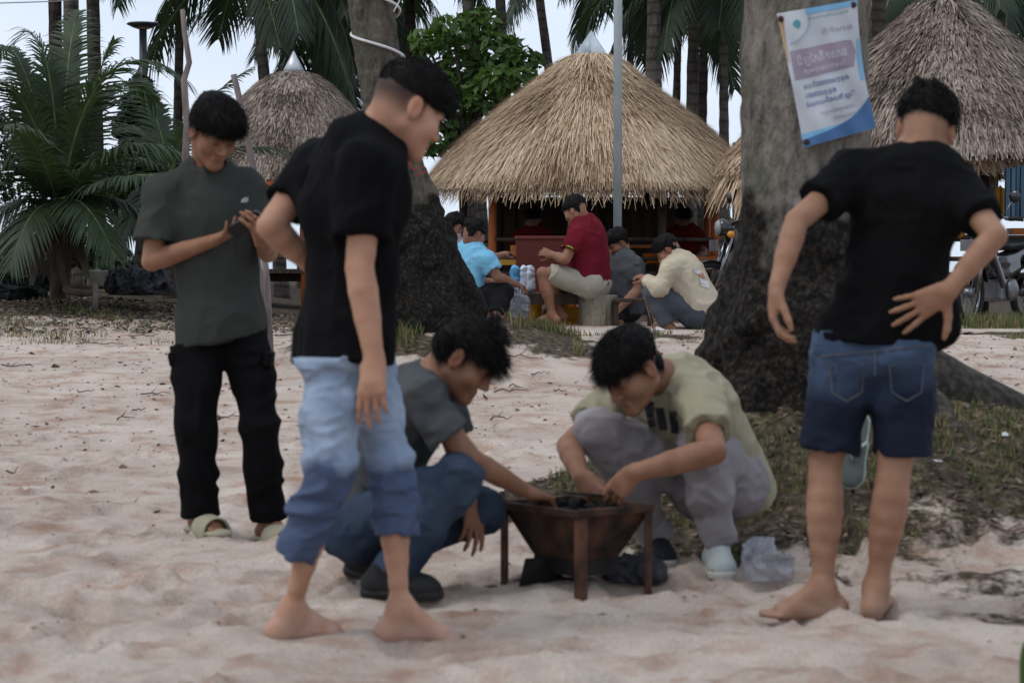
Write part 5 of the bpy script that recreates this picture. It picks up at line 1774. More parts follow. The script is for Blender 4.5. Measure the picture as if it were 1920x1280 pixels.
def jeans_mat(name, c_hi, c_lo, c_wet, z_wet, soft, tilt=(0, 0)):
    """denim; cloth below the ragged water line is wet and dark"""
    if name in MATS: return MATS[name]
    m, t, b = nodes_of(name, .88, .15)
    N, L = t.nodes, t.links
    tc = N.new('ShaderNodeTexCoord')
    n1 = N.new('ShaderNodeTexNoise'); n1.inputs['Scale'].default_value = 7; n1.inputs['Detail'].default_value = 6
    L.new(tc.outputs['Object'], n1.inputs['Vector'])
    rp = N.new('ShaderNodeValToRGB')
    rp.color_ramp.elements[0].position = .35; rp.color_ramp.elements[1].position = .65
    rp.color_ramp.elements[0].color = (*c_lo, 1); rp.color_ramp.elements[1].color = (*c_hi, 1)
    L.new(n1.outputs['Fac'], rp.inputs['Fac'])
    sx = N.new('ShaderNodeSeparateXYZ'); L.new(tc.outputs['Object'], sx.inputs[0])
    n2 = N.new('ShaderNodeTexNoise'); n2.inputs['Scale'].default_value = 5; n2.inputs['Detail'].default_value = 4
    L.new(tc.outputs['Object'], n2.inputs['Vector'])
    ad = N.new('ShaderNodeMath'); ad.operation = 'MULTIPLY_ADD'
    L.new(n2.outputs['Fac'], ad.inputs[0]); ad.inputs[1].default_value = .22; L.new(sx.outputs['Z'], ad.inputs[2])
    ax = N.new('ShaderNodeMath'); ax.operation = 'MULTIPLY_ADD'
    L.new(sx.outputs['X'], ax.inputs[0]); ax.inputs[1].default_value = tilt[0]; L.new(ad.outputs[0], ax.inputs[2])
    mr = N.new('ShaderNodeMapRange')
    off = .11
    mr.inputs['From Min'].default_value = z_wet + off - soft + tilt[1]; mr.inputs['From Max'].default_value = z_wet + off + soft + tilt[1]
    L.new(ax.outputs[0], mr.inputs['Value'])
    mx = N.new('ShaderNodeMix'); mx.data_type = 'RGBA'
    mx.inputs['A'].default_value = (*c_wet, 1)
    L.new(mr.outputs['Result'], mx.inputs['Factor']); L.new(rp.outputs['Color'], mx.inputs['B'])
    L.new(mx.outputs['Result'], b.inputs['Base Color'])
    n3 = N.new('ShaderNodeTexNoise'); n3.inputs['Scale'].default_value = 350
    L.new(tc.outputs['Object'], n3.inputs['Vector'])
    bp = N.new('ShaderNodeBump'); bp.inputs['Strength'].default_value = .3; bp.inputs['Distance'].default_value = .003
    L.new(n3.outputs['Fac'], bp.inputs['Height']); L.new(bp.outputs['Normal'], b.inputs['Normal'])
    MATS[name] = m
    return m

def shoe(root, ank, toe_dir, z0, upper, sole, name='shoe', sc=1.0, pitch=0.0, laces=None):
    d0 = nrm((toe_dir[0], toe_dir[1], 0)); up0 = np.array([0, 0, 1.])
    d = nrm(d0 * math.cos(pitch) - up0 * math.sin(pitch)); up = nrm(up0 * math.cos(pitch) + d0 * math.sin(pitch)); s = np.cross(d, up)
    base = np.array([ank[0], ank[1], z0])
    F = Field(base - .24, base + .26, .0058)
    F.cap(base - d * .045 * sc + up * .045, base + d * .13 * sc + up * .03, .042 * sc, .046 * sc, k=.02, axis=up, f=1.15)
    F.cap(base - d * .04 * sc + up * .05, base - d * .015 * sc + up * .10, .040 * sc, .040 * sc, k=.03)
    F.cap(base + d * .02 * sc + up * .08, base + d * .11 * sc + up * .045, .034 * sc, .036 * sc, k=.03)
    F.cap(base - d * .012 + up * .09, base - d * .02 + up * .2, .031, k=.006, sub=True)
    F.cut(base + up * .022, -up)
    o = finish(F, name, upper, root)
    G = Field(base - .24, base + .26, .0058)
    G.cap(base - d * .05 * sc + up * .02, base + d * .135 * sc + up * .02, .043 * sc, .047 * sc, k=.01, cuts=[(base + up * .030, up), (base + up * .002, -up)])
    finish(G, 'sole', sole, o)
    if laces is not None:
        mb = MB()
        for k in range(5):
            t = .035 + k * .02
            c = base + d * t * sc + up * (.111 - k * .0085)
            mb.tube([c - s * .026 - up * .008, c + up * .003, c + s * .026 - up * .008], .0035, 6)
        mb.build('laces', laces, o, smooth=True)
    return o

# ---- man squatting on the left, hand in the grill
def man_squat_left():
    root = person_root((at(720, 1110, 7.45)[0], 7.45, 0.0), 'squatting man in grey tee and blue jeans reaching into the grill')
    hc = at(872, 674, 7.42); A = euler_frame((.76, -.16, -.62)); sc = 1.0
    nb = at(806, 716, 7.46)
    sR, sL = at(792, 748, 7.29), at(822, 742, 7.60)
    eR, wR = at(884, 862, 7.28), at(982, 918, 7.47)
    eL, wL = at(862, 862, 7.66), at(880, 934, 7.46)
    pel = at(660, 970, 7.50)
    hR, hL = at(664, 985, 7.40), at(676, 985, 7.58)
    kR, kL = at(858, 898, 7.24), at(902, 955, 7.52)
    aR, aL = at(728, 1082, 7.27), at(688, 1040, 7.64)
    u = nrm(nb - pel); r = nrm(sR - sL); f = nrm(np.cross(u, r)); f = f if f[0] > 0 else -f
    lo, hi = bounds([hc, sR, sL, eR, eL, wR + [.2, 0, 0], aR, aL, pel, kL], .2); lo[2] = -.08
    B = Field(lo, hi, .0058)
    rings(B, [(pel, .14), (lerp(pel, nb, .4), .13), (lerp(pel, nb, .75), .15), (nb - u * .07, .125)], f, 1.5)
    B.cap(nb - u * .05, sR, .055, .05, k=.05); B.cap(nb - u * .05, sL, .055, .05, k=.05)
    head_prims(B, hc, A, sc, nb - u * .01, jaw=.95)
    arm_body(B, sR, eR, wR, sc=.86); arm_body(B, sL, eL, wL, sc=.86)
    hand_prims(B, wR, at(1030, 934, 7.56) - wR, (.1, .35, -.9), -1, curl=(.26, .3, .32, .34), thumb_dir=(.8, .5, -.2), spread=.05, sc=.92)
    hand_prims(B, wL, at(892, 1010, 7.42) - wL, (-.5, .6, 0), 1, curl=(.25, .3, .35, .4), thumb_dir=(-.2, -.3, -.9))
    leg_body(B, hR, kR, aR, sc=.84); leg_body(B, hL, kL, aL, sc=.84)
    zR, zL = gz(aR[0], aR[1]), gz(aL[0], aL[1])
    foot_prims(B, aR, (.93, -.25), zR + .02, side=-1, sc=.92); foot_prims(B, aL, (.9, -.35), zL + .03, side=1, sc=.92)
    V, Q = B.mesh()
    sk = skin_mat('skin_brown', (.245, .124, .076), (.20, .095, .056))
    link('body', np_mesh('body', V, Q, body_colors(V, hc, A, sc, {'stubble': (-.03, .012, .25)})), sk, root, True)
    hair_mesh(root, hc, A, sc, dict(cen=(0, -.014, .056), rad=(.083, .105, .084), amp=.011, freq=48, slen=.03,
              lumps=[(.0, .074, .055, .056, .045, .040), (.02, -.08, .02, .06, .045, .05), (0, -.058, -.012, .066, .044, .058)],
              tufts=[((-.0, .03, .13), (.0, -.01, .185), .018, .004), ((-.02, .0, .13), (-.03, -.03, .175), .016, .004), ((.02, .06, .12), (.02, .045, .165), .015, .004)],
              lines=[(.13, .022, 0, .032), (.01, .03, -.06, -.065)]), 23)
    S = shirt_field([sR, sL, eR, eL, pel, nb, at(650, 1010, 7.5)])
    hem = at(655, 1000, 7.5)
    rings(S, [(nb - u * .06, .115), (lerp(nb, pel, .28), .158), (lerp(nb, pel, .6), .148), (pel, .155), (pel - u * .10 - f * .02, .15)], f, 1.4, cuts=[(pel - u * .07, -u)])
    S.cap(nb - u * .03, sR, .058, .058, k=.05); S.cap(nb - u * .03, sL, .058, .058, k=.05)
    S.cap(lerp(nb, pel, .15) - f * .045, lerp(nb, pel, .5) - f * .05, .08, .095, k=.06)
    sleeve(S, sR, eR, .55, .062, .068); sleeve(S, sL, eL, .55, .060, .064)
    S.cap(nb - u * .015, hc - A[2] * .02, .062, .062, k=.006, sub=True)
    S.displace(lambda P: wrinkles(P, .013, 9, 71) + wrinkles(P, .006, 20, 75))
    so = finish(S, 'tee_shirt', cloth('mid_grey_jersey', (.070, .075, .080), (.054, .058, .064), scale=4), root)
    T = shirt_field([hR, hL, kR, kL, aR, aL, pel], h=.0068, pad=.17)
    T.cap(hR, hL, .100, .100, k=.05); T.cap(pel, lerp(hR, hL, .5), .105, .105, k=.05)
    cR = pant_leg(T, [hR, lerp(hR, kR, .5), kR, lerp(kR, aR, .5), lerp(kR, aR, .93)], [.088, .080, .066, .060, .054])
    cL = pant_leg(T, [hL, lerp(hL, kL, .5), kL, lerp(kL, aL, .5), lerp(kL, aL, .93)], [.088, .080, .066, .060, .054])
    for p_, dd, rr in (cR, cL):
        T.cap(p_ - dd * .05, p_ + dd * .05, rr - .020, k=.004, sub=True)
    T.displace(lambda P: wrinkles(P, .013, 11, 81) + wrinkles(P, .006, 24, 85))
    finish(T, 'jeans', cloth('blue_denim', (.046, .066, .100), (.021, .033, .055), scale=5), root)
    bl = mat('black_shoe_fabric', (.012, .012, .013), (.007, .007, .008), rough=.8, bump=.2, bscale=200)
    bs = mat('black_rubber', (.012, .012, .012), (.008, .008, .008), rough=.6)
    shoe(root, aR, (.93, -.2), zR, bl, bs); shoe(root, aL, (.85, -.45), zL, bl, bs, pitch=.18)
    wt = nrm(wL - eL)
    w_ = MB().tube([wL - wt * .014, wL + wt * .006], [.0335, .0325], 20).build('wrist_band', mat('black_watch_strap', (.01, .01, .012), rough=.5), root, True)
    return root

# ---- man squatting on the right in the cream tee
def man_squat_right():
    root = person_root((at(1345, 1070, 7.9)[0], 7.9, 0.0), 'squatting man in cream tee, grey joggers and pale trainers beside the grill')
    hc = at(1186, 694, 7.72); A = euler_frame((-.66, -.46, -.60), roll=-.05); sc = 1.06
    nb = at(1256, 712, 7.90)
    sL, sR = at(1312, 760, 7.72), at(1160, 748, 8.00)
    eL, wL = at(1338, 846, 7.47), at(1190, 886, 7.43)
    eR, wR = at(1066, 836, 7.82), at(1090, 894, 7.66)
    pel = at(1358, 896, 8.10)
    hL, hR = at(1372, 903, 8.00), at(1312, 900, 8.08)
    kL, kR = at(1318, 838, 7.74), at(1122, 806, 7.84)
    aL, aR = at(1346, 1018, 7.80), at(1232, 1004, 8.06)
    u = nrm(nb - pel); r = nrm(sR - sL); f = nrm(np.cross(u, r)); f = f if f[1] < 0 else -f
    lo, hi = bounds([hc, sR, sL, eR, eL, wR, wL, wL + [-.1, -.1, -.15], aR, aL, pel, kR, kL], .2); lo[2] = -.06
    B = Field(lo, hi, .0058)
    rings(B, [(pel, .15), (lerp(pel, nb, .4), .14), (lerp(pel, nb, .75), .16), (nb - u * .07, .13)], f, 1.45)
    B.cap(nb - u * .05, sR, .058, .052, k=.05); B.cap(nb - u * .05, sL, .058, .052, k=.05)
    head_prims(B, hc, A, sc, nb - u * .01, jaw=1.08)
    arm_body(B, sR, eR, wR, sc=.96); arm_body(B, sL, eL, wL, sc=1.02)
    hand_prims(B, wL, at(1150, 925, 7.46) - wL, (.3, .8, -.3), -1, curl=(.42, .45, .5, .5), thumb_dir=(-.75, .1, -.6), sc=1.0)
    hand_prims(B, wR, at(1118, 930, 7.62) - wR, (.4, .8, -.1), 1, curl=(.3, .35, .4, .4), thumb_dir=(.75, -.1, -.5), sc=1.0)
    leg_body(B, hR, kR, aR, sc=.92); leg_body(B, hL, kL, aL, sc=.92)
    zR, zL = gz(aR[0], aR[1]), gz(aL[0], aL[1])
    foot_prims(B, aR, (-.1, -1), zR + .02, side=-1, sc=.9); foot_prims(B, aL, (.02, -1), zL + .02, side=1, sc=.9)
    V, Q = B.mesh()
    sk = skin_mat('skin_tan_warm', (.265, .136, .085), (.215, .105, .063))
    link('body', np_mesh('body', V, Q, body_colors(V, hc, A, sc, {'stubble': (-.02, .015, .3)})), sk, root, True)
    hair_mesh(root, hc, A, sc, dict(cen=(0, -.012, .058), rad=(.088, .107, .085), amp=.010, freq=46, slen=.024,
              lumps=[(.0, .075, .056, .060, .044, .040), (0, -.058, -.012, .066, .044, .058)],
              lines=[(.14, .018, 0, .026), (.015, .03, -.055, -.068)]), 24)
    S = shirt_field([sR, sL, eR, eL, pel, nb, at(1440, 950, 8.2)])
    bk = -f
    rings(S, [(nb - u * .05, .13), (lerp(nb, pel, .28), .180), (lerp(nb, pel, .6), .165), (pel, .156), (pel - u * .14 + bk * .02, .148)], f, 1.3, cuts=[(pel - u * .09, -u)])
    S.cap(nb - u * .03, sR, .062, .060, k=.05); S.cap(nb - u * .03, sL, .062, .062, k=.05)
    S.cap(lerp(nb, pel, .15) + bk * .03, lerp(nb, pel, .8) + bk * .04, .085, .10, k=.07)
    sleeve(S, sR, eR, .55, .066, .070); sleeve(S, sL, eL, .60, .070, .076)
    S.cap(nb - u * .015, hc - A[2] * .02, .066, .066, k=.006, sub=True)
    S.displace(lambda P: wrinkles(P, .014, 8, 91) + wrinkles(P, .006, 19, 95))
    cream = cloth('cream_jersey', (.31, .285, .20), (.26, .238, .165), scale=3)
    so = finish(S, 'tee_shirt', cream, root)
    # dark letter bars printed on the chest, wrapped on the cloth
    prn = mat('navy_print', (.022, .024, .030), rough=.85)
    def front_hit(px, py):
        for dd in np.arange(7.2, 8.3, .006):
            p = at(px, py, dd)
            q = np.round((p - S.lo) / S.h).astype(int)
            if (q >= 0).all() and (q < S.n).all() and S.d[tuple(q)] < 0:
                return at(px, py, dd - .010)
        return None
    for (x0, x1, y0, y1, sl) in ((1208, 1222, 762, 800, 8), (1228, 1244, 764, 806, 8), (1254, 1268, 770, 812, 4), (1210, 1225, 752, 768, 0)):
        g = []
        for t in np.linspace(0, 1, 7):
            row = [front_hit(x0 + (x1 - x0) * w_ + sl * t, y0 + (y1 - y0) * t) for w_ in (0, .33, .66, 1)]
            if all(p is not None for p in row): g.append(row)
        if len(g) > 1:
            MB().sheet(g).build('chest_print', prn, so)
    T = shirt_field([hR, hL, kR, kL, aR, aL, pel], h=.0068, pad=.18)
    T.cap(hR, hL, .115, .115, k=.06); T.cap(pel, lerp(hR, hL, .5), .118, .118, k=.06)
    cL = pant_leg(T, [hL, lerp(hL, kL, .5), kL, lerp(kL, aL, .5), lerp(kL, aL, .97)], [.098, .088, .068, .061, .052])
    cR = pant_leg(T, [hR, lerp(hR, kR, .5), kR, lerp(kR, aR, .5), lerp(kR, aR, .97)], [.096, .086, .069, .060, .052])
    for p_, dd, rr in (cR, cL):
        T.cap(p_ - dd * .05, p_ + dd * .05, rr - .020, k=.004, sub=True)
    T.displace(lambda P: wrinkles(P, .015, 8, 101) + wrinkles(P, .006, 20, 105))
    to = finish(T, 'jogging_trousers', cloth('grey_fleece', (.265, .248, .258), (.215, .20, .212), scale=4), root)
    up_ = mat('pale_mesh_shoe', (.35, .385, .385), (.28, .31, .315), rough=.75, bump=.3, bscale=180, scale=12)
    ws = mat('white_rubber', (.5, .5, .47), (.42, .41, .38), rough=.6)
    dk = mat('navy_shoe_fabric', (.018, .022, .032), (.012, .014, .02), rough=.8, bump=.3, bscale=180)
    shoe(root, aL, (.02, -1), zL, up_, ws, sc=1.05, laces=mat('mint_lace', (.42, .55, .53), rough=.8))
    shoe(root, aR, (.1, -1), zR, dk, ws, sc=1.02)
    return root

# ---- man seen from behind in denim shorts
def man_shorts():
    d = 6.94
    root = person_root((at(1600, 1160, d)[0], d, 0.0), 'barefoot man seen from behind, black tee, wet denim shorts, hand on hip')
    hc = at(1736, 246, 6.98); A = euler_frame((.22, .92, -.30), roll=-.14); sc = 1.0
    nb = at(1728, 296, 6.93)
    sL, sR = at(1600, 326, 6.95), at(1794, 350, 6.90)
    eL, wL = at(1494, 414, 6.80), at(1456, 540, 6.72)
    eR, wR = at(1866, 442, 6.72), at(1778, 545, 6.70)
    pel = at(1642, 635, 6.94)
    hL, hR = at(1590, 645, 6.96), at(1690, 645, 6.92)
    kL, kR = at(1548, 868, 6.96), at(1678, 868, 6.90)
    aL, aR = at(1543, 1108, 6.94), at(1642, 1112, 6.92)
    u = nrm(nb - pel); r = nrm(sR - sL); f = nrm(np.cross(u, r)); f = f if f[1] > 0 else -f
    lo, hi = bounds([hc, sR, sL, eR, eL, wL + [0, 0, -.15], aR, aL], .2); lo[2] = min(aR[2], aL[2]) - .16
    B = Field(lo, hi, .0058)
    rings(B, [(pel, .115), (lerp(pel, nb, .4), .115), (lerp(pel, nb, .75), .145), (nb - u * .07, .125)], f, 1.5)
    B.cap(nb - u * .05, sR, .058, .05, k=.05); B.cap(nb - u * .05, sL, .058, .05, k=.05)
    head_prims(B, hc, A, sc, nb - u * .01)
    arm_body(B, sR, eR, wR, sc=.84); arm_body(B, sL, eL, wL, sc=.82)
    hand_prims(B, wL, at(1450, 590, 6.72) - wL, (.85, -.1, -.1), 1, curl=(.5, .55, .55, .5), thumb_dir=(.35, -.3, -.8))
    hand_prims(B, wR, at(1690, 590, 6.76) - wR, (0, 1, .1), 1, curl=(.06, .08, .1, .12), spread=.2, thumb_dir=(.15, .1, -.9), sc=1.05)
    leg_body(B, hR, kR, aR, bend=(0, -1, 0), sc=.93); leg_body(B, hL, kL, aL, bend=(-.1, -.9, 0), sc=.93)
    for a_, dd, sd in ((aL, (-.97, -.15), 1), (aR, (.35, .9), -1)):
        z_ = gz(a_[0], a_[1])
        foot_prims(B, np.array([a_[0], a_[1], z_ + .085]), dd, z_ - .006, side=sd)
        B.cap(a_, np.array([a_[0], a_[1], z_ + .06]), .033, .034, k=.02)
    V, Q = B.mesh()
    sk = skin_mat('skin_olive', (.30, .165, .105), (.25, .128, .077))
    link('body', np_mesh('body', V, Q, body_colors(V, hc, A, sc, {'stubble': (-.01, .015, .12), 'sandy': 0.0})), sk, root, True)
    hair_mesh(root, hc, A, sc, dict(cen=(0, -.012, .064), rad=(.088, .108, .086), amp=.010, freq=52, slen=.02,
              lumps=[(.0, .06, .075, .06, .05, .045)],
              tufts=[((-.04, -.03, .13), (-.05, -.04, .158), .02, .006), ((.01, -.02, .135), (.0, -.03, .165), .02, .006)],
              lines=[(.12, .03, -.12, -.028)]), 25)
    S = shirt_field([sR, sL, eR, eL, pel, nb, at(1660, 700, d)])
    hem = at(1650, 632, d); hn = nrm(np.array([-.12, 0, -1]))
    rings(S, [(nb - u * .06, .12), (lerp(nb, pel, .25), .150), (lerp(nb, pel, .6), .130), (pel, .160), (pel - u * .14, .180)], f, 1.3, cuts=[(hem, hn)])
    S.cap(nb - u * .035, sR, .058, .056, k=.05); S.cap(nb - u * .035, sL, .058, .056, k=.05)
    sleeve(S, sR, eR, .62, .056, .060); sleeve(S, sL, eL, .58, .056, .060)
    # loose tail of the tee hanging at the right hip
    tl = at(1762, 618, 6.90)
    S.cap(at(1748, 560, 6.90), tl, .055, .052, k=.05, axis=f, f=1.3)
    hollow(S); S.cap(pel - u * .02, pel - u * .2, .136, .152, k=.004, axis=f, f=1.5, sub=True)
    S.cap(nb - u * .015, hc - A[2] * .02, .062, .062, k=.006, sub=True)
    S.displace(lambda P: wrinkles(P, .013, 8, 111, (1, 1, .8)) + wrinkles(P, .006, 19, 115))
    finish(S, 'tee_shirt', cloth('faded_black_jersey', (.0062, .0062, .0066), (.0045, .0045, .0049), scale=4), root)
    T = shirt_field([hR, hL, kR, kL, pel], h=.0068, pad=.2)
    T.cap(hL + u * .01, hR + u * .01, .090, .090, k=.05, axis=f, f=1.05)
    T.cap(hL - f * .035 - u * .03, hR - f * .035 - u * .03, .088, .088, k=.05)
    eLc, eRc = at(1556, 840, 6.96), at(1690, 846, 6.92)
    cL = pant_leg(T, [hL, lerp(hL, eLc, .5), eLc], [.094, .088, .082], k=.03)
    cR = pant_leg(T, [hR, lerp(hR, eRc, .5), eRc], [.094, .088, .082], k=.012)
    for p_, dd, rr in (cR, cL):
        T.cap(p_ - dd * .09, p_ + dd * .05, rr - .020, k=.004, sub=True)
    T.displace(lambda P: wrinkles(P, .010, 9, 121) + wrinkles(P, .005, 22, 125))
    T.tuck(S.solid, hem + np.array([0, 0, .006]), -hn)
    jm = jeans_mat('wet_denim_shorts', (.056, .086, .145), (.038, .060, .105), (.009, .013, .026), at(1640, 722, 6.9)[2], .06)
    to = finish(T, 'denim_shorts', jm, root)
    # waistband seam, centre seam and back pockets
    def back_hit(px, py):
        for dd in np.arange(6.5, 7.2, .005):
            p = at(px, py, dd); q = np.round((p - T.lo) / T.h).astype(int)
            if (q >= 0).all() and (q < T.n).all() and T.d[tuple(q)] < 0:
                return at(px, py, dd - .006)
        return at(px, py, 6.85)
    seam = mat('denim_stitching', (.10, .10, .11), rough=.9)
    for line in ([(1540 + 12 * i, 668 - 1.2 * i) for i in range(18)], [(1641, 655 + 12 * i) for i in range(5)]):
        MB().tube([back_hit(*p) for p in line], .0028, 5).build('seam', seam, to)
    for cx in (1588, 1700):
        pts = [(cx - 32, 685), (cx - 28, 735), (cx, 752), (cx + 28, 735), (cx + 32, 683), (cx - 32, 685)]
        MB().tube([back_hit(*p) for p in pts], .0026, 5).build('pocket_seam', seam, to)
    return root
man_phone()
man_rolled_jeans()
man_squat_left()
man_squat_right()
man_shorts()
# ------------------------------------------------------------------ people sitting in the background
def figure(label, J, fwd, face, shirt, pants, skin, sleeve_f=.6, long_sleeve=False, shorts=None, h=.011, hairo=None, group=None, torso=(.18, 1.45), name_shirt='tee_shirt', name_pants='trousers', root_pt=None, shoes=None, arms=True, hand_dirs=None, bulk=1.0, hemd=.08):
    g = {k: np.asarray(v, float) for k, v in J.items()}
    base = root_pt if root_pt is not None else (g['pel'][0], g['pel'][1], gz(g['pel'][0], g['pel'][1]))
    root = person_root(base, label, group)
    hc, nb, pel = g['head'], g['neck'], g['pel']
    A = euler_frame(face)
    u = nrm(nb - pel); f = nrm(np.asarray(fwd, float) - u * np.dot(fwd, u))
    lo, hi = bounds([v for v in g.values()], .22)
    B = Field(lo, hi, h)
    w = torso[0] * .84
    rings(B, [(pel, w), (lerp(pel, nb, .5), w * .95), (nb - u * .08, w * .8)], f, torso[1])
    for s in 'LR':
        if 's' + s in g:
            B.cap(nb - u * .05, g['s' + s], .055, .05, k=.05)
            arm_body(B, g['s' + s], g['e' + s], g['w' + s], sc=bulk)
            hd = (hand_dirs or {}).get(s)
            dd = hd[0] if hd else nrm(g['w' + s] - g['e' + s])
            nn = hd[1] if hd else (0, .2, -1)
            hand_prims(B, g['w' + s], dd, nn, 1 if s == 'L' else -1, curl=(.55, .6, .62, .62))
        if 'k' + s in g:
            leg_body(B, g['h' + s], g['k' + s], g['a' + s])
            fd = (f[0], f[1])
            foot_prims(B, g['a' + s], fd, g['a' + s][2] - .07, sc=.95)
    head_prims(B, hc, A, 1.0, nb)
    V, Q = B.mesh()
    link('body', np_mesh('body', V, Q, body_colors(V, hc, A, 1.0, {'stubble': (-.02, .02, .2)})), skin, root, True)
    ho = dict(cen=(0, -.012, .056), rad=(.088, .110, .088), amp=.020, freq=38, slen=.026, strands=1200, h=.009, lumps=[(0, -.058, -.012, .066, .044, .058)], lines=[(.13, .035, 0, .035), (.01, .03, -.06, -.07)])
    ho.update(hairo or {})
    hair_mesh(root, hc, A, 1.0, ho, len(label))
    S = shirt_field([v for k, v in g.items() if k[0] in 'sephnw' or k in ('pel', 'neck')], h=h)
    tw, tf = torso
    rings(S, [(nb - u * .06, tw * .72), (lerp(nb, pel, .28), tw), (lerp(nb, pel, .65), tw * .98), (pel, tw * 1.02), (pel - u * .12, tw)], f, tf, cuts=[(pel - u * hemd, -u)])
    for s in 'LR':
        if 's' + s in g:
            S.cap(nb - u * .035, g['s' + s], .068, .068, k=.05)
            if long_sleeve:
                S.cap(g['s' + s], g['e' + s], .075, .068, k=.04)
                S.cap(g['e' + s], g['w' + s], .066, .045, k=.03)
            else:
                sleeve(S, g['s' + s], g['e' + s], sleeve_f, .074, .078)
    S.cap(nb - u * .015, hc - A[2] * .02, .062, .062, k=.006, sub=True)
    S.displace(lambda P: wrinkles(P, .012, 9, 7) + wrinkles(P, .006, 19, 9), band=.04)
    so = finish(S, name_shirt, shirt, root)
    if 'kL' in g or 'kR' in g:
        T = shirt_field([g[k] for k in g if k[0] in 'hka' and len(k) == 2] + [pel], h=h, pad=.2)
        for s in 'LR':
            if 'k' + s not in g: continue
            T.cap(pel, g['h' + s], tw * .76, .12, k=.05)
            if shorts:
                e = lerp(g['h' + s], g['k' + s], shorts)
                pant_leg(T, [g['h' + s], lerp(g['h' + s], e, .5), e], [.105, .10, .088])
            else:
                pant_leg(T, [g['h' + s], lerp(g['h' + s], g['k' + s], .5), g['k' + s], lerp(g['k' + s], g['a' + s], .5), lerp(g['k' + s], g['a' + s], .95)], [.105, .096, .078, .072, .062])
        T.displace(lambda P: wrinkles(P, .010, 10, 17), band=.04)
        finish(T, name_pants, pants, root)
    if shoes is not None:
        for s in 'LR':
            if 'a' + s in g:
                shoe(root, g['a' + s], (f[0], f[1]), g['a' + s][2] - .085, shoes[0], shoes[1])
    return root, so, S

SK2 = skin_mat('skin_deep_tan', (.28, .14, .085), (.22, .10, .06))
SK3 = skin_mat('skin_dark_brown', (.24, .12, .08), (.19, .09, .06))
MAROON = cloth('maroon_pique', (.145, .012, .022), (.11, .009, .016), scale=5, bscale=200)
def q(px, py, d): return at(px, py, d)
# man in the maroon polo on the stump
D0 = 20.0
red, red_shirt, RS = figure('man in maroon polo and beige shorts sitting on a stump', dict(
    head=q(1079, 396, D0), neck=q(1096, 418, D0), pel=q(1110, 530, D0 + .02),
    sR=q(1100, 438, D0 + .17), sL=q(1084, 440, D0 - .16), eL=q(1060, 486, D0 - .24), wL=q(1036, 478, D0 - .10),
    eR=q(1070, 488, D0 + .25), wR=q(1040, 480, D0 + .08),
    hL=q(1108, 535, D0 - .10), kL=q(1018, 512, D0 - .14), aL=q(1036, 590, D0 - .14),
    hR=q(1108, 535, D0 + .12), kR=q(1030, 512, D0 + .14), aR=q(1052, 584, D0 + .14)),
    (-.90, .42, 0), (-.74, .52, -.42), MAROON, cloth('beige_twill', (.36, .33, .27), (.30, .27, .22), scale=6), SK2, sleeve_f=.62, shorts=.86, name_shirt='polo_shirt', name_pants='shorts', torso=(.205, 1.3), h=.0095, bulk=1.05, hemd=.02,
    root_pt=tuple(q(1100, 610, D0)), hand_dirs={'L': ((-.75, .3, .25), (.3, .8, -.2)), 'R': ((-.75, -.2, .25), (.3, -.8, -.2))})
# lime trim on the near sleeve
_e = lerp(q(1084, 440, D0 - .16), q(1060, 486, D0 - .24), .62); _d = nrm(q(1060, 486, D0 - .24) - q(1084, 440, D0 - .16))
MB().lathe(_e - _d * .004, [(.076, 0), (.080, .0), (.080, .012), (.076, .012), (.076, 0)], 24, axis=_d, cap=False).build('sleeve_trim', mat('lime_trim', (.22, .36, .03), rough=.8), red_shirt)
ST = empty('tree_stump', tuple(q(1122, 612, D0))); tag(ST, 'short pale sawn log used as a stool by the maroon polo man', 'stump')
c = q(1122, 612, D0)
MB().lathe((c[0], c[1], c[2] - .08), [(.182, 0), (.178, .1), (.172, .22), (.174, .34), (.166, .352)], 26).build('log', bark_mat('pale_log', (.27, .23, .18), (.19, .16, .125), (.09, .075, .06), scale=8), ST, smooth=True)
MB().lathe((c[0], c[1], c[2] + .272), [(.165, 0), (.165, .004)], 26).build('sawn_top', mat('sawn_wood', (.34, .28, .2), scale=20), ST)
# man in sky blue shirt
D1 = 19.6
figure('man in sky blue shirt sitting on the ground, half behind palm', dict(
    head=q(888, 440, D1), neck=q(884, 464, D1 + .02), pel=q(868, 556, D1 + .05),
    sR=q(912, 488, D1 - .12), sL=q(868, 480, D1 + .2), eR=q(934, 520, D1 - .15), wR=q(966, 532, D1 + .02), eL=q(900, 530, D1 + .35), wL=q(935, 530, D1 + .35),
    hR=q(880, 566, D1 - .05), kR=q(944, 548, D1 - .1), aR=q(930, 590, D1 - .25), hL=q(875, 566, D1 + .2), kL=q(925, 545, D1 + .35), aL=q(945, 590, D1 + .25)),
    (.8, .55, 0), (.62, .62, -.38), cloth('sky_blue_sport', (.20, .47, .66), (.16, .40, .58), scale=4), cloth('black_trousers_bg', (.012, .012, .014), scale=4), SK3, root_pt=tuple(q(890, 600, D1)))
# neighbour, almost hidden by the trunk
figure('dark haired person beside sky blue shirt man, pale sleeve reaching right', dict(
    head=q(853, 428, D1 + .9), neck=q(850, 450, D1 + .9), pel=q(846, 556, D1 + .9), sR=q(890, 470, D1 + .75), sL=q(830, 470, D1 + 1.0), eR=q(918, 488, D1 + .8), wR=q(940, 478, D1 + .95), eL=q(820, 520, D1 + 1.1), wL=q(850, 530, D1 + 1.2)),
    (.8, .5, 0), (.7, .5, -.4), cloth('grey_rose_jersey', (.24, .19, .19), (.2, .16, .16)), None, SK3, sleeve_f=.9, root_pt=tuple(q(850, 600, D1 + .9)))
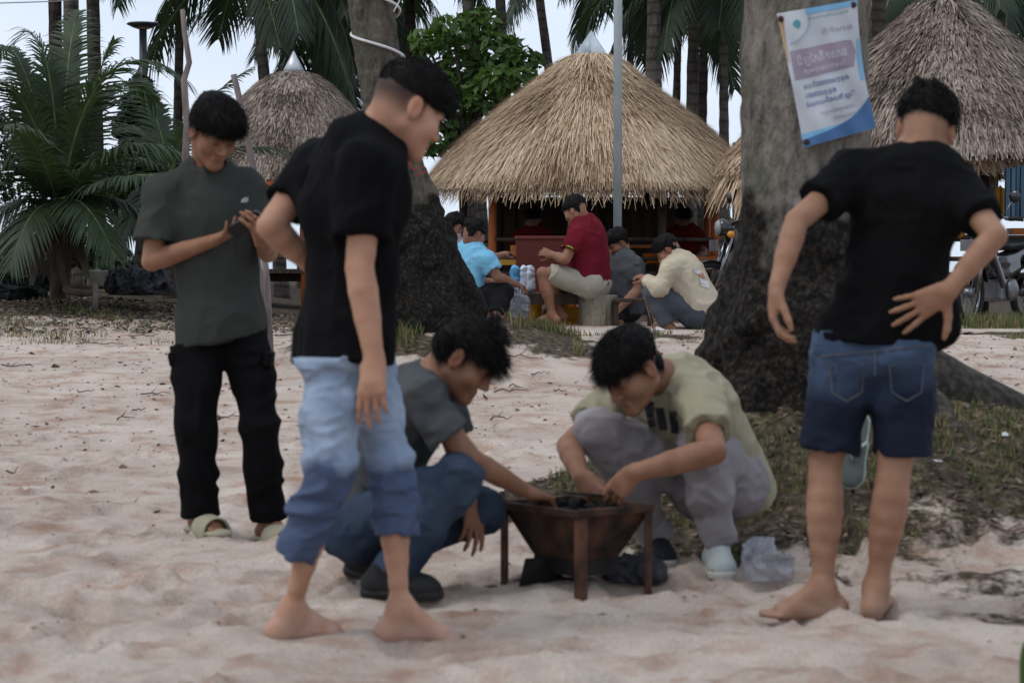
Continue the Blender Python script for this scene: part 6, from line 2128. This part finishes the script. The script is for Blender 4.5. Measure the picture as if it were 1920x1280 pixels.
# person behind the polo man
D3 = 20.7
figure('person in dark grey tee crouching behind the maroon polo man', dict(
    head=q(1158, 456, D3), neck=q(1168, 480, D3), pel=q(1178, 570, D3), sR=q(1192, 500, D3 - .1), sL=q(1150, 496, D3 + .14), eL=q(1146, 545, D3 + .1), wL=q(1150, 570, D3 - .1), eR=q(1194, 545, D3 - .18), wR=q(1162, 578, D3 - .3),
    hR=q(1178, 578, D3 - .05), kR=q(1140, 560, D3 - .12), aR=q(1160, 604, D3 - .2), hL=q(1175, 578, D3 + .2), kL=q(1130, 560, D3 + .2), aL=q(1150, 604, D3 + .2)),
    (-.85, -.3, 0), (-.7, -.35, -.5), cloth('charcoal_jersey', (.075, .078, .085), (.06, .062, .07)), cloth('dark_grey_trousers', (.03, .03, .034)), SK2, root_pt=tuple(q(1172, 608, D3)))
# person in cream hoodie
D4 = 19.4
CREAM2 = cloth('cream_fleece', (.50, .435, .33), (.43, .37, .275), scale=4)
hood, hood_o, HS = figure('person in cream hoodie squatting with head bowed over the knees', dict(
    head=q(1252, 470, D4 - .02), neck=q(1266, 490, D4), pel=q(1308, 572, D4 + .02), sL=q(1258, 505, D4 - .19), sR=q(1280, 500, D4 + .2), eL=q(1236, 540, D4 - .24), wL=q(1214, 526, D4 - .1), eR=q(1240, 540, D4 + .26), wR=q(1216, 524, D4 + .12),
    hL=q(1306, 592, D4 - .08), kL=q(1222, 548, D4 - .14), aL=q(1252, 608, D4 - .12), hR=q(1306, 592, D4 + .12), kR=q(1226, 552, D4 + .16), aR=q(1250, 604, D4 + .14)),
    (-.92, .2, 0), (-.72, .12, -.66), CREAM2, cloth('grey_denim', (.085, .095, .11), (.055, .062, .075), scale=7), SK2, long_sleeve=True, torso=(.20, 1.15), name_shirt='hoodie', name_pants='jeans', h=.0095, root_pt=tuple(q(1280, 616, D4)))
Hf = Field(q(1280, 490, D4) - .25, q(1280, 490, D4) + .25, .009)
Hf.cap(q(1266, 478, D4 - .05), q(1290, 496, D4), .055, .075, k=.04); Hf.cap(q(1268, 480, D4 + .1), q(1290, 494, D4 + .05), .05, .06, k=.04)
Hf.displace(lambda P: wrinkles(P, .014, 14, 3))
finish(Hf, 'hood', CREAM2, hood_o)
def hs_hit(px, py):
    for dd in np.arange(D4 - .6, D4 + .4, .008):
        p = at(px, py, dd); k = np.round((p - HS.lo) / HS.h).astype(int)
        if (k >= 0).all() and (k < HS.n).all() and HS.d[tuple(k)] < 0: return at(px, py, dd - .014)
    return None
for (x0, y0, w_, h_, sk_, c_) in ((1297, 502, 14, 10, 14, (.62, .62, .62)), (1306, 508, 13, 9, 8, (.42, .20, .12)), (1312, 522, 16, 14, 6, (.62, .62, .62))):
    g = []
    for t in np.linspace(0, 1, 5):
        row = [hs_hit(x0 + w_ * s_ + sk_ * t * .5, y0 + h_ * t + 5 * s_) for s_ in np.linspace(0, 1, 5)]
        if all(p is not None for p in row): g.append(row)
    if len(g) > 1: MB().sheet(g).build('back_print', mat('hoodie_print_%d' % int(c_[2] * 100), c_, rough=.8), hood_o)
# two people on the hut platform
RED = cloth('red_jersey', (.12, .010, .010), (.09, .008, .008)); ORANGE = cloth('orange_jersey', (.50, .13, .02), (.40, .09, .015))
for k, (px, D5, lab, sh) in enumerate(((1000, 24.9, 'person in red sitting inside straw hut left of the polo man', RED), (1282, 25.0, 'person in red sitting inside straw hut behind the hoodie', RED))):
    figure(lab, dict(head=q(px, 412, D5), neck=q(px + 3, 432, D5), pel=q(px + 8, 492, D5), sL=q(px - 26, 446, D5), sR=q(px + 30, 446, D5), eL=q(px - 36, 476, D5 - .1), wL=q(px - 12, 486, D5 - .3), eR=q(px + 38, 476, D5 - .1), wR=q(px + 12, 488, D5 - .3)),
           (0, -1, 0), (-.3 + .5 * k, -.8, -.3), sh, None, SK3, root_pt=tuple(q(px, 500, D5)), h=.012)
# ------------------------------------------------------------------ picnic things round the low table
DT = 20.35
TB = empty('low_table', tuple(at(1035, 605, DT))); tag(TB, 'low dark wooden table set with cups beside the polo man', 'table')
tz = at(0, 549, DT)[2]
xl, xr = at(962, 0, DT)[0], at(1116, 0, DT)[0]
for k in range(4):
    MB().box(((xl + xr) / 2, DT - .22 + k * .15, tz - .012), (xr - xl, .14, .026)).build('table_board', WOOD_DARK, TB, bevel=.003)
for sx in (xl + .05, xr - .05):
    for sy in (DT - .25, DT + .26):
        zg = gz(sx, sy) - .05
        MB().box((sx, sy, (tz - .03 + zg) / 2), (.05, .05, tz - .03 - zg)).build('leg', WOOD_DARK, TB)
MB().box(((xl + xr) / 2, DT - .285, tz - .06), (xr - xl - .02, .02, .07)).build('apron', WOOD_DARK, TB)
def cup(label, px, c, hh=.09, r=.034, d=DT - .15):
    x = at(px, 0, d)[0]
    o = MB().lathe((x, d, tz + .002), [(r * .8, 0), (r, hh), (r * .93, hh), (r * .75, .006)], 18).build('cup', mat('cup_' + label[:6].replace(' ', '_'), c, rough=.45), smooth=True)
    tag(o, label, 'cup')
cup('white paper cup under the knee of the polo man', 1046, (.62, .62, .62), .085)
cup('orange cup beside the stump top', 1062, (.55, .13, .03), .05, .04)
cup('dark blue cup between white cup and orange cup', 1054, (.04, .05, .25), .065, .03, DT - .05)
cup('white plastic cup nearest the stump', 1080, (.60, .60, .62), .05, .036)
cup('blue and white tin near the hand of the blue shirt man', 922, (.05, .06, .28), .09, .04, DT - .4)
# water pack in clear plastic
WP = empty('bottle_pack', tuple(at(976, 548, DT - .1))); tag(WP, 'blue and white plastic wrapped pack standing on the low table', 'bottle pack')
x = at(976, 0, DT - .1)[0]
for k, (dx, c) in enumerate(((-.052, (.10, .36, .62)), (.028, (.55, .60, .70)), (.082, (.58, .62, .70)))):
    F_ = Field(np.array([x + dx - .1, DT - .25, tz - .02]), np.array([x + dx + .1, DT + .1, tz + .32]), .008)
    F_.cap((x + dx, DT - .1, tz + .04), (x + dx, DT - .1, tz + .205), .042, .036, k=.01)
    F_.displace(lambda P: wrinkles(P, .010, 22, 5 + k))
    finish(F_, 'wrapped_bottle', mat('pack_plastic_%d' % k, c, rough=.3, spec=.5), WP)
p = at(966, 580, DT - .45)
o = bag('plastic_bag', tuple(p), (.10, .07, .115), CLEARBAG, 31, amp=.05, fq=11, neck=tuple(at(968, 548, DT - .36)))
tag(o, 'clear grey plastic bag hanging at the left end of low table', 'plastic bag')
# yellow basin
x = at(1070, 0, DT + .05)[0]; zg = gz(x, DT + .05)
o = MB().lathe((x, DT + .05, zg), [(.13, 0), (.165, .15), (.175, .152), (.160, .15), (.125, .01)], 30).build('basin', mat('yellow_plastic', (.62, .30, .02), (.55, .26, .02), rough=.4), smooth=True)
tag(o, 'yellow plastic basin under the low table beside the stump', 'basin')
x = at(1002, 0, DT + .15)[0]; zg = gz(x, DT)
o = MB().lathe((x - .0, DT + .2, zg), [(.07, 0), (.085, .2), (.088, .2), (.07, .01)], 24).build('bucket', MATS['yellow_plastic'], smooth=True); tag(o, 'small yellow bucket under the low table near its left leg', 'bucket')
# red cool box behind
RB = empty('cool_box', tuple(at(1022, 560, 21.2))); tag(RB, 'large dull red box standing behind the low table', 'box')
MB().box(tuple(at(1022, 500, 21.2)), (110 / FPX * 21.2, .40, 106 / FPX * 21.2)).build('box_body', mat('dull_red_plastic', (.115, .022, .016), (.09, .018, .012), rough=.7), RB, bevel=.012)
MB().box(tuple(at(1022, 446, 21.2)), (114 / FPX * 21.2, .42, .03)).build('lid', mat('dull_red_lid', (.15, .03, .02), rough=.6), RB, bevel=.008)
# low stool of the hoodie person
x = at(1188, 0, 19.9)[0]; zg = gz(x, 19.9)
SB = empty('low_bench', (x, 19.9, zg)); tag(SB, 'low dark wooden bench in front of the hoodie person', 'bench')
MB().box((x, 19.9, zg + .22), (.36, .24, .03)).build('seat', WOOD_DARK, SB, bevel=.004)
for sx in (-.15, .15):
    MB().box((x + sx, 19.9, zg + .09), (.04, .2, .24)).build('leg', WOOD_DARK, SB)

# ------------------------------------------------------------------ motorbikes
BLK = mat('black_bike_paint', (.010, .010, .012), (.007, .007, .008), rough=.22, spec=.5, coat=.4)
CHROME = mat('chrome', (.20, .205, .215), (.15, .155, .165), scale=4, rough=.16, metal=1.0)
TYRE = mat('tyre_rubber', (.016, .016, .016), rough=.85)
ALU = mat('cast_aluminium', (.20, .20, .21), (.14, .14, .15), rough=.4, metal=.8)
def motorbike(label, loc, rz):
    """built at the origin pointing along -X, then placed"""
    root = empty('motorbike', (0, 0, 0))
    tag(root, label, 'motorbike', 'motorbikes parked by the huts')
    for wx in (-.62, .60):
        w = MB().torus((wx, 0, .28), .255, .036, axis=(0, 1, 0), n=32, m=8).build('wheel', TYRE, root, True)
        MB().torus((wx, 0, .28), .222, .014, axis=(0, 1, 0), n=30, m=6).build('rim', CHROME, w, True)
        sp = MB()
        for k in range(18):
            a = 2 * math.pi * k / 18
            sp.tube([(wx, .02 * (-1) ** k, .28), (wx + .222 * math.cos(a), 0, .28 + .222 * math.sin(a))], .0026, 5)
        sp.build('spokes', CHROME, w)
        MB().lathe((wx, -.045, .28), [(.045, 0), (.05, .03), (.05, .06), (.045, .09)], 16, axis=(0, 1, 0)).build('hub', ALU, w, True)
    for s in (-1, 1):
        MB().tube([(-.62, .075 * s, .28), (-.50, .075 * s, .58), (-.42, .06 * s, .80)], [.022, .022, .018], 8).build('fork', CHROME, root, True)
        MB().tube([(.60, .10 * s, .28), (.46, .10 * s, .62)], [.028, .024], 8).build('shock_absorber', CHROME, root, True)
    for wx, a0, a1, mm in ((-.62, .35, 2.3, BLK), (.60, .5, 2.7, BLK)):
        MB().sheet([[(wx + .305 * math.cos(a), y, .28 + .305 * math.sin(a) - abs(y) * .3) for y in (-.055, -.02, .02, .055)] for a in np.linspace(a0, a1, 14)]).build('mudguard', mm, root, True)
    F_ = Field((-.65, -.2, .25), (.85, .2, 1.0), .014)
    F_.cap((-.40, 0, .78), (-.30, 0, .52), .075, .085, k=.05); F_.cap((-.30, 0, .50), (.05, 0, .42), .06, .06, k=.05)
    F_.cap((.05, 0, .55), (.55, 0, .64), .085, .075, k=.06); F_.cap((.1, 0, .45), (.3, 0, .5), .09, .09, k=.05)
    for s in (-1, 1):
        F_.cap((-.36, .10 * s, .66), (-.18, .13 * s, .36), .045, .05, k=.04, axis=(0, 1, 0), f=2.0)
    F_.cap((.5, 0, .64), (.80, 0, .70), .06, .03, k=.05)
    finish(F_, 'bodywork', BLK, root)
    F_ = Field((-.1, -.2, .55), (.8, .2, .9), .012)
    F_.cap((.08, 0, .70), (.35, 0, .71), .10, .11, k=.05, axis=(0, 0, 1), f=2.2); F_.cap((.35, 0, .71), (.66, 0, .745), .11, .085, k=.05, axis=(0, 0, 1), f=2.2)
    finish(F_, 'seat', mat('black_vinyl_seat', (.012, .012, .012), rough=.5), root)
    MB().box((.0, 0, .30), (.30, .20, .20)).build('engine', ALU, root, bevel=.03)
    for s in (-1, 1):
        MB().lathe((.06, .10 * s, .30), [(.10, 0), (.10, .03), (.07, .05), (.02, .055)], 22, axis=(0, s, 0)).build('engine_cover', ALU, root, True)
    MB().tube([(-.05, .09, .22), (.2, .15, .20), (.45, .16, .24), (.95, .16, .36)], [.018, .022, .038, .042], 12).build('exhaust', CHROME, root, True)
    MB().tube([(-.30, -.34, .93), (-.36, -.2, .95), (-.40, 0, .90), (-.36, .2, .95), (-.30, .34, .93)], .013, 8).build('handlebar', CHROME, root, True)
    for s in (-1, 1):
        MB().tube([(-.34, .25 * s, .94), (-.29, .37 * s, .93)], .020, 8).build('grip', TYRE, root, True)
        st = MB().tube([(-.36, .2 * s, .95), (-.33, .28 * s, 1.10)], .006, 6).build('mirror_arm', CHROME, root, True)
        MB().lathe((-.33, .30 * s, 1.13), [(.005, -.015), (.05, -.01), (.055, .0), (.045, .012)], 18, axis=(1, 0, .1)).build('mirror', BLK, st, True)
        MB().lathe((-.47, .15 * s, .80), [(.005, -.04), (.03, -.02), (.032, .02)], 14, axis=(1, 0, 0)).build('indicator', mat('amber_lens', (.60, .22, .02), rough=.2), root, True)
    hd = MB().lathe((-.50, 0, .86), [(.02, -.05), (.075, -.035), (.085, .0), (.07, .06), (.03, .10)], 22, axis=(1, 0, 0)).build('headlight_shell', BLK, root, True)
    MB().lathe((-.548, 0, .86), [(.01, -.018), (.05, -.012), (.072, .008)], 22, axis=(1, 0, 0)).build('headlight', mat('headlight_glass', (.28, .29, .30), rough=.1, spec=.5), hd, True)
    MB().box((-.585, 0, .70), (.012, .20, .10)).build('leg_shield_badge', ALU, root, bevel=.004)
    root.location = loc; root.rotation_euler = (0, 0, rz)
    return root
p = at(1816, 612, 20.3)
motorbike('black motorbike with spoked wheels parked by the right hut', (p[0] + .36, 20.3 + .50, gz(p[0] + .3, 20.7)), .95)
p = at(1352, 590, 19.6)
motorbike('black motorbike half hidden behind the banner palm, headlight showing', (at(1332, 0, 20.4)[0] + .60, 20.55, gz(p[0], 20.2)), .25)

# ------------------------------------------------------------------ cloths and bright things under the huts
def hang_cloth(label, x0, x1, y0, y1, d, m, waves=4, name='hanging_cloth', amp=.03):
    g = []
    for j in range(13):
        v = j / 12
        row = []
        for i in range(41):
            u = i / 40
            p = at(x0 + (x1 - x0) * u, y0 + (y1 - y0) * v + 3 * math.sin(u * 9), d)
            row.append((p[0], p[1] + amp * math.sin(u * waves * 6.28 + v) * (.4 + .6 * v), p[2]))
        g.append(row)
    o = MB().sheet(g).build(name, m, smooth=True)
    return tag(o, label, 'cloth')
def stripe_mat():
    m, t, b = nodes_of('striped_blue_cotton', .9, .1)
    N, L = t.nodes, t.links
    tc = N.new('ShaderNodeTexCoord')
    wv = N.new('ShaderNodeTexWave'); wv.wave_type = 'BANDS'; wv.bands_direction = 'X'; wv.inputs['Scale'].default_value = 7.0
    L.new(tc.outputs['Object'], wv.inputs['Vector'])
    rp = N.new('ShaderNodeValToRGB'); e = rp.color_ramp.elements; e.new(.5); e.new(.7)
    for k, (p_, c) in enumerate(((.0, (.012, .03, .065)), (.35, (.02, .05, .10)), (.45, (.13, .17, .19)), (.8, (.055, .095, .13)))):
        e[k].position = p_; e[k].color = (*c, 1)
    L.new(wv.outputs['Fac'], rp.inputs['Fac']); L.new(rp.outputs['Color'], b.inputs['Base Color'])
    return m
hang_cloth('blue and grey striped cloth hanging from the right hut eave', 1884, 1958, 312, 412, 20.9, stripe_mat(), waves=3)
hang_cloth('ochre cloth hanging beside the striped cloth', 1866, 1884, 350, 402, 21.2, cloth('ochre_cotton', (.38, .20, .04)), waves=2)
_or = mat('orange_plank_lit_edge', (.48, .15, .03), (.38, .11, .02), rough=.5)  # orange for the planks, also carries the lit edges of the left hut
def plank(label, px0, px1, py, d, hpx, c=_or, dep=.25, cat='plank', name='plank'):
    a, b = at(px0, py, d), at(px1, py, d)
    o = MB().box((a + b) / 2, (abs(b[0] - a[0]), dep, hpx / FPX * d)).build(name, c, bevel=.004)
    return tag(o, label, cat)
_yw = cloth('yellow_mat', (.50, .26, .05), (.42, .2, .03))
plank('folded ochre mat on the straw hut floor beside polo man', 1166, 1212, 490, 24.2, 12, _yw, cat='mat', name='floor_mat')
plank('bright orange bundle on the straw hut floor behind the hoodie', 1206, 1240, 484, 24.2, 18, ORANGE, cat='bundle', name='cloth_bundle')
plank('orange bench on the straw hut floor right of the hoodie', 1262, 1345, 486, 24.0, 9)
plank('ochre bench on the straw hut floor left of the red box', 930, 968, 492, 24.0, 10, _yw)
plank('orange shelf board inside the straw hut above the hoodie', 1180, 1250, 462, 24.6, 6)
plank('orange bench plank on the platform of the right hut', 1892, 1935, 434, 22.0, 12)
plank('orange strip painted as the lit eave edge of the left hut', 494, 528, 345, 25.2, 8)  # light on the eave edge, put in as an orange strip
plank('orange strip painted as the lit floor edge of the left hut', 505, 560, 468, 25.0, 10)  # light on the floor edge, put in as an orange strip
plank('small orange box on the hut floor near the blue shirt man', 957, 972, 470, 24.0, 20, _or, cat='box', name='small_box')
plank('white tiled panel behind the right hut post', 1790, 1803, 436, 26, 34, mat('white_panel', (.5, .5, .52), rough=.5), cat='panel', name='panel')

# ------------------------------------------------------------------ clutter under the young palm
CONC = mat('old_concrete', (.20, .185, .16), (.12, .11, .095), scale=9, rough=.9, bump=.4)
p = at(205, 522, 22.6)
o = MB().box(p, (.42, .30, .16), Matrix.Rotation(.2, 3, 'Z')).build('concrete_block', CONC, bevel=.012); tag(o, 'low grey concrete block right of the young palm', 'concrete block')
p = at(262, 532, 21.6)
o = bag('rubbish_sack', tuple(p), (.28, .2, .14), BLACKBAG, 17, amp=.07, fq=7); tag(o, 'black heap of sacks beside the concrete block', 'sack')
p = at(178, 548, 20.9)
o = MB().tube([p - np.array([0, 0, .15]), p + np.array([.01, 0, .02]), p + np.array([-.005, 0, .10])], [.030, .027, .022], 9).build('wooden_stake', STICK, smooth=True); tag(o, 'short weathered stake sticking out near the young palm', 'stake')
p = at(150, 540, 21.4)
o = MB().torus(p + np.array([0, 0, -.02]), .13, .035, axis=(.1, -.15, 1), n=24, m=8).build('old_ring', mat('old_coir', (.14, .10, .075), (.06, .045, .035), rough=.95, bump=.5), smooth=True); tag(o, 'half buried fibrous ring at the foot of the young palm', 'ring')
p = at(20, 525, 22)
o = bag('dark_tarp', tuple(p), (.36, .3, .24), mat('dark_green_tarp', (.014, .022, .022), rough=.6), 23, amp=.08, fq=6); tag(o, 'dark tarpaulin heap at the left edge', 'tarpaulin')
hang_cloth('white plastic sheet glimpsed right of the dark bushes', 228, 246, 482, 496, 24.5, mat('white_tarp', (.6, .62, .65), rough=.5), name='plastic_sheet')

# ------------------------------------------------------------------ grass, leaf litter, twigs
def blades(name, P, hgt, wid, col, seed, lean=.5):
    r = np.random.default_rng(seed)
    n = len(P); a = r.uniform(0, 2 * math.pi, n)
    s = np.stack([np.cos(a), np.sin(a), np.zeros(n)], -1) * (wid * r.uniform(.6, 1.3, n))[:, None]
    b = r.uniform(0, 2 * math.pi, n); H = hgt * r.uniform(.4, 1.3, n)
    ln = np.stack([np.cos(b), np.sin(b), np.zeros(n)], -1) * (H * lean * r.uniform(.1, 1.2, n))[:, None]
    up = np.stack([np.zeros(n), np.zeros(n), H], -1)
    m_ = P + up * .6 + ln * .35; t = P + up + ln
    V = np.stack([P - s, P + s, m_ - s * .8, m_ + s * .8, t - s * .1, t + s * .1], 1).reshape(-1, 3)
    k = np.arange(n)[:, None] * 6
    F = np.concatenate([k + np.array([0, 1, 3, 2]), k + np.array([2, 3, 5, 4])])
    return np_mesh(name, V, F, np.repeat(col, 6, 0))
gr_ = np.random.default_rng(77)
def scatter(n, x0, x1, y0, y1):
    x = gr_.uniform(x0, x1, n).astype(np.float32); y = gr_.uniform(y0, y1, n).astype(np.float32)
    return x, y
gx, gy, gh = [], [], []
def put(x, y, m, hh):
    gx.append(x[m]); gy.append(y[m]); gh.append(np.full(m.sum(), hh))
# tufty mound in front of the big palm
x, y = scatter(34000, -.5, 2.6, 7.6, 10.2)
cov = soil_cover(x, y); cl_ = vnoise(np.stack([x * 4, y * 4, x * 0], -1), 3)
put(x, y, (cov > .40) & (cl_ > .54), .042)
# strip before the huts
x, y = scatter(42000, -2.6, 4.8, 17.2, 20.0)
cov = soil_cover(x, y); cl_ = vnoise(np.stack([x * 2.5, y * 2.5, x * 0], -1), 8)
put(x, y, (cov > .25) & (cl_ > .56) & (gr_.uniform(0, 1, len(x)) < .6), .05)
x, y = scatter(9000, -1.4, .5, 15.5, 17.0)
put(x, y, (vnoise(np.stack([x * 5, y * 5, x * 0], -1), 18) > .58) & (np.hypot(x + .45, y - 16.4) > .45), .10)
x, y = scatter(16000, -6.0, -1.6, 17.5, 22.0)
cl_ = vnoise(np.stack([x * 2.2, y * 2.2, x * 0], -1), 28)
put(x, y, (cl_ > .62) & (gr_.uniform(0, 1, len(x)) < .6), .055)
x, y = scatter(5000, 2.9, 5.2, 19.2, 20.2)
put(x, y, vnoise(np.stack([x * 3, y * 3, x * 0], -1), 38) > .42, .12)
gx, gy, gh = np.concatenate(gx), np.concatenate(gy), np.concatenate(gh)
P = np.stack([gx, gy, ground_z(gx, gy) - .008], -1)
mixc = gr_.uniform(0, 1, len(P))[:, None]; dry = (gr_.uniform(0, 1, len(P)) < .5)[:, None]
col = np.where(dry, np.array([.22, .17, .085]), np.array([.055, .085, .025]) * (1 - mixc) + np.array([.115, .15, .05]) * mixc)
me = blades('grass', P, gh, .0028 + .0012 * (gy > 14), col, 5)
GRASS = mat('grass_blade', (1, 1, 1), (.8, .85, .8), attr='Col', rough=.7, spec=.2, scale=3)
o = link('grass', me, GRASS); tag(o, 'short patchy green and dry grass round the palms', 'grass', kind='stuff')
# leaf litter
x, y = scatter(10000, -.2, 2.7, 7.9, 10.4)
m1 = soil_cover(x, y) > .42
x2, y2_ = scatter(9000, -6, -1.0, 18.5, 23); m2 = np.ones(len(x2), bool)
x = np.concatenate([x[m1], x2]); y = np.concatenate([y[m1], y2_])
n = len(x)
a = gr_.uniform(0, 6.28, n); L_ = np.where(y < 12, gr_.uniform(.006, .022, n), gr_.uniform(.012, .04, n))
t = np.stack([np.cos(a), np.sin(a), gr_.normal(0, .25, n)], -1) * L_[:, None]; s = np.stack([-np.sin(a), np.cos(a), gr_.normal(0, .35, n)], -1) * (L_ * gr_.uniform(.2, .5, n))[:, None]
c = np.stack([x, y, ground_z(x, y) + .006 + gr_.uniform(0, .012, n)], -1)
V = np.stack([c - t, c - s, c + t, c + s], 1).reshape(-1, 3)
cc = np.array([.05, .036, .025]) * (1 - gr_.uniform(0, 1, n)[:, None]) + gr_.uniform(0, 1, n)[:, None] * np.array([.22, .165, .12])
o = link('leaf_litter', np_mesh('leaf_litter', V, np.arange(n * 4).reshape(-1, 4), np.repeat(cc, 4, 0)), mat('dry_leaf', (1, 1, 1), (.7, .7, .7), attr='Col', rough=.85)); tag(o, 'dry brown leaf litter round the palm roots', 'leaf litter', kind='stuff')
# debris crumbs on the sand
x, y = scatter(9000, -4.2, 4.2, 6.5, 18.8)
keep = (np.abs(x) < .25 * y) & ((y > 9.5) | (gr_.uniform(0, 1, len(x)) < .35))
x, y = x[keep], y[keep]; n = len(x)
a = gr_.uniform(0, 6.28, n); L_ = gr_.uniform(.003, .012, n) * (1 + .5 * (y > 12)) * (1 + 1.5 * (gr_.uniform(0, 1, n) > .95))
t = np.stack([np.cos(a), np.sin(a), x * 0], -1) * L_[:, None]; s = np.stack([-np.sin(a), np.cos(a), gr_.normal(0, .6, n)], -1) * (L_ * gr_.uniform(.15, .6, n))[:, None]
c = np.stack([x, y, ground_full(x.copy(), y.copy()) + .006], -1)
V = np.stack([c - t, c - s, c + t, c + s], 1).reshape(-1, 3)
cc = np.array([.07, .04, .03]) + gr_.uniform(0, 1, n)[:, None] * np.array([.16, .10, .08])
o = link('sand_debris', np_mesh('sand_debris', V, np.arange(n * 4).reshape(-1, 4), np.repeat(cc, 4, 0)), MATS['dry_leaf']); tag(o, 'tiny dark bark crumbs strewn over the sand', 'debris', kind='stuff')
# twigs
TWIG = mat('dry_twig', (.19, .125, .10), (.085, .052, .042), scale=20, rough=.9)
tr = random.Random(4)
def twig(label, px, py, length, ang, grp='dry twigs on the sand', fork=True):
    # find the ground point seen at this pixel
    for d in np.arange(6, 24, .05):
        p = at(px, py, d)
        if p[2] < gz(p[0], d): break
    mb = MB(); pts = []
    for k in range(6):
        s_ = (k / 5 - .5) * length
        x = p[0] + s_ * math.cos(ang) + tr.uniform(-.01, .01); y = d + s_ * math.sin(ang) + tr.uniform(-.015, .015)
        pts.append((x, y, float(ground_full(np.array([x], np.float32), np.array([y], np.float32))[0]) + .008 + .02 * tr.random()))
    mb.tube(pts, [.0055, .005, .0045, .004, .003, .002], 6)
    if fork:
        q0 = np.array(pts[2]); mb.tube([q0, q0 + np.array([.06 * math.cos(ang + .7), .06 * math.sin(ang + .7), .03])], [.0035, .0015], 5)
    o = mb.build('twig', TWIG, smooth=True)
    tag(o, label, 'twig', grp)
for lab, px, py, L_, an in (('forked twig lying left of the phone man\'s hip', 270, 633, .22, .3), ('long thin twig at far left on the upper sand', 185, 648, .35, .1), ('twig at the left frame edge on the sand', 25, 690, .18, .15),
        ('twig on the sand left of the black trouser knee', 290, 742, .20, .5), ('forked twig right of the squatting man\'s face', 960, 738, .22, .2), ('long twig level with the squatting man\'s hair', 985, 672, .28, .05),
        ('short twig above the grill man\'s wrist on the sand', 940, 790, .14, .3), ('twig beside the right frame edge on the mound', 1900, 1020, .2, -.6), ('dark curled twig in the sand at far left', 30, 890, .10, .8),
        ('thin twig between the black trouser legs', 430, 785, .16, .1), ('twig right of the cream tee man\'s shoulder', 1330, 660, .18, .4), ('dark stick end on the sand left of the standing men', 235, 788, .12, .6)):
    twig(lab, px, py, L_, an)
for k in range(18):
    px, py = tr.uniform(10, 1330), tr.uniform(640, 800)
    twig('small dry twig lying on the upper sand', px, py, tr.uniform(.05, .12), tr.uniform(-.5, .8), 'scattered small twigs', fork=False)
# thin dry weed stems by the bench
p = at(1236, 655, 18.2); mb = MB()
for dx, dz, ln in ((-.12, .42, .05), (-.06, .30, -.03), (.10, .10, .1)):
    mb.tube([p, p + np.array([dx * .5, .02, dz * .5]), p + np.array([dx, ln, dz])], [.007, .005, .003], 6)
o = mb.build('dry_weed', TWIG, smooth=True); tag(o, 'thin reddish dry weed stems rising before the hoodie person', 'weed')
# small white scraps
SCR = mat('white_paper_scrap', (.6, .6, .6), rough=.8)
for lab, px, py, d, s_ in (('white crumpled tissue on the ground before the hoodie person', 1234, 614, 19.0, .06), ('pale plastic scrap on the mound right of denim shorts', 1760, 940, 8.6, .02), ('pale shell lying on the right mound', 1885, 890, 8.9, .014), ('small white scrap on the sand left of the palm mound', 1500, 1150, 7.1, .012)):
    p = at(px, py, d); x, y = p[0], d
    o = crumple('paper_scrap', (x, y, gz(x, y)), (s_, s_ * .7), SCR, int(px) % 30, n=8, h=s_ * .5); tag(o, lab, 'scrap')
# leafy blade plant poking into the lower right corner
p = at(1935, 1330, 5.2); zg = gz(p[0], 5.2)
PL = empty('leaf_plant', (p[0], 5.2, zg)); tag(PL, 'out of focus green leaf blade in the lower right corner', 'plant')
LG = leaf_mat('fresh_blade_green', (.085, .16, .05), (.06, .12, .035), (.08, .15, .03))
for k, (ang, L_, tip) in enumerate(((.0, .26, at(1925, 1200, 5.1)), (.8, .3, at(1990, 1210, 5.3)), (2.2, .24, at(1958, 1235, 5.0)))):
    b0 = np.array([p[0] + .02 * k, 5.2, zg - .02]); g = []
    for t in np.linspace(0, 1, 10):
        c = (1 - t) ** 2 * b0 + 2 * t * (1 - t) * (lerp(b0, tip, .5) + np.array([.0, .0, .10])) + t * t * tip
        w_ = .022 * math.sin(math.pi * min(1, .15 + t * .85)) ** .7 + .001
        g.append([c + np.array([-w_, 0, .0]), c + np.array([0, .004, -.006]), c + np.array([w_, 0, 0])])
    MB().sheet(g).build('leaf', LG, PL, smooth=True)
